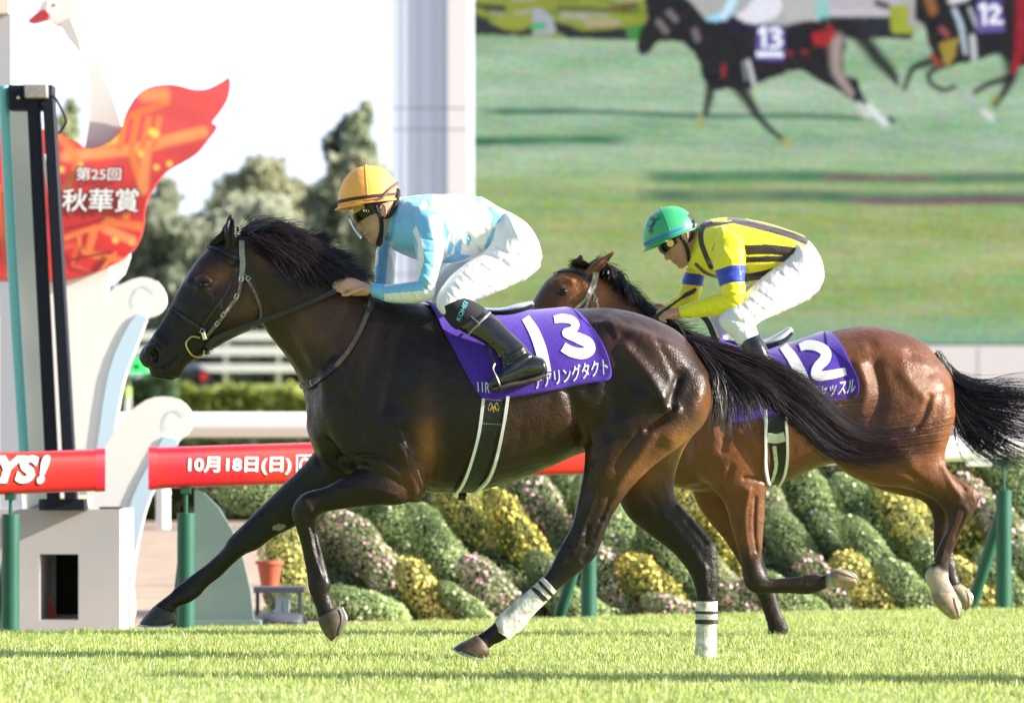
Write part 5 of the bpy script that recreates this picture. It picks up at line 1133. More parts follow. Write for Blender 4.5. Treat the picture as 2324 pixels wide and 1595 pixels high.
hoof(H2, [(1884, 1296, 1894, 1333, -.16, .042), (1900, 1289, 1906, 1333, -.16, .05), (1922, 1294, 1926, 1332, -.16, .05), (1940, 1308, 1944, 1328, -.16, .046)], .05, D2, [(1949, 1324), (1945, 1310), (1930, 1297), (1912, 1289)], (.24, .17, .11), tanh_)
hoof(H2, [(2112, 1350, 2168, 1342, -.152, .042), (2121, 1372, 2176, 1362, -.152, .05), (2142, 1392, 2181, 1384, -.152, .05), (2158, 1404, 2178, 1402, -.152, .036)], .048, D2, [(2172, 1406), (2181, 1394), (2180, 1372), (2171, 1352)], (.22, .16, .10), tanh_)
hoof(H2, [(2142, 1336, 2180, 1324, .13, .042), (2160, 1352, 2194, 1334, .13, .05), (2176, 1372, 2205, 1350, .13, .05), (2188, 1384, 2206, 1368, .13, .036)], .048, D2, [(2190, 1386), (2205, 1372), (2206, 1354), (2196, 1336)], (.25, .19, .13), (.35, .28, .2))
hoof(H2, [(1737, 1440, 1786, 1440, .14, .046), (1728, 1456, 1786, 1458, .14, .054)], .05, D2, [(1728, 1457), (1745, 1459), (1765, 1460), (1784, 1459)])
g = []
for (rx, ry), (mx, my), (tx, ty), yo in [((1335, 612), (1350, 596), (1385, 606), -.02), ((1350, 618), (1378, 612), (1408, 640), -.06), ((1372, 630), (1398, 618), (1425, 660), -.05), ((1392, 645), (1418, 650), (1440, 700), -.07),
     ((1415, 662), (1440, 672), (1470, 690), -.04), ((1440, 690), (1462, 700), (1500, 735), -.06), ((1470, 715), (1500, 722), (1545, 720), -.05), ((1500, 738), (1535, 750), (1580, 748), -.06), ((1530, 755), (1560, 765), (1610, 775), -.08)]:
    g.append([(rx, ry, yo * .5), (mx, my, yo), ((mx + tx) / 2, (my + ty) / 2 + 4, yo), (tx, ty, yo * 1.1)])
v, f = strands(g, 1500, .0019, seed=23, jit=7, jd=.03, rootj=7, d=D2, tips=(.4, 1.1), curl=5)
obj('mane', v, f, M_hair, H2)
v, f = strands([[(1335, 605, -.03), (1315, 598, -.03), (1295, 602, -.02)], [(1335, 605, .03), (1312, 596, .02), (1292, 604, 0)]], 200, .002, seed=24, jit=4, jd=.01, d=D2)
obj('forelock', v, f, M_hair, H2)
tg = [[(2128, 800, 0), (2165, 850, 0), (2215, 876, -.02), (2290, 872, -.03), (2400, 880, -.03)],
      [(2136, 815, 0), (2172, 870, 0), (2225, 900, -.02), (2310, 905, -.03), (2420, 925, -.03)],
      [(2142, 830, 0), (2176, 890, 0), (2230, 930, -.02), (2310, 950, -.03), (2420, 980, -.03)],
      [(2148, 845, 0), (2180, 910, -.01), (2235, 965, -.02), (2300, 1000, -.03), (2400, 1040, -.03)],
      [(2152, 855, 0), (2176, 930, -.01), (2215, 985, -.02), (2270, 1030, -.03), (2350, 1062, -.03)],
      [(2155, 865, 0), (2168, 930, -.01), (2180, 990, -.02), (2215, 1030, -.03), (2280, 1060, -.03)]]
v, f = strands(tg, 2300, .0019, seed=25, jit=12, jd=.03, rootj=4, d=D2, tips=(.5, 1.05), curl=6)
obj('tail', v, f, M_hair, H2)

# bits of turf kicked up behind the hooves
rk = np.random.default_rng(91); pk_ = []
for (cx, cy, dd, n_, sx, sy) in ((2120, 1340, 22.5, 26, 60, 60), (1925, 1300, 22.5, 8, 40, 40), (1130, 1455, 19.85, 14, 55, 22), (1600, 1480, 20.1, 16, 40, 18), (1760, 1435, 22.8, 12, 40, 16), (760, 1440, 19.8, 6, 30, 24)):
    for _ in range(n_): pk_.append(P(cx + rk.normal(0, sx), cy + rk.normal(0, sy), dd + rk.normal(0, .15)))
pk_ = np.array(pk_); ck_ = np.where((rk.random(len(pk_)) < .7)[:, None], np.array([.45, .55, .12]), np.array([.12, .08, .04]))
V, F, C = leaves(pk_, .009, ck_, 92); tag(obj('flying_turf', V, F, M_leaf, col=C, smooth=False), 'loose bits of grass thrown up round the galloping hooves', 'grass bits', kind='stuff')
# ------------------------------------------------------------------ tack
M_purple = mat('purple_cloth', (.072, .026, .36), rough=.8, spec=.25, sheen=.25, noise=.16, nscale=60, bump=.25, bscale=220, bdist=.003)
M_num = mat('white_felt', (.84, .84, .84), rough=.8, bump=.1, bscale=200)
M_kana = mat('reflective_white', (.66, .68, .66), rough=.5)
M_saddle = mat('grey_blue_saddle', (.42, .50, .60), rough=.18, spec=.7, coat=.5)
M_gold = mat('gold_thread', (.55, .38, .08), rough=.4)
def mknum(stroke_sets, Bc, d, off=.004):
    g = Geo()
    for pts, w in stroke_sets: g.add(*ribbon(pts, w, lambda x, y: cast(Bc, x, y, off, d)[0], sub=10, across=6))
    return g.get()
def cloth(par_name, label, B, d, cols, zc, off, seed):
    """cloth draped over the back; cols: (x of the spine, lower point x, y) along the horse"""
    n = 46; cc = crom(cols, n); m = 26; grid = []; noise_r = np.random.default_rng(seed)
    for q in cc:
        xs = (q[0] - 1162) * S(d); A0 = np.array([xs, d, CAMH - (zc - 1065) * S(d)])
        h = B.ray_cast(Vector((xs, d, 4)), Vector((0, 0, -1))); T = np.array(h[0]) if h[0] is not None else A0 + [0, 0, .3]
        bt, _ = cast(B, q[1], q[2], 0, d)
        row = []
        for sgn in (1, -1):
            Bt = bt.copy(); Bt[1] = d - sgn * (d - Bt[1]) if sgn < 0 else Bt[1]
            if sgn < 0: Bt[1] = d + (d - bt[1])
            half = []
            for j in range(m + 1):
                s = j / m; qq = T * (1 - s) + Bt * s; Ax = A0 * (1 - s) + np.array([Bt[0], d, min(A0[2], Bt[2] + .12)]) * s
                dr = qq - Ax; dr /= np.linalg.norm(dr) + 1e-9; hh = B.ray_cast(Vector(Ax), Vector(dr))
                if hh[0] is None or (np.array(hh[0]) - qq).dot(dr) > .2: p = qq; nn = dr
                else: p = np.array(hh[0]); nn = np.array(hh[1]); nn = nn if nn.dot(dr) > 0 else -nn
                half.append(p + nn * off)
            row.append(half)
        grid.append(row[1][::-1] + row[0][1:])
    G = np.array(grid); k = G.shape[1]
    for _ in range(3): G[:, 1:-1] = (G[:, :-2] + G[:, 2:] + 2 * G[:, 1:-1]) / 4; G[1:-1] = (G[:-2] + G[2:] + 2 * G[1:-1]) / 4
    V = G.reshape(-1, 3); ctr = np.array([V[:, 0].mean(), d, V[:, 2].mean() - .1]); rd = V - ctr; rd[:, 0] = 0; rd /= np.linalg.norm(rd, axis=1)[:, None]
    V = V + rd * (.003 + vnoise(V * np.array([1, 1, .4]), 9, seed) * .003)[:, None]
    F = np.array([(i * k + j, i * k + j + 1, (i + 1) * k + j + 1, (i + 1) * k + j) for i in range(n - 1) for j in range(k - 1)])
    t = thing('saddlecloth', label, 'saddlecloth', P(cc[n // 2][1], cc[n // 2][2], d)); o = obj('cloth', V, F, M_purple, t); solidify(o, .003)
    return t, bvh(V, F)
sc1, BC1 = cloth('saddlecloth', 'purple saddlecloth with a white number 13 on the dark horse', B1, 20,
    [(960, 1000, 742), (985, 1030, 795), (1010, 1062, 855), (1040, 1097, 912), (1085, 1130, 908), (1120, 1165, 901), (1150, 1200, 896), (1180, 1238, 888), (1205, 1275, 880), (1228, 1310, 873), (1245, 1345, 868), (1258, 1390, 863), (1264, 1386, 828), (1269, 1372, 785), (1274, 1350, 752), (1278, 1318, 728)], 850, .010, 3)
# front edge of the cloth runs from the withers down to its lower tip
num13 = [([(1199, 723), (1221, 765), (1236, 800), (1247, 849)], 27), ([(1281, 732), (1305, 722), (1332, 728), (1337, 746), (1311, 757)], 21), ([(1311, 757), (1340, 765), (1368, 782), (1366, 812), (1335, 824), (1304, 806)], 23)]
# crisp hand-cut figures
def digit(d_, strokes, Bc, par, nm):
    v, f = mknum(strokes, Bc, d_); obj(nm, v, f, M_num, par, smooth=False)
digit(20, [([(1193, 722), (1213, 755), (1228, 795), (1238, 845)], [19, 24, 26, 27])], BC1, sc1, 'numeral')
digit(20, [([(1258, 727), (1275, 724), (1296, 727), (1306, 738), (1300, 750), (1285, 757), (1312, 768), (1335, 780), (1338, 795), (1322, 803), (1298, 799), (1278, 788)], [17, 20, 19, 18, 17, 19, 24, 25, 24, 24, 24, 22])], BC1, sc1, 'numeral')
v, f = textquad('デアリングタクト', [(1210, 850), (1379, 810), (1381, 849), (1214, 884)], lambda x, y: cast(BC1, x, y, .004, 20)[0], bold=.016, dense=1); obj('horse_name', v, f, M_kana, sc1, smooth=False)
v, f = textquad('11R', [(1083, 867), (1112, 868), (1112, 892), (1085, 889)], lambda x, y: cast(BC1, x, y, .004, 20)[0], bold=.012, dense=1); obj('race_number', v, f, M_kana, sc1, smooth=False)
sc2, BC2 = cloth('saddlecloth', 'purple saddlecloth with a white number 12 on the bay horse', B2, D2,
    [(1580, 1600, 830), (1610, 1625, 900), (1640, 1652, 960), (1680, 1700, 955), (1720, 1745, 945), (1760, 1800, 932), (1795, 1850, 922), (1825, 1892, 912), (1845, 1925, 903), (1858, 1951, 898), (1862, 1950, 860), (1864, 1930, 828), (1868, 1898, 804), (1872, 1875, 788)], 900, .010, 4)
digit(D2, [([(1778, 786), (1800, 815), (1818, 850), (1832, 888)], [20, 25, 27, 27])], BC2, sc2, 'numeral')
digit(D2, [([(1816, 790), (1834, 784), (1858, 788), (1874, 800), (1872, 816), (1856, 834), (1852, 850), (1862, 854), (1890, 850), (1920, 843)], [17, 22, 23, 24, 24, 22, 22, 22, 20, 17])], BC2, sc2, 'numeral')
v, f = textquad('マジックキャッスル', [(1755, 886), (1945, 857), (1940, 893), (1752, 922)], lambda x, y: cast(BC2, x, y, .004, D2)[0], bold=.016, dense=1); obj('horse_name', v, f, M_kana, sc2, smooth=False)

def saddle(label, d, seat, B, flap, girth, wl_, wr, gw, emb=None):
    t = thing('saddle', label, 'saddle', P(seat[1][0], seat[1][1], d)); v, f = loft(seat, d, n=20, sub=5, cap=.4); fixn(obj('seat', v, f, M_saddle, t))
    v, f = loft([(q[0], q[3] - 3, q[2], q[3] + 7, 0, q[5] * .93) for q in seat], d, n=16, sub=4, cap=.2); fixn(obj('panel', v, f, M_leather, t))
    for fl, w in flap:
        o = obj('flap', *strap(B, fl, w, .006, .004, d, sub=8), M_leather, t)
    gi = obj('girth', *strap(B, girth, gw, .008, .004, d), M_leather, t)
    for e in (wl_, wr): obj('girth_edge', *strap(B, e, .013, .006, .012, d), M_white_vinyl, gi)
    return t, gi
Bt1 = BC1
sd1, gi1 = saddle('small pale blue grey race saddle under the jockey in blue', 20, [(1035, 690, 1035, 702, 0, .07), (1085, 697, 1085, 709, 0, .10), (1135, 699, 1138, 712, 0, .125), (1172, 690, 1180, 706, 0, .125), (1206, 683, 1212, 692, 0, .08)], B1,
    [([(1110, 735), (1118, 800), (1124, 860), (1122, 908)], .088)],
    [(1122, 895), (1112, 959), (1097, 1018), (1074, 1076), (1053, 1112)], [(1098, 905), (1087, 983), (1070, 1045), (1052, 1090), (1032, 1118)], [(1153, 900), (1144, 959), (1128, 1030), (1108, 1082), (1078, 1112)], .082)
g = Geo()
for pl in (([(1110, 922), (1114, 914), (1117, 922), (1111, 932), (1108, 924)]), ([(1131, 922), (1128, 914), (1124, 922), (1130, 932), (1133, 924)]), ([(1115, 915), (1120, 926), (1121, 936)]), ([(1126, 915), (1121, 926)]), ([(1116, 930), (1121, 922), (1125, 930)])):
    g.add(*ribbon(pl, 1.5, lambda x, y: cast(B1, x, y, .017, 20)[0], sub=5, across=1))
obj('gold_emblem', *g.get(), M_gold, gi1)
g = Geo(); g.add(*ribbon([(1086, 959), (1138, 962)], 1.2, lambda x, y: cast(B1, x, y, .0145, 20)[0], sub=6, across=1)); g.add(*ribbon([(1103, 906), (1139, 909)], 1.4, lambda x, y: cast(B1, x, y, .0145, 20)[0], sub=6, across=1)); obj('stitch_line', *g.get(), M_greylea, gi1)
obj('girth_buckle', *tubeV([(1040, 1124, 0), (1058, 1126, 0)], 20, .02, n=10), M_leather, gi1)
sd2, gi2 = saddle('small grey race saddle on the bay horse', D2, [(1655, 766, 1655, 778, 0, .07), (1700, 772, 1700, 784, 0, .10), (1735, 770, 1740, 786, 0, .12), (1765, 756, 1778, 774, 0, .115), (1788, 742, 1800, 752, 0, .08)], B2,
    [([(1728, 800), (1748, 860), (1760, 920), (1762, 950)], .08)],
    [(1761, 935), (1762, 989), (1765, 1047), (1756, 1096)], [(1740, 930), (1737, 1018), (1736, 1060), (1740, 1100)], [(1783, 930), (1787, 1018), (1780, 1070), (1764, 1100)], .074)
ct = obj('elastic_strap', *strap(B2, [(1757, 1010), (1760, 1050), (1752, 1080), (1746, 1095)], .018, .013, .002, D2), M_cream, gi2)
obj('elastic_top', *strap(B2, [(1742, 992), (1762, 994), (1781, 989)], .045, .013, .002, D2), M_cream, gi2)
for p in ((1758, 1030), (1757, 1045), (1753, 1060), (1749, 1075)): obj('hole', *ellipsoid(cast(B2, p[0], p[1], .0155, D2)[0], (.003, .002, .003), 8, 6), M_dark, ct)

def bridle(label, d, B, parts, rings, reins, extra=()):
    t = thing('bridle', label, 'bridle', P(*rings[0][0][0], d) if rings else P(parts[0][1][0][0], parts[0][1][0][1], d))
    for nm, pth, w, m in parts: o = obj(nm, *strap(B, pth, w, .003, .004, d), m, t)
    for pth, r, m in rings: obj('bit_ring', *tube([cast(B, p[0], p[1], .012, d)[0] for p in pth], r, n=8, sub=4), m, t)
    for nm, pth, w, m in reins:
        C = crom([P(p[0], p[1], d + p[2]) for p in pth], 40); Nn = np.tile(np.array([0, -1.0, 0]), (len(C), 1)); v, f = flatband(C, Nn, w, .003); v, f = v, f; o = obj(nm, v, f, m, t)
    return t
def buckles(t, B, d, pts, m, sz=.012):
    for (x, y, a) in pts:
        c, nn = cast(B, x, y, .009, d); ca, sa = math.cos(a), math.sin(a); q = []
        for u, w in ((-1, -1), (1, -1), (1, 1), (-1, 1), (-1, -1)): q.append(c + np.array([(u * ca - w * sa * .8) * sz, 0, (u * sa + w * ca * .8) * sz]))
        obj('buckle', *tube(q, .0022, n=6), m, t)
br1 = bridle('worn leather bridle with a brass bit ring on the dark horse', 20, B1, [
    ('browband', [(466, 560), (482, 563), (498, 569), (527, 582), (553, 592)], .016, M_leather), ('crown_strap', [(548, 548), (549, 570), (551, 595), (549, 614), (546, 638)], .024, M_greylea),
    ('cheek_strap', [(546, 634), (540, 668), (523, 694), (505, 719), (487, 741), (470, 762)], .015, M_brown), ('cheek_strap', [(530, 618), (521, 650), (503, 682), (480, 712), (462, 738)], .012, M_leather),
    ('throat_strap', [(549, 612), (562, 636), (580, 671), (590, 703), (588, 728), (576, 744)], .012, M_brown), ('noseband', [(377, 699), (390, 704), (405, 711), (434, 729), (457, 746)], .013, M_leather),
    ('chin_strap', [(470, 765), (478, 778), (470, 795), (458, 800)], .016, M_leather), ('lip_strap', [(462, 797), (474, 802), (480, 808)], .02, M_leather)],
    [([(455, 765), (442, 762), (431, 766), (423, 778), (427, 793), (438, 805), (456, 803), (462, 790)], .0045, M_brass), ([(480, 808), (486, 815), (480, 823), (473, 820), (474, 812), (480, 808)], .0022, M_steel)],
    [('rein', [(470, 790, -.07), (490, 768, -.08), (557, 741, -.12), (644, 711, -.135), (720, 679, -.15), (762, 660, -.155)], .022, M_leather),
     ('rein', [(838, 668, -.16), (846, 690, -.20), (838, 705, -.21), (828, 690, -.2)], .014, M_leather)])
buckles(br1, B1, 20, [(562, 634, .9), (546, 634, 1.4), (536, 672, 1.2), (508, 713, .9), (493, 733, .9), (466, 758, .8), (478, 790, 1.3), (460, 750, 1.0)], M_steel, .009)
obj('bit_cheek', *tube([cast(B1, 462, 752, .016)[0], cast(B1, 466, 766, .02)[0]], [.011, .012], n=10), M_steel, br1)
mt = thing('breast_strap', 'worn strap looping from the saddle front round the base of the dark neck', 'strap', P(760, 830, 20))
obj('worn_strap', *strap(B1, [(843, 672), (838, 700), (828, 730), (812, 765), (790, 800), (762, 832)], .020, .004, .004, 20), M_brown, mt)
obj('dark_strap', *strap(B1, [(764, 830), (740, 852), (716, 870), (698, 878), (680, 874)], .022, .004, .004, 20), M_leather, mt)
buckles(mt, B1, 20, [(716, 869, .4)], M_steel, .014)
br2 = bridle('grey leather bridle on the bay horse', D2, B2, [
    ('browband', [(1256, 622), (1275, 615), (1299, 615), (1325, 625), (1345, 640)], .020, M_leather), ('crown_strap', [(1353, 618), (1350, 634), (1345, 650), (1338, 666)], .030, M_greylea),
    ('cheek_strap', [(1341, 662), (1325, 684), (1305, 702), (1288, 722)], .013, M_greylea), ('cheek_strap', [(1341, 662), (1333, 690), (1322, 712)], .013, M_greylea), ('throat_strap', [(1345, 660), (1355, 690), (1358, 712)], .013, M_greylea), ('noseband', [(1180, 752), (1200, 765), (1225, 780)], .014, M_leather)],
    [], [('rein', [(1180, 800, -.08), (1300, 770, -.1), (1430, 740, -.13), (1500, 722, -.15)], .018, M_leather), ('rein', [(1522, 722, -.15), (1540, 735, -.16), (1556, 765, -.15), (1560, 790, -.14)], .010, M_brown),
        ('rein', [(1590, 712, -.16), (1606, 730, -.17), (1616, 752, -.17), (1626, 780, -.16), (1628, 800, -.15)], .028, M_leather)])
buckles(br2, B2, D2, [(1336, 670, 1.0), (1345, 645, 1.0), (1350, 680, 1.3)], M_steel, .010)
# ------------------------------------------------------------------ riders
M_skin = mat('skin', attr=True, rough=.5, spec=.4, sss=.08, noise=.06, nscale=20)
M_silk = mat('racing_silk', attr=True, rough=.42, spec=.4, sheen=.2, bump=.35, bscale=13, bstretch=(1.0, 1.0, 2.2), bdist=.012)
M_breech = mat('white_breeches', (.80, .79, .80), rough=.55, spec=.3, bump=.5, bscale=16, bstretch=(2.2, 1, .9), bdist=.012)
M_boot = mat('boot_leather', (.010, .010, .012), rough=.2, spec=.6, coat=.5, bump=.35, bscale=22, bdist=.008)
M_knit = mat('black_knit', (.012, .013, .018), rough=.8, bump=.3, bscale=300)
M_gog = mat('goggle_lens', (.012, .014, .012), rough=.12, spec=.35)
M_gogf = mat('goggle_frame', (.015, .015, .015), rough=.35)
M_hairh = mat('dark_brown_hair', (.035, .015, .008), rough=.5, bump=.5, bscale=200)
M_sole = mat('worn_sole', (.05, .045, .035), rough=.7, noise=.3, nscale=30)
BLUE = np.array([.19, .50, .80]); WHT = np.array([.82, .83, .85])
def shrink(secs, k, kw=None):
    out = []
    for a, b, c, e, y, w in secs:
        mx, my = (a + c) / 2, (b + e) / 2; out.append((mx + (a - mx) * k, my + (b - my) * k, mx + (c - mx) * k, my + (e - my) * k, y, w * (kw or k)))
    return out
def headparts(o, th, sc, d):
    """profile head facing left; o = ear in photo coords, th = pitch, sc = scale; local units mm"""
    c, s = math.cos(th), math.sin(th); u = .001 / S(d) * sc
    L = lambda x, y: (o[0] + (x * c + y * s) * u, o[1] + (-x * s + y * c) * u)
    def sec(x1, y1, x2, y2, w): a = L(x1, y1); b = L(x2, y2); return (a[0], a[1], b[0], b[1], 0, w * .001 * sc)
    skull = loft([sec(-40, -122, 50, -122, 38), sec(-80, -95, 86, -95, 66), sec(-95, -60, 98, -60, 75), sec(-96, -30, 96, -32, 76), sec(-92, -8, 88, -8, 73), sec(-89, 14, 70, 16, 69), sec(-89, 34, 46, 36, 63), sec(-90, 54, 24, 58, 54), sec(-88, 74, 2, 78, 42), sec(-78, 90, -20, 92, 27)], d, n=26, sub=4, e=2.25, cap=.2)
    nose = loft([sec(-98, -26, -80, -22, 8), sec(-105, -6, -80, -4, 10), sec(-115, 12, -82, 14, 13.5), sec(-112, 22, -84, 24, 13), sec(-98, 28, -84, 30, 9)], d, n=14, sub=3, cap=.4)
    lip1 = loft([sec(-99, 37, -78, 37, 15), sec(-101, 43, -78, 43, 21), sec(-97, 48, -78, 48, 19)], d, n=14, cap=.3)
    lip2 = loft([sec(-96, 50, -78, 50, 18), sec(-98, 56, -78, 56, 19), sec(-93, 62, -78, 62, 14)], d, n=14, cap=.3)
    chin = loft([sec(-94, 70, -60, 70, 18), sec(-94, 82, -60, 84, 20), sec(-84, 92, -60, 92, 14)], d, n=14, cap=.4)
    return L, sec, [skull, nose, lip1, lip2, chin]
def loc3(L, x, y, zz, d): a = L(x, y); return P(a[0], a[1], d) + np.array([0, zz * .001, 0])
def wrapband(L, d, sc, a, b, y0, y1, a0, a1, th=4, cx=0, bulge=0, n=36, m=6, droop=0):
    """shell round the head between two heights, angle from the front (deg)"""
    O = []; I = []
    for i in range(n + 1):
        t = math.radians(a0 + (a1 - a0) * i / n)
        for j in range(m + 1):
            f = j / m; y = y0 + (y1 - y0) * f; k = 1 + bulge * math.sin(math.pi * f)
            for lst, e in ((O, th), (I, 0)):
                x = cx - math.cos(t) * (a + e) * k; z = -math.sin(t) * (b + e) * k; lst.append(loc3(L, x, y + droop * (1 - math.cos(t)), z * sc, d))
    k = (n + 1) * (m + 1); F = []
    for i in range(n):
        for j in range(m):
            p = i * (m + 1) + j; F.append((p, p + 1, p + m + 2, p + m + 1)); F.append((k + p, k + p + m + 1, k + p + m + 2, k + p + 1))
    for i in range(n):
        for j in (0, m): p = i * (m + 1) + j; q = p + m + 1; F.append((p, q, q + k, p + k))
    for i in (0, n):
        for j in range(m): p = i * (m + 1) + j; F.append((p, p + 1, p + 1 + k, p + k))
    return np.array(O + I), F
def helmet(par, c, phi, a, b, h, d, m, mband, name='helmet', peak=.022, col=None):
    """dome with a peak; c centre of the rim in photo coords, phi tilt (front low), metres"""
    C = P(c[0], c[1], d); ax = np.array([math.cos(phi), 0, math.sin(phi)]); up = np.array([-math.sin(phi), 0, math.cos(phi)]); dy = np.array([0, 1.0, 0])
    V = []; nn = 44; mm = 20
    for i in range(mm + 1):
        e = math.pi / 2 * i / mm; ce, se = math.cos(e) ** .86, math.sin(e) ** 1.0
        for j in range(nn):
            t = 2 * math.pi * j / nn; k = 1 + .012 * (math.cos(t * 2) ** 40)
            V.append(C + ax * (math.cos(t) * a * ce * k + a * .04 * se) + dy * math.sin(t) * b * ce * k + up * (se * h))
    F = [q for q in ring_faces(mm + 1, nn)]; V = np.array(V)
    kw = {}
    if col is not None: kw['col'] = col(V)
    o = obj(name, V, F, m, par, **kw); fixn(o); solidify(o, .004, -1)
    # rim roll and peak
    pts = [C + ax * math.cos(t) * (a + .003) + dy * math.sin(t) * (b + .003) - up * .002 for t in np.linspace(0, 2 * np.pi, 49)]
    kw2 = {'col': np.tile(col(V).max(0) * 0 + np.median(col(V), axis=0), (1, 1)).repeat(49 * 8, 0)} if col is not None else {}
    obj('helmet_rim', *tube(pts, .0045, n=8), m, o, **kw2)
    PV = []; k1 = 21
    for i in range(k1):
        t = math.radians(180 - 78 + 156 * i / (k1 - 1)); w = math.sin(math.pi * i / (k1 - 1)) ** .6 * peak
        for q in (0, .5, 1): PV.append(C + ax * math.cos(t) * (a + w * q) + dy * math.sin(t) * (b + w * q) - up * (.004 + .006 * q))
    kw3 = {'col': np.tile(np.median(col(V), axis=0), (len(PV), 1))} if col is not None else {}
    pk = obj('peak', PV, [(i * 3 + j, i * 3 + j + 1, i * 3 + j + 4, i * 3 + j + 3) for i in range(k1 - 1) for j in (0, 1)], m, o, **kw3); solidify(pk, .004)
    bp = [C + ax * math.cos(t) * (a * 1.002) + dy * math.sin(t) * (b * 1.002) + up * .020 for t in np.linspace(0, 2 * np.pi, 49)]
    Nn = np.array([(q - C - up * .02) / np.linalg.norm(q - C - up * .02) for q in bp]); obj('helmet_band', *flatband(np.array(bp), Nn, .014, .002), mband, o)
    obj('top_button', *ellipsoid(C + up * (h + .001) + ax * a * .04, (.008, .008, .005), 12, 8), m, o, **({'col': np.tile(np.median(col(V), axis=0), (12 * 9, 1))} if col is not None else {}))
    seam = [C + ax * (a * .04 * math.sin(e)) + dy * math.cos(e) ** .86 * b * 1.006 * sg + up * (math.sin(e) * h * 1.004) for sg in (-1,) for e in np.linspace(0.12, 1.5, 22)]
    obj('helmet_seam', *tube(seam, .0018, n=6), m, o, **({'col': np.tile(np.median(col(V), axis=0) * .8, (22 * 6, 1))} if col is not None else {}))
    return o
def hand(wr, pv, yc, d, palm, fing, thumb, r=.0085, dy=.015):
    ps = [loft([(q[0], q[1], q[2], q[3], yc, q[4]) for q in palm], d, n=14, sub=3, cap=.4)]
    for i in range(4):
        yo = yc + (i - 1.5) * dy; k = (.82, 1.0, 1.08, 1.02)[i]; x0, y0 = fing[0]; fx, fy = (3 - i) * 2.2, (3 - i) * 5.0
        ps.append(tube([P(x0 + (x - x0) * k + fx, y0 + (y - y0) * k + fy, d + yo) for x, y in fing], [r * 1.1, r * 1.08, r, r * .95, r * .8][:len(fing)], n=8, sub=3))
    ps.append(tube([P(x, y, d + yc + z) for x, y, z in thumb], [r * 1.3, r * 1.15, r, r * .8][:len(thumb)], n=8, sub=3)); return ps
def seg_mask(V, pts, rad):
    best = np.full(len(V), 9.0)
    for a, b in zip(pts[:-1], pts[1:]):
        ab = b - a; t = np.clip(((V - a) @ ab) / (ab @ ab), 0, 1); best = np.minimum(best, np.linalg.norm(V - a - t[:, None] * ab, axis=1))
    return best < rad
def refine_paint(V, F):
    """one more level of faces so painted borders stay crisp"""
    e = np.sort(np.vstack([F[:, [0, 1]], F[:, [1, 2]], F[:, [2, 3]], F[:, [3, 0]]]), 1); u, inv = np.unique(e, axis=0, return_inverse=True); inv = inv.ravel(); nf = len(F)
    M = (V[u[:, 0]] + V[u[:, 1]]) / 2; C = V[F].mean(1); n = len(V); k = len(u)
    m = [n + inv[i * nf:(i + 1) * nf] for i in range(4)]; c = n + k + np.arange(nf); F2 = []
    for i in range(4): F2.append(np.stack([F[:, i], m[i], c, m[i - 1]], 1))
    return np.vstack([V, M, C]), np.vstack(F2)

# ---------------- rider in blue and white
J1 = thing('person', 'jockey in light blue and white silks and orange helmet crouching on the front horse', 'person', P(1130, 690, 20))
tors = [(905, 451, 880, 545, 0, .068), (924, 447, 892, 566, 0, .125), (962, 443, 932, 584, 0, .185), (1008, 441, 984, 596, 0, .185), (1058, 443, 1035, 597, 0, .172), (1104, 453, 1082, 585, 0, .16), (1146, 475, 1112, 572, 0, .155), (1166, 489, 1128, 566, 0, .15)]
armN = [(950, 466, 940, 560, -.15, .06), (1000, 490, 940, 555, -.195, .062), (1006, 545, 943, 580, -.215, .056), (1003, 590, 948, 605, -.225, .050), (990, 640, 952, 634, -.225, .046), (980, 676, 942, 641, -.215, .044), (955, 687, 920, 642, -.20, .043), (900, 688, 895, 644, -.175, .040), (868, 682, 868, 646, -.155, .034), (843, 671, 843, 645, -.14, .027)]
armF = [(935, 480, 900, 560, .14, .06), (905, 505, 862, 560, .19, .058), (900, 560, 853, 570, .21, .052), (898, 600, 850, 600, .22, .048), (893, 645, 849, 630, .21, .044), (880, 672, 852, 638, .19, .04), (850, 676, 840, 648, .16, .034), (828, 668, 826, 645, .13, .026)]
legN = [(1146, 482, 1222, 590, -.09, .11), (1128, 520, 1226, 606, -.10, .112), (1105, 566, 1190, 634, -.13, .105), (1067, 592, 1140, 659, -.17, .095), (1032, 618, 1100, 674, -.205, .082), (1005, 648, 1068, 688, -.235, .068), (990, 674, 1048, 700, -.25, .058), (990, 696, 1036, 712, -.258, .048), (1003, 712, 1038, 722, -.262, .042)]
legF = [(1146, 482, 1222, 590, .09, .11), (1105, 560, 1190, 630, .13, .105), (1050, 585, 1110, 650, .17, .09), (1005, 608, 1062, 668, .205, .078), (982, 640, 1036, 684, .235, .062), (975, 668, 1030, 700, .25, .055), (984, 695, 1030, 715, .255, .048)]
pelv = [(1142, 474, 1110, 572, 0, .155), (1170, 488, 1132, 600, 0, .17), (1200, 512, 1158, 625, 0, .175), (1222, 548, 1182, 640, 0, .16), (1230, 580, 1200, 628, 0, .11)]
shaftN = [(1003, 704, 1056, 680, -.262, .055), (1012, 722, 1080, 690, -.268, .06), (1030, 740, 1102, 702, -.278, .06), (1058, 758, 1130, 724, -.29, .056), (1096, 778, 1160, 752, -.30, .050), (1120, 797, 1184, 776, -.31, .045), (1134, 822, 1202, 797, -.32, .042), (1140, 846, 1216, 812, -.325, .040)]
footN = [(1230, 812, 1240, 852, -.32, .034), (1208, 806, 1216, 862, -.325, .040), (1180, 812, 1186, 868, -.33, .040), (1152, 830, 1158, 874, -.335, .044), (1130, 846, 1136, 880, -.34, .044), (1112, 862, 1117, 884, -.345, .032)]
L1, sec1, hp = headparts((866, 485), math.radians(27), 1.08, 20)
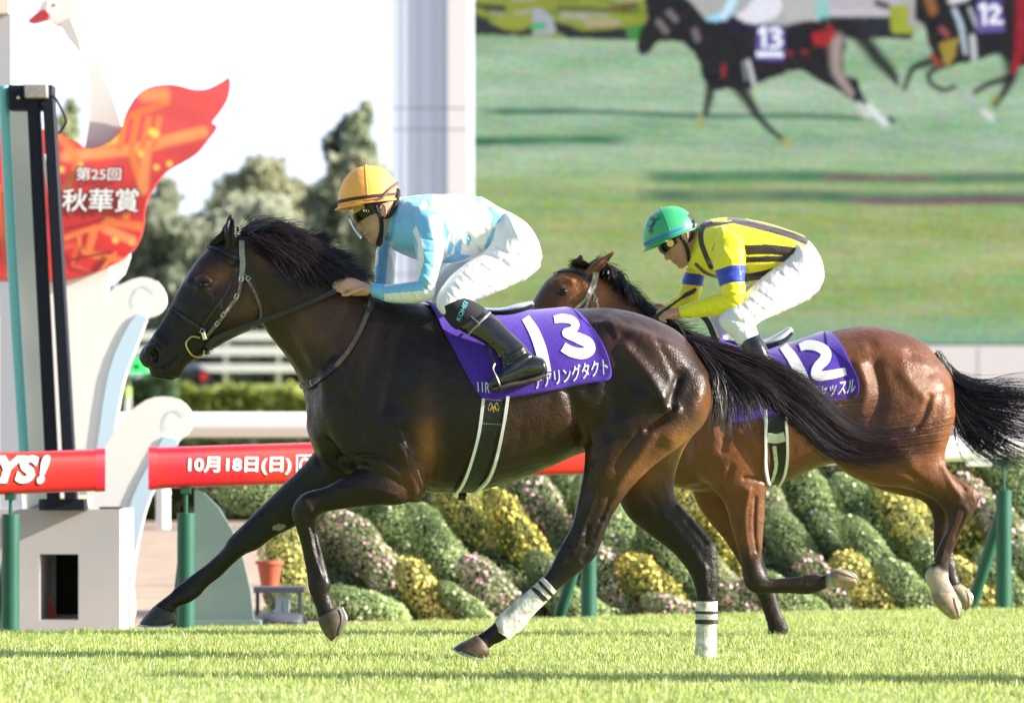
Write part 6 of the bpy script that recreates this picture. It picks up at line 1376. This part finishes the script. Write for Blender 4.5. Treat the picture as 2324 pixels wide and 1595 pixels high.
neckp = loft([(858, 500, 912, 470, 0, .055), (872, 530, 925, 480, 0, .058), (895, 560, 950, 490, 0, .065)], 20, n=18, cap=.3)
def flip(pcs): return pcs
pcs = hp + [neckp] + [loft(shrink(q, .76), 20, n=16, sub=3) for q in (tors, armN, armF, pelv[:-2], legN, legF)]
pcs.append(loft([(834, 648, 834, 669, -.14, .021), (846, 647, 846, 670, -.14, .023), (870, 650, 870, 678, -.155, .028)], 20, n=14))
pcs += hand(None, None, -.142, 20, [(846, 647, 846, 670, .022), (826, 640, 824, 672, .027), (804, 631, 802, 672, .036), (788, 630, 788, 666, .039), (778, 636, 778, 660, .036)], [(796, 631), (776, 631), (761, 638), (760, 648), (772, 652)], [(826, 655, -.03), (806, 660, -.045), (790, 668, -.045), (776, 669, -.03)])
pcs += hand(None, None, .125, 20, [(832, 648, 832, 668, .022), (812, 642, 810, 668, .03), (796, 640, 796, 662, .037)], [(800, 642), (780, 645), (770, 655), (774, 665), (786, 668)], [(815, 652, -.03), (798, 655, -.04), (784, 660, -.03)])
V, F = remesh(pcs, .0042); V = lap(V, F, 3, taubin=True)
def facestrokes(L, u=1.0):
    q = lambda *p: [L(x, y) for x, y in p]
    return [(q((-86, -28), (-70, -24)), 4 * u, -5), (q((-84, 30), (-76, 48)), 3 * u, -2), (q((-96, 49), (-76, 50)), 1.8 * u, -3), (q((-50, 10), (-30, 30)), 8 * u, -2), (q((-88, 66), (-80, 66)), 3 * u, -2)]
V = sculpt(V, F, facestrokes(L1))
def skincol(V, L, base=(.56, .33, .235)):
    Q = toV(V); c = np.tile(np.array(base), (len(V), 1)); m = dist_poly(Q, [L(-98, 44), L(-80, 47)]); m2 = dist_poly(Q, [L(-97, 55), L(-80, 53)])
    c = mix(c, (.50, .18, .14), np.exp(-(np.minimum(m, m2) / 2.6) ** 2) * .8); e = L(8, -2); c = mix(c, (.66, .30, .20), np.exp(-(np.linalg.norm(Q - np.array(e), axis=1) / 12) ** 2) * .6); return c
obj('body', V, F, M_skin, J1, col=skincol(V, L1))
def ears(L, d, sc, par):
    for s_ in (-1, 1):
        g = Geo(); c0 = loc3(L, 10, -2, s_ * 78 * sc, d); v, f = ellipsoid((0, 0, 0), (.015 * sc, .006, .028 * sc), 14, 10); g.add(v + c0, f); v, f = tube([c0 + np.array([.012 * math.cos(t), s_ * .005, .026 * math.sin(t)]) * sc for t in np.linspace(-1.2, 2.9, 14)], .0035, n=6); g.add(v, f)
        v, f = g.get(); obj('ear', v, f, M_skin, par, col=np.tile(np.array([.62, .32, .23]), (len(v), 1)))
ears(L1, 20, 1.08, J1)
# hair under the helmet
g = Geo(); g.add(*wrapband(L1, 20, 1.08, 95, 75, -72, -28, 95, 265, th=5, m=4)); g.add(*wrapband(L1, 20, 1.08, 94, 74, -60, -36, 62, 100, th=4, m=3)); g.add(*wrapband(L1, 20, 1.08, 94, 74, -60, -36, 260, 298, th=4, m=3)); obj('hair', *g.get(), M_hairh, J1)
# silks
V, F = remesh([loft(q, 20, n=26, sub=5, cap=.15) for q in (tors,)] + [loft(armN, 20, n=20, sub=5, cap=.12), loft(armF, 20, n=20, sub=5, cap=.12)], .0052)
Q = toV(V); w = np.zeros(len(V))
for cx, cy, r in ((950, 500, 40), (920, 500, 40), (985, 480, 36)): w = np.maximum(w, np.exp(-(((Q[:, 0] - cx) ** 2 + (Q[:, 1] - cy) ** 2) / r ** 2)))
V = lap(V, F, 4, taubin=True); V = lap(V, F, 25, lam=.6, w=w)
V = sculpt(V, F, [([(950, 590), (985, 610), (990, 640)], 4, -5), ([(960, 625), (985, 650)], 3.5, 6), ([(955, 640), (975, 665)], 3, -5), ([(935, 650), (950, 680)], 3, 4), ([(1010, 500), (1005, 560), (1010, 590)], 5, -14), ([(1025, 500), (1030, 560), (1050, 590)], 4, -6), ([(1045, 540), (1075, 580)], 4, 5), ([(1060, 530), (1095, 570)], 4, -6),
    ([(1100, 520), (1120, 560)], 4, -5), ([(1080, 480), (1120, 520)], 5, -4), ([(1110, 470), (1140, 500)], 4, 4), ([(900, 480), (915, 540), (950, 590)], 4, -4), ([(945, 500), (960, 560)], 4, 3), ([(960, 540), (995, 550)], 3, -4), ([(955, 570), (1000, 575)], 3, -4), ([(957, 600), (995, 605)], 3, 4), ([(880, 650), (890, 685)], 3, -3), ([(910, 648), (915, 686)], 3, 3)])
def wrinkle(V, F, amp, sc, seed, st=(1, 1, 1)):
    N = normals(V, F); k = vnoise(V * np.array(st), sc, seed, 2); return V + N * (amp * .001 * (1 - np.abs(k) * 2))[:, None]
V = wrinkle(V, F, 3.6, 15, 5, (1.2, 1, .5)); V = wrinkle(V, F, 1.5, 40, 9, (1.2, 1, .5)); V, F = refine_paint(V, F); Q = toV(V); C = np.tile(BLUE, (len(V), 1))
arm_n = seg_mask(V, [P(975, 520, 20 - .2), P(975, 575, 20 - .22), P(972, 640, 20 - .225), P(950, 664, 20 - .2), P(843, 658, 20 - .14)], .085) & (V[:, 1] < 20 - .115) & (Q[:, 0] < 1008)
arm_f = seg_mask(V, [P(880, 530, 20.19), P(873, 600, 20.22), P(868, 650, 20.2), P(830, 656, 20.13)], .08) & (V[:, 1] > 20.1)
T = ~(arm_n | arm_f)
def pc(mask, poly, col):
    m = mask & inside(Q, poly); C[m] = col
pc(T, [(985, 430), (1250, 430), (1250, 640), (990, 640), (1000, 560), (1003, 500), (975, 470)], WHT)
for pl in ([(1105, 472), (1117, 466), (1125, 475), (1140, 489), (1134, 507), (1114, 511), (1117, 492)], [(1134, 511), (1141, 516), (1131, 542), (1117, 556), (1098, 566), (1105, 545), (1117, 521)], [(1032, 556), (1044, 545), (1051, 533), (1047, 562), (1044, 577), (1073, 580), (1047, 592), (1000, 600), (1006, 591), (1032, 574)],
           [(1058, 536), (1067, 533), (1070, 545), (1063, 559), (1058, 550)], [(1009, 498), (1015, 516), (1020, 527), (1014, 548), (1006, 530)], [(1020, 548), (1030, 555), (1022, 580), (1014, 575)], [(1075, 585), (1100, 572), (1110, 560), (1128, 560), (1110, 575), (1080, 592)], [(1080, 444), (1100, 450), (1092, 462), (1076, 456)]): pc(T, pl, BLUE)
pc(T, [(952, 470), (962, 452), (972, 462), (958, 482)], WHT)
pc(arm_n, [(936, 524), (944, 512), (960, 551), (962, 594), (950, 632), (940, 632), (949, 588), (948, 551)], WHT)
pc(arm_n, [(971, 488), (1012, 488), (1012, 700), (968, 690), (960, 700), (872, 700), (872, 667), (968, 659), (974, 640), (984, 600), (986, 559)], WHT)
pc(arm_n, [(872, 640), (948, 632), (946, 639), (872, 651)], WHT); pc(arm_n, [(872, 684), (960, 689), (960, 700), (872, 700)], BLUE)
pc(arm_f, [(882, 560), (899, 560), (897, 660), (874, 660)], WHT); pc(arm_f, [(840, 545), (862, 545), (858, 600), (840, 610)], WHT)
jer = obj('jersey', V, F, M_silk, J1, col=C)
cv, cf = loft([(903, 446, 872, 543, 0, .062), (908, 448, 881, 549, 0, .068)], 20, n=28, sub=3, cap=.05); fixn(obj('collar', cv, cf, mat('light_blue_collar', tuple(BLUE), rough=.5), jer))
V, F = remesh([loft(q, 20, n=24, sub=5, cap=.15) for q in (pelv, legN, legF)], .0055); V = lap(V, F, 8, taubin=True)
Q = toV(V); w = np.exp(-(((Q[:, 0] - 1170) ** 2 + (Q[:, 1] - 570) ** 2) / 45 ** 2)); V = lap(V, F, 25, w=w, lam=.6)
V = sculpt(V, F, [([(1105, 575), (1150, 600)], 4, -5), ([(1090, 600), (1130, 630)], 4, -5), ([(1140, 590), (1175, 625)], 3, -5), ([(1155, 580), (1192, 615)], 3, 4), ([(1170, 575), (1205, 605)], 3, -4), ([(1050, 620), (1080, 650)], 3, -4), ([(1035, 640), (1060, 670)], 3, 4), ([(1015, 655), (1040, 690)], 3, -3), ([(1160, 510), (1190, 560)], 6, 4), ([(1130, 560), (1160, 580), (1190, 580)], 4, -5), ([(1120, 640), (1160, 620)], 4, -3), ([(1070, 665), (1110, 650)], 3, -4)])
V = wrinkle(V, F, 1.6, 12, 6, (1.3, 1, .7)); V = wrinkle(V, F, .7, 34, 10, (1.4, 1, .5)); br = obj('breeches', V, F, M_breech, J1)
# boot with dark knit knee sleeve, sole
def bootset(par, sleeve, shaft, foot, d, knit=True):
    if sleeve: v, f = loft(sleeve, d, n=22, sub=5, cap=.1); o = fixn(obj('knee_sleeve', v, f, M_knit, par))
    V, F = remesh([loft(shaft, d, n=24, sub=5, cap=.1), loft(foot, d, n=22, sub=5, cap=.35)], .0045); V = lap(V, F, 6, taubin=True); V = wrinkle(V, F, 2.2, 12, 7, (1, 1, 1)); return V, F
slv = shrink([(1000, 700, 1056, 676, -.262, .058), (1010, 720, 1078, 686, -.268, .062), (1024, 738, 1096, 698, -.275, .062), (1036, 748, 1106, 706, -.28, .060)], 1.03)
V, F = bootset(J1, slv, shaftN[2:], footN, 20)
V = sculpt(V, F, [([(1130, 822), (1165, 815), (1200, 796)], 3, -5), ([(1128, 810), (1160, 806), (1192, 788)], 3, 5), ([(1140, 838), (1170, 826), (1205, 806)], 3, 4), ([(1150, 845), (1180, 832)], 2.5, -4), ([(1085, 760), (1140, 790)], 6, 3), ([(1060, 745), (1105, 712)], 3, 3), ([(1064, 750), (1110, 716)], 2, -3), ([(1110, 775), (1150, 800)], 4, -4), ([(1145, 860), (1165, 858), (1190, 846)], 2, -2)])
bt = obj('boot', V, F, M_boot, J1)
v, f = loft([(1232, 846, 1240, 856, -.325, .034), (1210, 856, 1217, 866, -.33, .042), (1182, 864, 1188, 873, -.335, .042), (1155, 868, 1159, 879, -.34, .046), (1132, 876, 1137, 885, -.345, .045), (1116, 880, 1119, 887, -.35, .030)], 20, n=18, cap=.15); fixn(obj('sole', v, f, M_sole, bt))
v, f = bootset(J1, None, [(q[0] - 8, q[1], q[2] - 8, q[3], -q[4], q[5]) for q in shaftN], [(q[0] - 8, q[1], q[2] - 8, q[3], -q[4], q[5]) for q in footN], 20); obj('boot', v, f, M_boot, J1)
Bs = bvh(*[np.asarray(q) if i == 0 else q for i, q in enumerate(loft(slv, 20, n=22, sub=5, cap=.1))])
v, f = textquad('KOHEI', [(1034, 727), (1056, 681), (1064, 686), (1042, 731)], lambda x, y: cast(Bs, x, y, .003, 20)[0], bold=.03, dense=1)
v2, f2 = textquad('KOHEI', [(1036, 724), (1053, 684), (1062, 689), (1045, 729)], lambda x, y: cast(Bs, x, y, .004, 20)[0], bold=0, dense=1); obj('sleeve_lettering', v2, f2, mat('sky_blue_lettering', (.18, .60, .80), rough=.5), J1, smooth=False)
g = Geo(); g.add(*strap(bvh(V, F), [(1060, 762), (1084, 738), (1112, 710)], .007, .002, .002, 20)); g.add(*strap(bvh(V, F), [(1066, 716), (1088, 735), (1082, 742)], .003, .002, .002, 20)); obj('boot_trim', *g.get(), M_greylea, bt)
# helmet, goggles, clear visor, chin strap
M_or = mat('orange_cap_cover', (.95, .44, .10), rough=.55, spec=.35, bump=.35, bscale=22, bstretch=(1, 1, 3), bdist=.008)
M_bandd = mat('dark_brown_band', (.05, .015, .012), rough=.7)
hl = helmet(J1, (838, 461), math.radians(7.5), .128, .112, .156, 20, M_or, M_bandd, peak=.020)
hc = P(838, 461, 20)
obj('goggle_strap', *tube([hc + np.array(q) for q in ((-.01, -.113, .0), (.05, -.108, .012), (.085, -.085, .05), (.115, -.05, .075), (.12, 0, .085))], [.006, .007, .006, .006, .005], n=8, sub=4), mat('taupe_strap', (.16, .09, .07), rough=.6), hl)
gg = obj('goggles', *wrapband(L1, 20, 1.08, 99, 76, -44, -10, -74, 74, th=7, bulge=.03), M_gog, J1)
obj('goggle_frame', *wrapband(L1, 20, 1.08, 97, 75, -48, -8, 70, 100, th=8), M_gogf, gg); obj('goggle_frame', *wrapband(L1, 20, 1.08, 97, 75, -48, -8, -100, -70, th=8), M_gogf, gg)
obj('brow_pad', *wrapband(L1, 20, 1.08, 102, 79, -51, -46, -50, 50, th=4), mat('yellow_pad', (.80, .62, .03), rough=.5), gg)
g = Geo()
for cx, cy in ((-52, -36), (-44, -29)):
    q = [loc3(L1, cx + 4.5 * math.cos(t), cy + 6 * math.sin(t), -80.5 * 1.08, 20) for t in np.linspace(0, 6.28, 10)]; g.add(*tube(q, .0012, n=5))
obj('goggle_mark', *g.get(), M_steel, gg)
mv = bpy.data.materials.new('clear_visor'); mv.use_nodes = True; N_ = mv.node_tree.nodes; Lk = mv.node_tree.links; gl = N_.new('ShaderNodeBsdfGlossy'); gl.inputs['Roughness'].default_value = .05; tr = N_.new('ShaderNodeBsdfTransparent'); tr.inputs['Color'].default_value = (.90, .94, .84, 1); ms = N_.new('ShaderNodeMixShader'); fz = N_.new('ShaderNodeFresnel'); fz.inputs['IOR'].default_value = 1.12
Lk.new(fz.outputs[0], ms.inputs[0]); Lk.new(tr.outputs[0], ms.inputs[1]); Lk.new(gl.outputs[0], ms.inputs[2]); Lk.new(ms.outputs[0], N_['Material Output'].inputs['Surface'])
vz = []; Fz = []
for i in range(25):
    t = math.radians(-72 + 144 * i / 24)
    for j in range(9):
        f_ = j / 8; x = -math.cos(t) * (122 - 6 * f_ + 6 * math.sin(f_ * 3.1)); z = -math.sin(t) * 92; y = -52 + f_ * (104 - 26 * abs(t)); vz.append(loc3(L1, x + 0, y, z * 1.08, 20))
Fz = [(i * 9 + j, i * 9 + j + 1, (i + 1) * 9 + j + 1, (i + 1) * 9 + j) for i in range(24) for j in range(8)]; obj('visor', vz, Fz, mv, hl)

for s_ in (-1, 1):
    obj('chin_strap', *tube([loc3(L1, x, y, s_ * z * 1.08, 20) for x, y, z in ((-4, -52, 78), (-8, -20, 80), (-10, 15, 76), (-20, 45, 66), (-40, 75, 48), (-58, 93, 20), (-62, 98, 0))], [.008, .009, .009, .009, .010, .013, .014], n=8, sub=3), M_knit, hl)
    obj('nape_strap', *tube([loc3(L1, x, y, s_ * z * 1.08, 20) for x, y, z in ((-12, 12, 78), (18, 26, 72), (52, 8, 62), (78, -20, 45), (96, -52, 20))], [.007, .008, .010, .012, .012], n=8, sub=3), M_knit, hl)
obj('strap_buckle', *box(loc3(L1, -10, 5, -84 * 1.08, 20), (.012, .006, .02)), M_gogf, hl)
cvn, cfn = loft([(868, 520, 902, 455, 0, .055), (876, 548, 908, 462, 0, .062)], 20, n=20, sub=2, cap=.05); fixn(obj('neck_liner', cvn, cfn, M_knit, J1))
# stirrup hangs from the saddle
sp = lambda pts: [P(x, y, 20 + z) for x, y, z in pts]
obj('stirrup_leather', *flatband(np.array(sp([(1098, 735, -.22), (1098, 765, -.30), (1112, 800, -.36), (1124, 830, -.375)])), np.tile(np.array([0, -1.0, 0]), (4, 1)), .012, .004), M_leather, sd1)
obj('stirrup_iron', *tube(sp([(1122, 826, -.375), (1118, 838, -.39), (1128, 860, -.395), (1136, 882, -.39), (1138, 886, -.34), (1132, 884, -.29), (1124, 858, -.285), (1117, 838, -.30), (1122, 826, -.33), (1122, 826, -.375)]), .006, n=8, sub=3), mat('black_steel', (.05, .05, .055), rough=.25, metal=.8), sd1)

# ---------------- rider in yellow and black
J2 = thing('person', 'jockey in yellow silks with black stripes and green helmet on the bay horse', 'person', P(1780, 760, D2))
YEL = np.array([.86, .78, .02]); BLK = np.array([.035, .022, .022]); RBL = np.array([.03, .06, .42])
tors = [(1588, 512, 1560, 598, 0, .062), (1602, 502, 1572, 612, 0, .12), (1640, 495, 1610, 628, 0, .18), (1690, 498, 1665, 640, 0, .185), (1740, 508, 1716, 646, 0, .175), (1784, 520, 1762, 634, 0, .165), (1822, 536, 1790, 612, 0, .155), (1834, 545, 1800, 602, 0, .15)]
armN = [(1640, 512, 1606, 600, -.14, .06), (1684, 545, 1612, 600, -.185, .064), (1692, 590, 1626, 622, -.21, .058), (1690, 635, 1634, 648, -.225, .052), (1690, 676, 1640, 664, -.23, .048), (1682, 702, 1632, 668, -.225, .046), (1650, 713, 1612, 672, -.21, .044), (1600, 718, 1580, 682, -.19, .040), (1560, 720, 1556, 690, -.17, .036), (1544, 720, 1539, 697, -.165, .030)]
armF = [(1620, 520, 1570, 605, .14, .06), (1602, 570, 1555, 608, .19, .056), (1600, 615, 1552, 620, .215, .052), (1594, 650, 1548, 645, .22, .048), (1580, 690, 1538, 670, .21, .044), (1560, 704, 1520, 680, .19, .04), (1530, 702, 1505, 686, .16, .034), (1500, 702, 1492, 686, .13, .028)]
pelv = [(1818, 538, 1780, 622, 0, .155), (1838, 550, 1800, 650, 0, .17), (1858, 578, 1815, 675, 0, .175), (1868, 608, 1830, 684, 0, .15), (1870, 630, 1845, 668, 0, .10)]
legN = [(1805, 545, 1862, 645, -.09, .11), (1785, 580, 1858, 660, -.10, .112), (1750, 612, 1826, 684, -.13, .108), (1712, 645, 1780, 706, -.17, .096), (1682, 674, 1745, 722, -.20, .082), (1650, 700, 1722, 735, -.225, .070), (1632, 722, 1712, 745, -.235, .062), (1640, 745, 1714, 738, -.24, .058), (1660, 765, 1718, 745, -.245, .052), (1676, 785, 1724, 765, -.25, .046)]
legF = [(1805, 545, 1862, 645, .09, .11), (1750, 612, 1820, 680, .13, .105), (1690, 650, 1750, 712, .18, .09), (1640, 690, 1690, 745, .22, .074), (1608, 712, 1650, 770, .235, .062), (1612, 735, 1650, 785, .24, .05)]
shaftN = [(1678, 780, 1724, 758, -.25, .052), (1690, 805, 1738, 782, -.26, .055), (1704, 832, 1752, 812, -.27, .05), (1716, 860, 1762, 840, -.28, .045), (1725, 885, 1772, 865, -.29, .042)]
footN = [(1776, 872, 1782, 900, -.29, .034), (1750, 868, 1755, 908, -.295, .04), (1722, 880, 1726, 914, -.30, .042), (1700, 895, 1704, 920, -.305, .034)]
th2 = math.radians(40); L2, sec2, hp = headparts((1550, 545), th2, 1.08, D2)
neckp = loft([(1548, 575, 1590, 520, 0, .055), (1562, 596, 1606, 530, 0, .058), (1590, 615, 1640, 540, 0, .065)], D2, n=18, cap=.3)
pcs = hp + [neckp] + [loft(shrink(q, .76), D2, n=16, sub=3) for q in (tors, armN, armF, pelv[:-2], legN, legF)]
pcs.append(loft([(1530, 702, 1532, 718, -.165, .022), (1545, 699, 1546, 720, -.165, .025), (1565, 698, 1568, 722, -.17, .028)], D2, n=14))
pcs += hand(None, None, -.165, D2, [(1545, 698, 1546, 720, .023), (1530, 698, 1530, 724, .03), (1515, 702, 1514, 724, .038), (1506, 706, 1506, 722, .035)], [(1518, 702), (1504, 700), (1494, 706), (1494, 714), (1504, 717)], [(1535, 712, -.03), (1520, 716, -.045), (1508, 722, -.04)])
pcs += hand(None, None, .10, D2, [(1502, 688, 1503, 706, .023), (1490, 688, 1490, 708, .03), (1482, 692, 1482, 708, .037)], [(1484, 693), (1474, 698), (1470, 706), (1475, 714), (1486, 716)], [(1495, 700, -.03), (1484, 706, -.04), (1476, 712, -.03)])
V, F = remesh(pcs, .0046); V = lap(V, F, 3, taubin=True); V = sculpt(V, F, facestrokes(L2)); obj('body', V, F, M_skin, J2, col=skincol(V, L2, (.50, .27, .18))); ears(L2, D2, 1.08, J2)
g = Geo(); g.add(*wrapband(L2, D2, 1.08, 95, 75, -72, -22, 85, 275, th=6, m=4)); g.add(*wrapband(L2, D2, 1.08, 94, 74, -64, -40, 40, 100, th=5, m=3)); g.add(*wrapband(L2, D2, 1.08, 94, 74, -64, -40, 260, 320, th=5, m=3)); obj('hair', *g.get(), M_hairh, J2)
V, F = remesh([loft(tors, D2, n=26, sub=5, cap=.15), loft(armN, D2, n=20, sub=5, cap=.12), loft(armF, D2, n=20, sub=5, cap=.12)], .0058); Q = toV(V); w = np.zeros(len(V))
for cx, cy, r in ((1640, 545, 40), (1605, 555, 36), (1670, 530, 36)): w = np.maximum(w, np.exp(-(((Q[:, 0] - cx) ** 2 + (Q[:, 1] - cy) ** 2) / r ** 2)))
V = lap(V, F, 4, taubin=True); V = lap(V, F, 25, lam=.6, w=w)
V = sculpt(V, F, [([(1690, 560), (1688, 600), (1694, 640)], 5, -12), ([(1700, 580), (1800, 580)], 4, -5), ([(1700, 600), (1790, 596)], 4, 4), ([(1700, 615), (1780, 605)], 3, -4), ([(1640, 640), (1690, 640)], 3, -4), ([(1645, 660), (1688, 668)], 3, 4), ([(1650, 680), (1680, 695)], 3, -4), ([(1630, 690), (1640, 710)], 3, 4), ([(1600, 690), (1605, 715)], 3, -3), ([(1640, 560), (1660, 590)], 5, 5), ([(1620, 600), (1640, 560)], 4, -3)])
V = wrinkle(V, F, 3.2, 14, 15, (.5, 1, 1.2)); V = wrinkle(V, F, 1.3, 38, 19, (.5, 1, 1.2)); V, F = refine_paint(V, F); Q = toV(V); C = np.tile(YEL, (len(V), 1))
arm_n = seg_mask(V, [P(1650, 575, D2 - .19), P(1662, 635, D2 - .225), P(1660, 684, D2 - .225), P(1600, 700, D2 - .19), P(1541, 708, D2 - .165)], .088) & (V[:, 1] < D2 - .11) & (Q[:, 0] < 1695)
arm_f = seg_mask(V, [P(1580, 590, D2 + .19), P(1572, 645, D2 + .22), P(1548, 684, D2 + .2), P(1496, 694, D2 + .13)], .085) & (V[:, 1] > D2 + .1); T = ~(arm_n | arm_f)
def stripe(mask, path, wd, col):
    q = crom(path, len(path) * 6); wq = np.interp(np.arange(len(q)), np.linspace(0, len(q) - 1, len(np.atleast_1d(wd))), np.atleast_1d(wd)) if np.ndim(wd) else None
    m = mask & (dist_poly(Q, q) < (wd if wq is None else wq.mean())); C[m] = col
stripe(T, [(1668, 500), (1730, 515), (1790, 532), (1840, 552)], 8, BLK); stripe(T, [(1690, 568), (1740, 566), (1800, 572)], 11, BLK); stripe(T, [(1686, 590), (1740, 588), (1800, 588)], 7, BLK); stripe(T, [(1680, 632), (1730, 624), (1800, 604)], 9, BLK)
stripe(T | arm_n, [(1640, 498), (1612, 504), (1594, 518), (1591, 545), (1600, 575), (1614, 606)], 6, BLK); stripe(T, [(1586, 508), (1610, 498), (1660, 494)], 6, BLK); stripe(T, [(1660, 492), (1680, 500), (1600, 514)], 3, BLK); stripe(T, [(1580, 600), (1600, 618), (1630, 632)], 4, BLK)
C[(T | arm_f) & inside(Q, [(1610, 494), (1650, 490), (1648, 503), (1618, 505)])] = YEL
C[arm_n & inside(Q, [(1618, 616), (1640, 608), (1660, 602), (1700, 600), (1700, 640), (1665, 640), (1645, 645), (1624, 656)])] = RBL
C[arm_f & inside(Q, [(1535, 614), (1615, 628), (1610, 652), (1530, 642)])] = RBL
sp_ = vnoise(V, 150, 31); C = np.where(((sp_ > .85) & (vnoise(V, 7, 32) > .2))[:, None], C * .5, C)
obj('jersey', V, F, M_silk, J2, col=C)
cvn, cfn = loft([(1566, 590, 1592, 516, 0, .056), (1574, 604, 1600, 520, 0, .062)], D2, n=20, sub=2, cap=.05); fixn(obj('neck_liner', cvn, cfn, mat('white_neck_scarf', (.75, .72, .7), rough=.7), J2))
V, F = remesh([loft(q, D2, n=24, sub=5, cap=.15) for q in (pelv, legN, legF)], .006); V = lap(V, F, 8, taubin=True); Q = toV(V); w = np.exp(-(((Q[:, 0] - 1820) ** 2 + (Q[:, 1] - 630) ** 2) / 40 ** 2)); V = lap(V, F, 25, w=w, lam=.6)
V = sculpt(V, F, [([(1740, 640), (1780, 670)], 5, -2.5), ([(1770, 620), (1810, 655)], 4, -4), ([(1800, 600), (1840, 640)], 4, 4), ([(1700, 670), (1740, 700)], 4, 4), ([(1685, 690), (1715, 725)], 3, -5), ([(1650, 715), (1700, 742)], 4, -5), ([(1655, 752), (1690, 742), (1716, 735)], 2.5, -5), ([(1720, 660), (1760, 690)], 4, -4)])
V = wrinkle(V, F, 1.4, 12, 16, (1.3, 1, .7)); V = wrinkle(V, F, .7, 34, 20, (1.4, 1, .5)); obj('breeches', V, F, M_breech, J2)
V, F = bootset(J2, None, shaftN, footN, D2); bt = obj('boot', V, F, M_boot, J2)
V, F = bootset(J2, None, [(q[0] - 20, q[1], q[2] - 20, q[3], -q[4], q[5]) for q in shaftN], [(q[0] - 20, q[1], q[2] - 20, q[3], -q[4], q[5]) for q in footN], D2); obj('boot', V, F, M_boot, J2)
M_gr = mat('green_cap', attr=True, rough=.35, spec=.5)
def grcol(V):
    c = np.tile(np.array([.045, .40, .16]), (len(V), 1)); Q = toV(V); m = (vnoise(V, 70, 77) > .12) & (dist_poly(Q, [(1470, 528), (1474, 512), (1480, 500)]) < 10); c[m] = (.02, .02, .02)
    m = (vnoise(V, 120, 78) > .8) & (Q[:, 0] < 1500); c[m] = (.03, .05, .03); return c
hl = helmet(J2, (1524, 540), math.radians(22), .134, .112, .148, D2, M_gr, mat('blue_band', (.03, .16, .60), rough=.5), peak=.018, col=grcol)
gg = obj('goggles', *wrapband(L2, D2, 1.08, 99, 76, -46, -6, -74, 74, th=9, bulge=.04), M_gog, J2); obj('goggle_strap', *wrapband(L2, D2, 1.08, 97, 75, -36, -22, 70, 120, th=5), M_gogf, gg); obj('goggle_strap', *wrapband(L2, D2, 1.08, 97, 75, -36, -22, -120, -70, th=5), M_gogf, gg)
obj('goggle_disc', *tube([loc3(L2, -56, -24, -78 * 1.08, D2), loc3(L2, -56, -24, -88 * 1.08, D2)], .017, n=20), mat('gold_disc', (.55, .40, .10), rough=.35, metal=.6), gg)
for s_ in (-1, 1):
    obj('chin_strap', *tube([loc3(L2, x, y, s_ * z * 1.08, D2) for x, y, z in ((8, -52, 78), (0, -20, 80), (-6, 15, 76), (-16, 45, 66), (-34, 78, 44), (-50, 94, 0))], .009, n=8, sub=3), M_knit, hl)
    obj('nape_strap', *tube([loc3(L2, x, y, s_ * z * 1.08, D2) for x, y, z in ((-8, 12, 78), (22, 20, 70), (55, 0, 60), (84, -36, 40))], [.007, .009, .011, .011], n=8, sub=3), M_knit, hl)
wp_ = thing('riding_whip', 'black riding whip held upright in the hand of the jockey in yellow', 'whip', P(1497, 712, D2 - .17))
obj('shaft', *tube([P(x, y, D2 + z) for x, y, z in ((1484, 722, -.17), (1500, 710, -.175), (1530, 688, -.18), (1550, 674, -.18))], [.012, .009, .006, .006], n=10, sub=4), M_leather, wp_)
v, f = flatband(np.array([P(x, y, D2 + z) for x, y, z in ((1546, 677, -.18), (1556, 670, -.18), (1572, 662, -.18), (1580, 656, -.18))]), np.tile(np.array([0.1, -.9, .3]), (4, 1)), [.012, .022, .022, .014], .005); obj('flap', v, f, M_leather, wp_)

# ---------------- another runner with its rider just outside the right edge, whose long shadow lies across the near turf
def copy_tree(o, off=None, parent=None):
    c = o.copy(); SC.collection.objects.link(c); c.parent = parent
    if off is not None: c.location = Vector(o.location) + Vector(off)
    for ch in list(o.children): copy_tree(ch, None, c)
    return c
for (dx, dy, w_) in ((3.75, -2.35, 'nearer the camera'),):
    for src, kind_ in ((H1, 'following dark racehorse outside the right edge, '), (J1, 'jockey on the following horse outside the right edge, ')):
        c = copy_tree(src, (dx, dy, .0)); c['label'] = kind_ + w_
        if 'group' in c: del c['group']
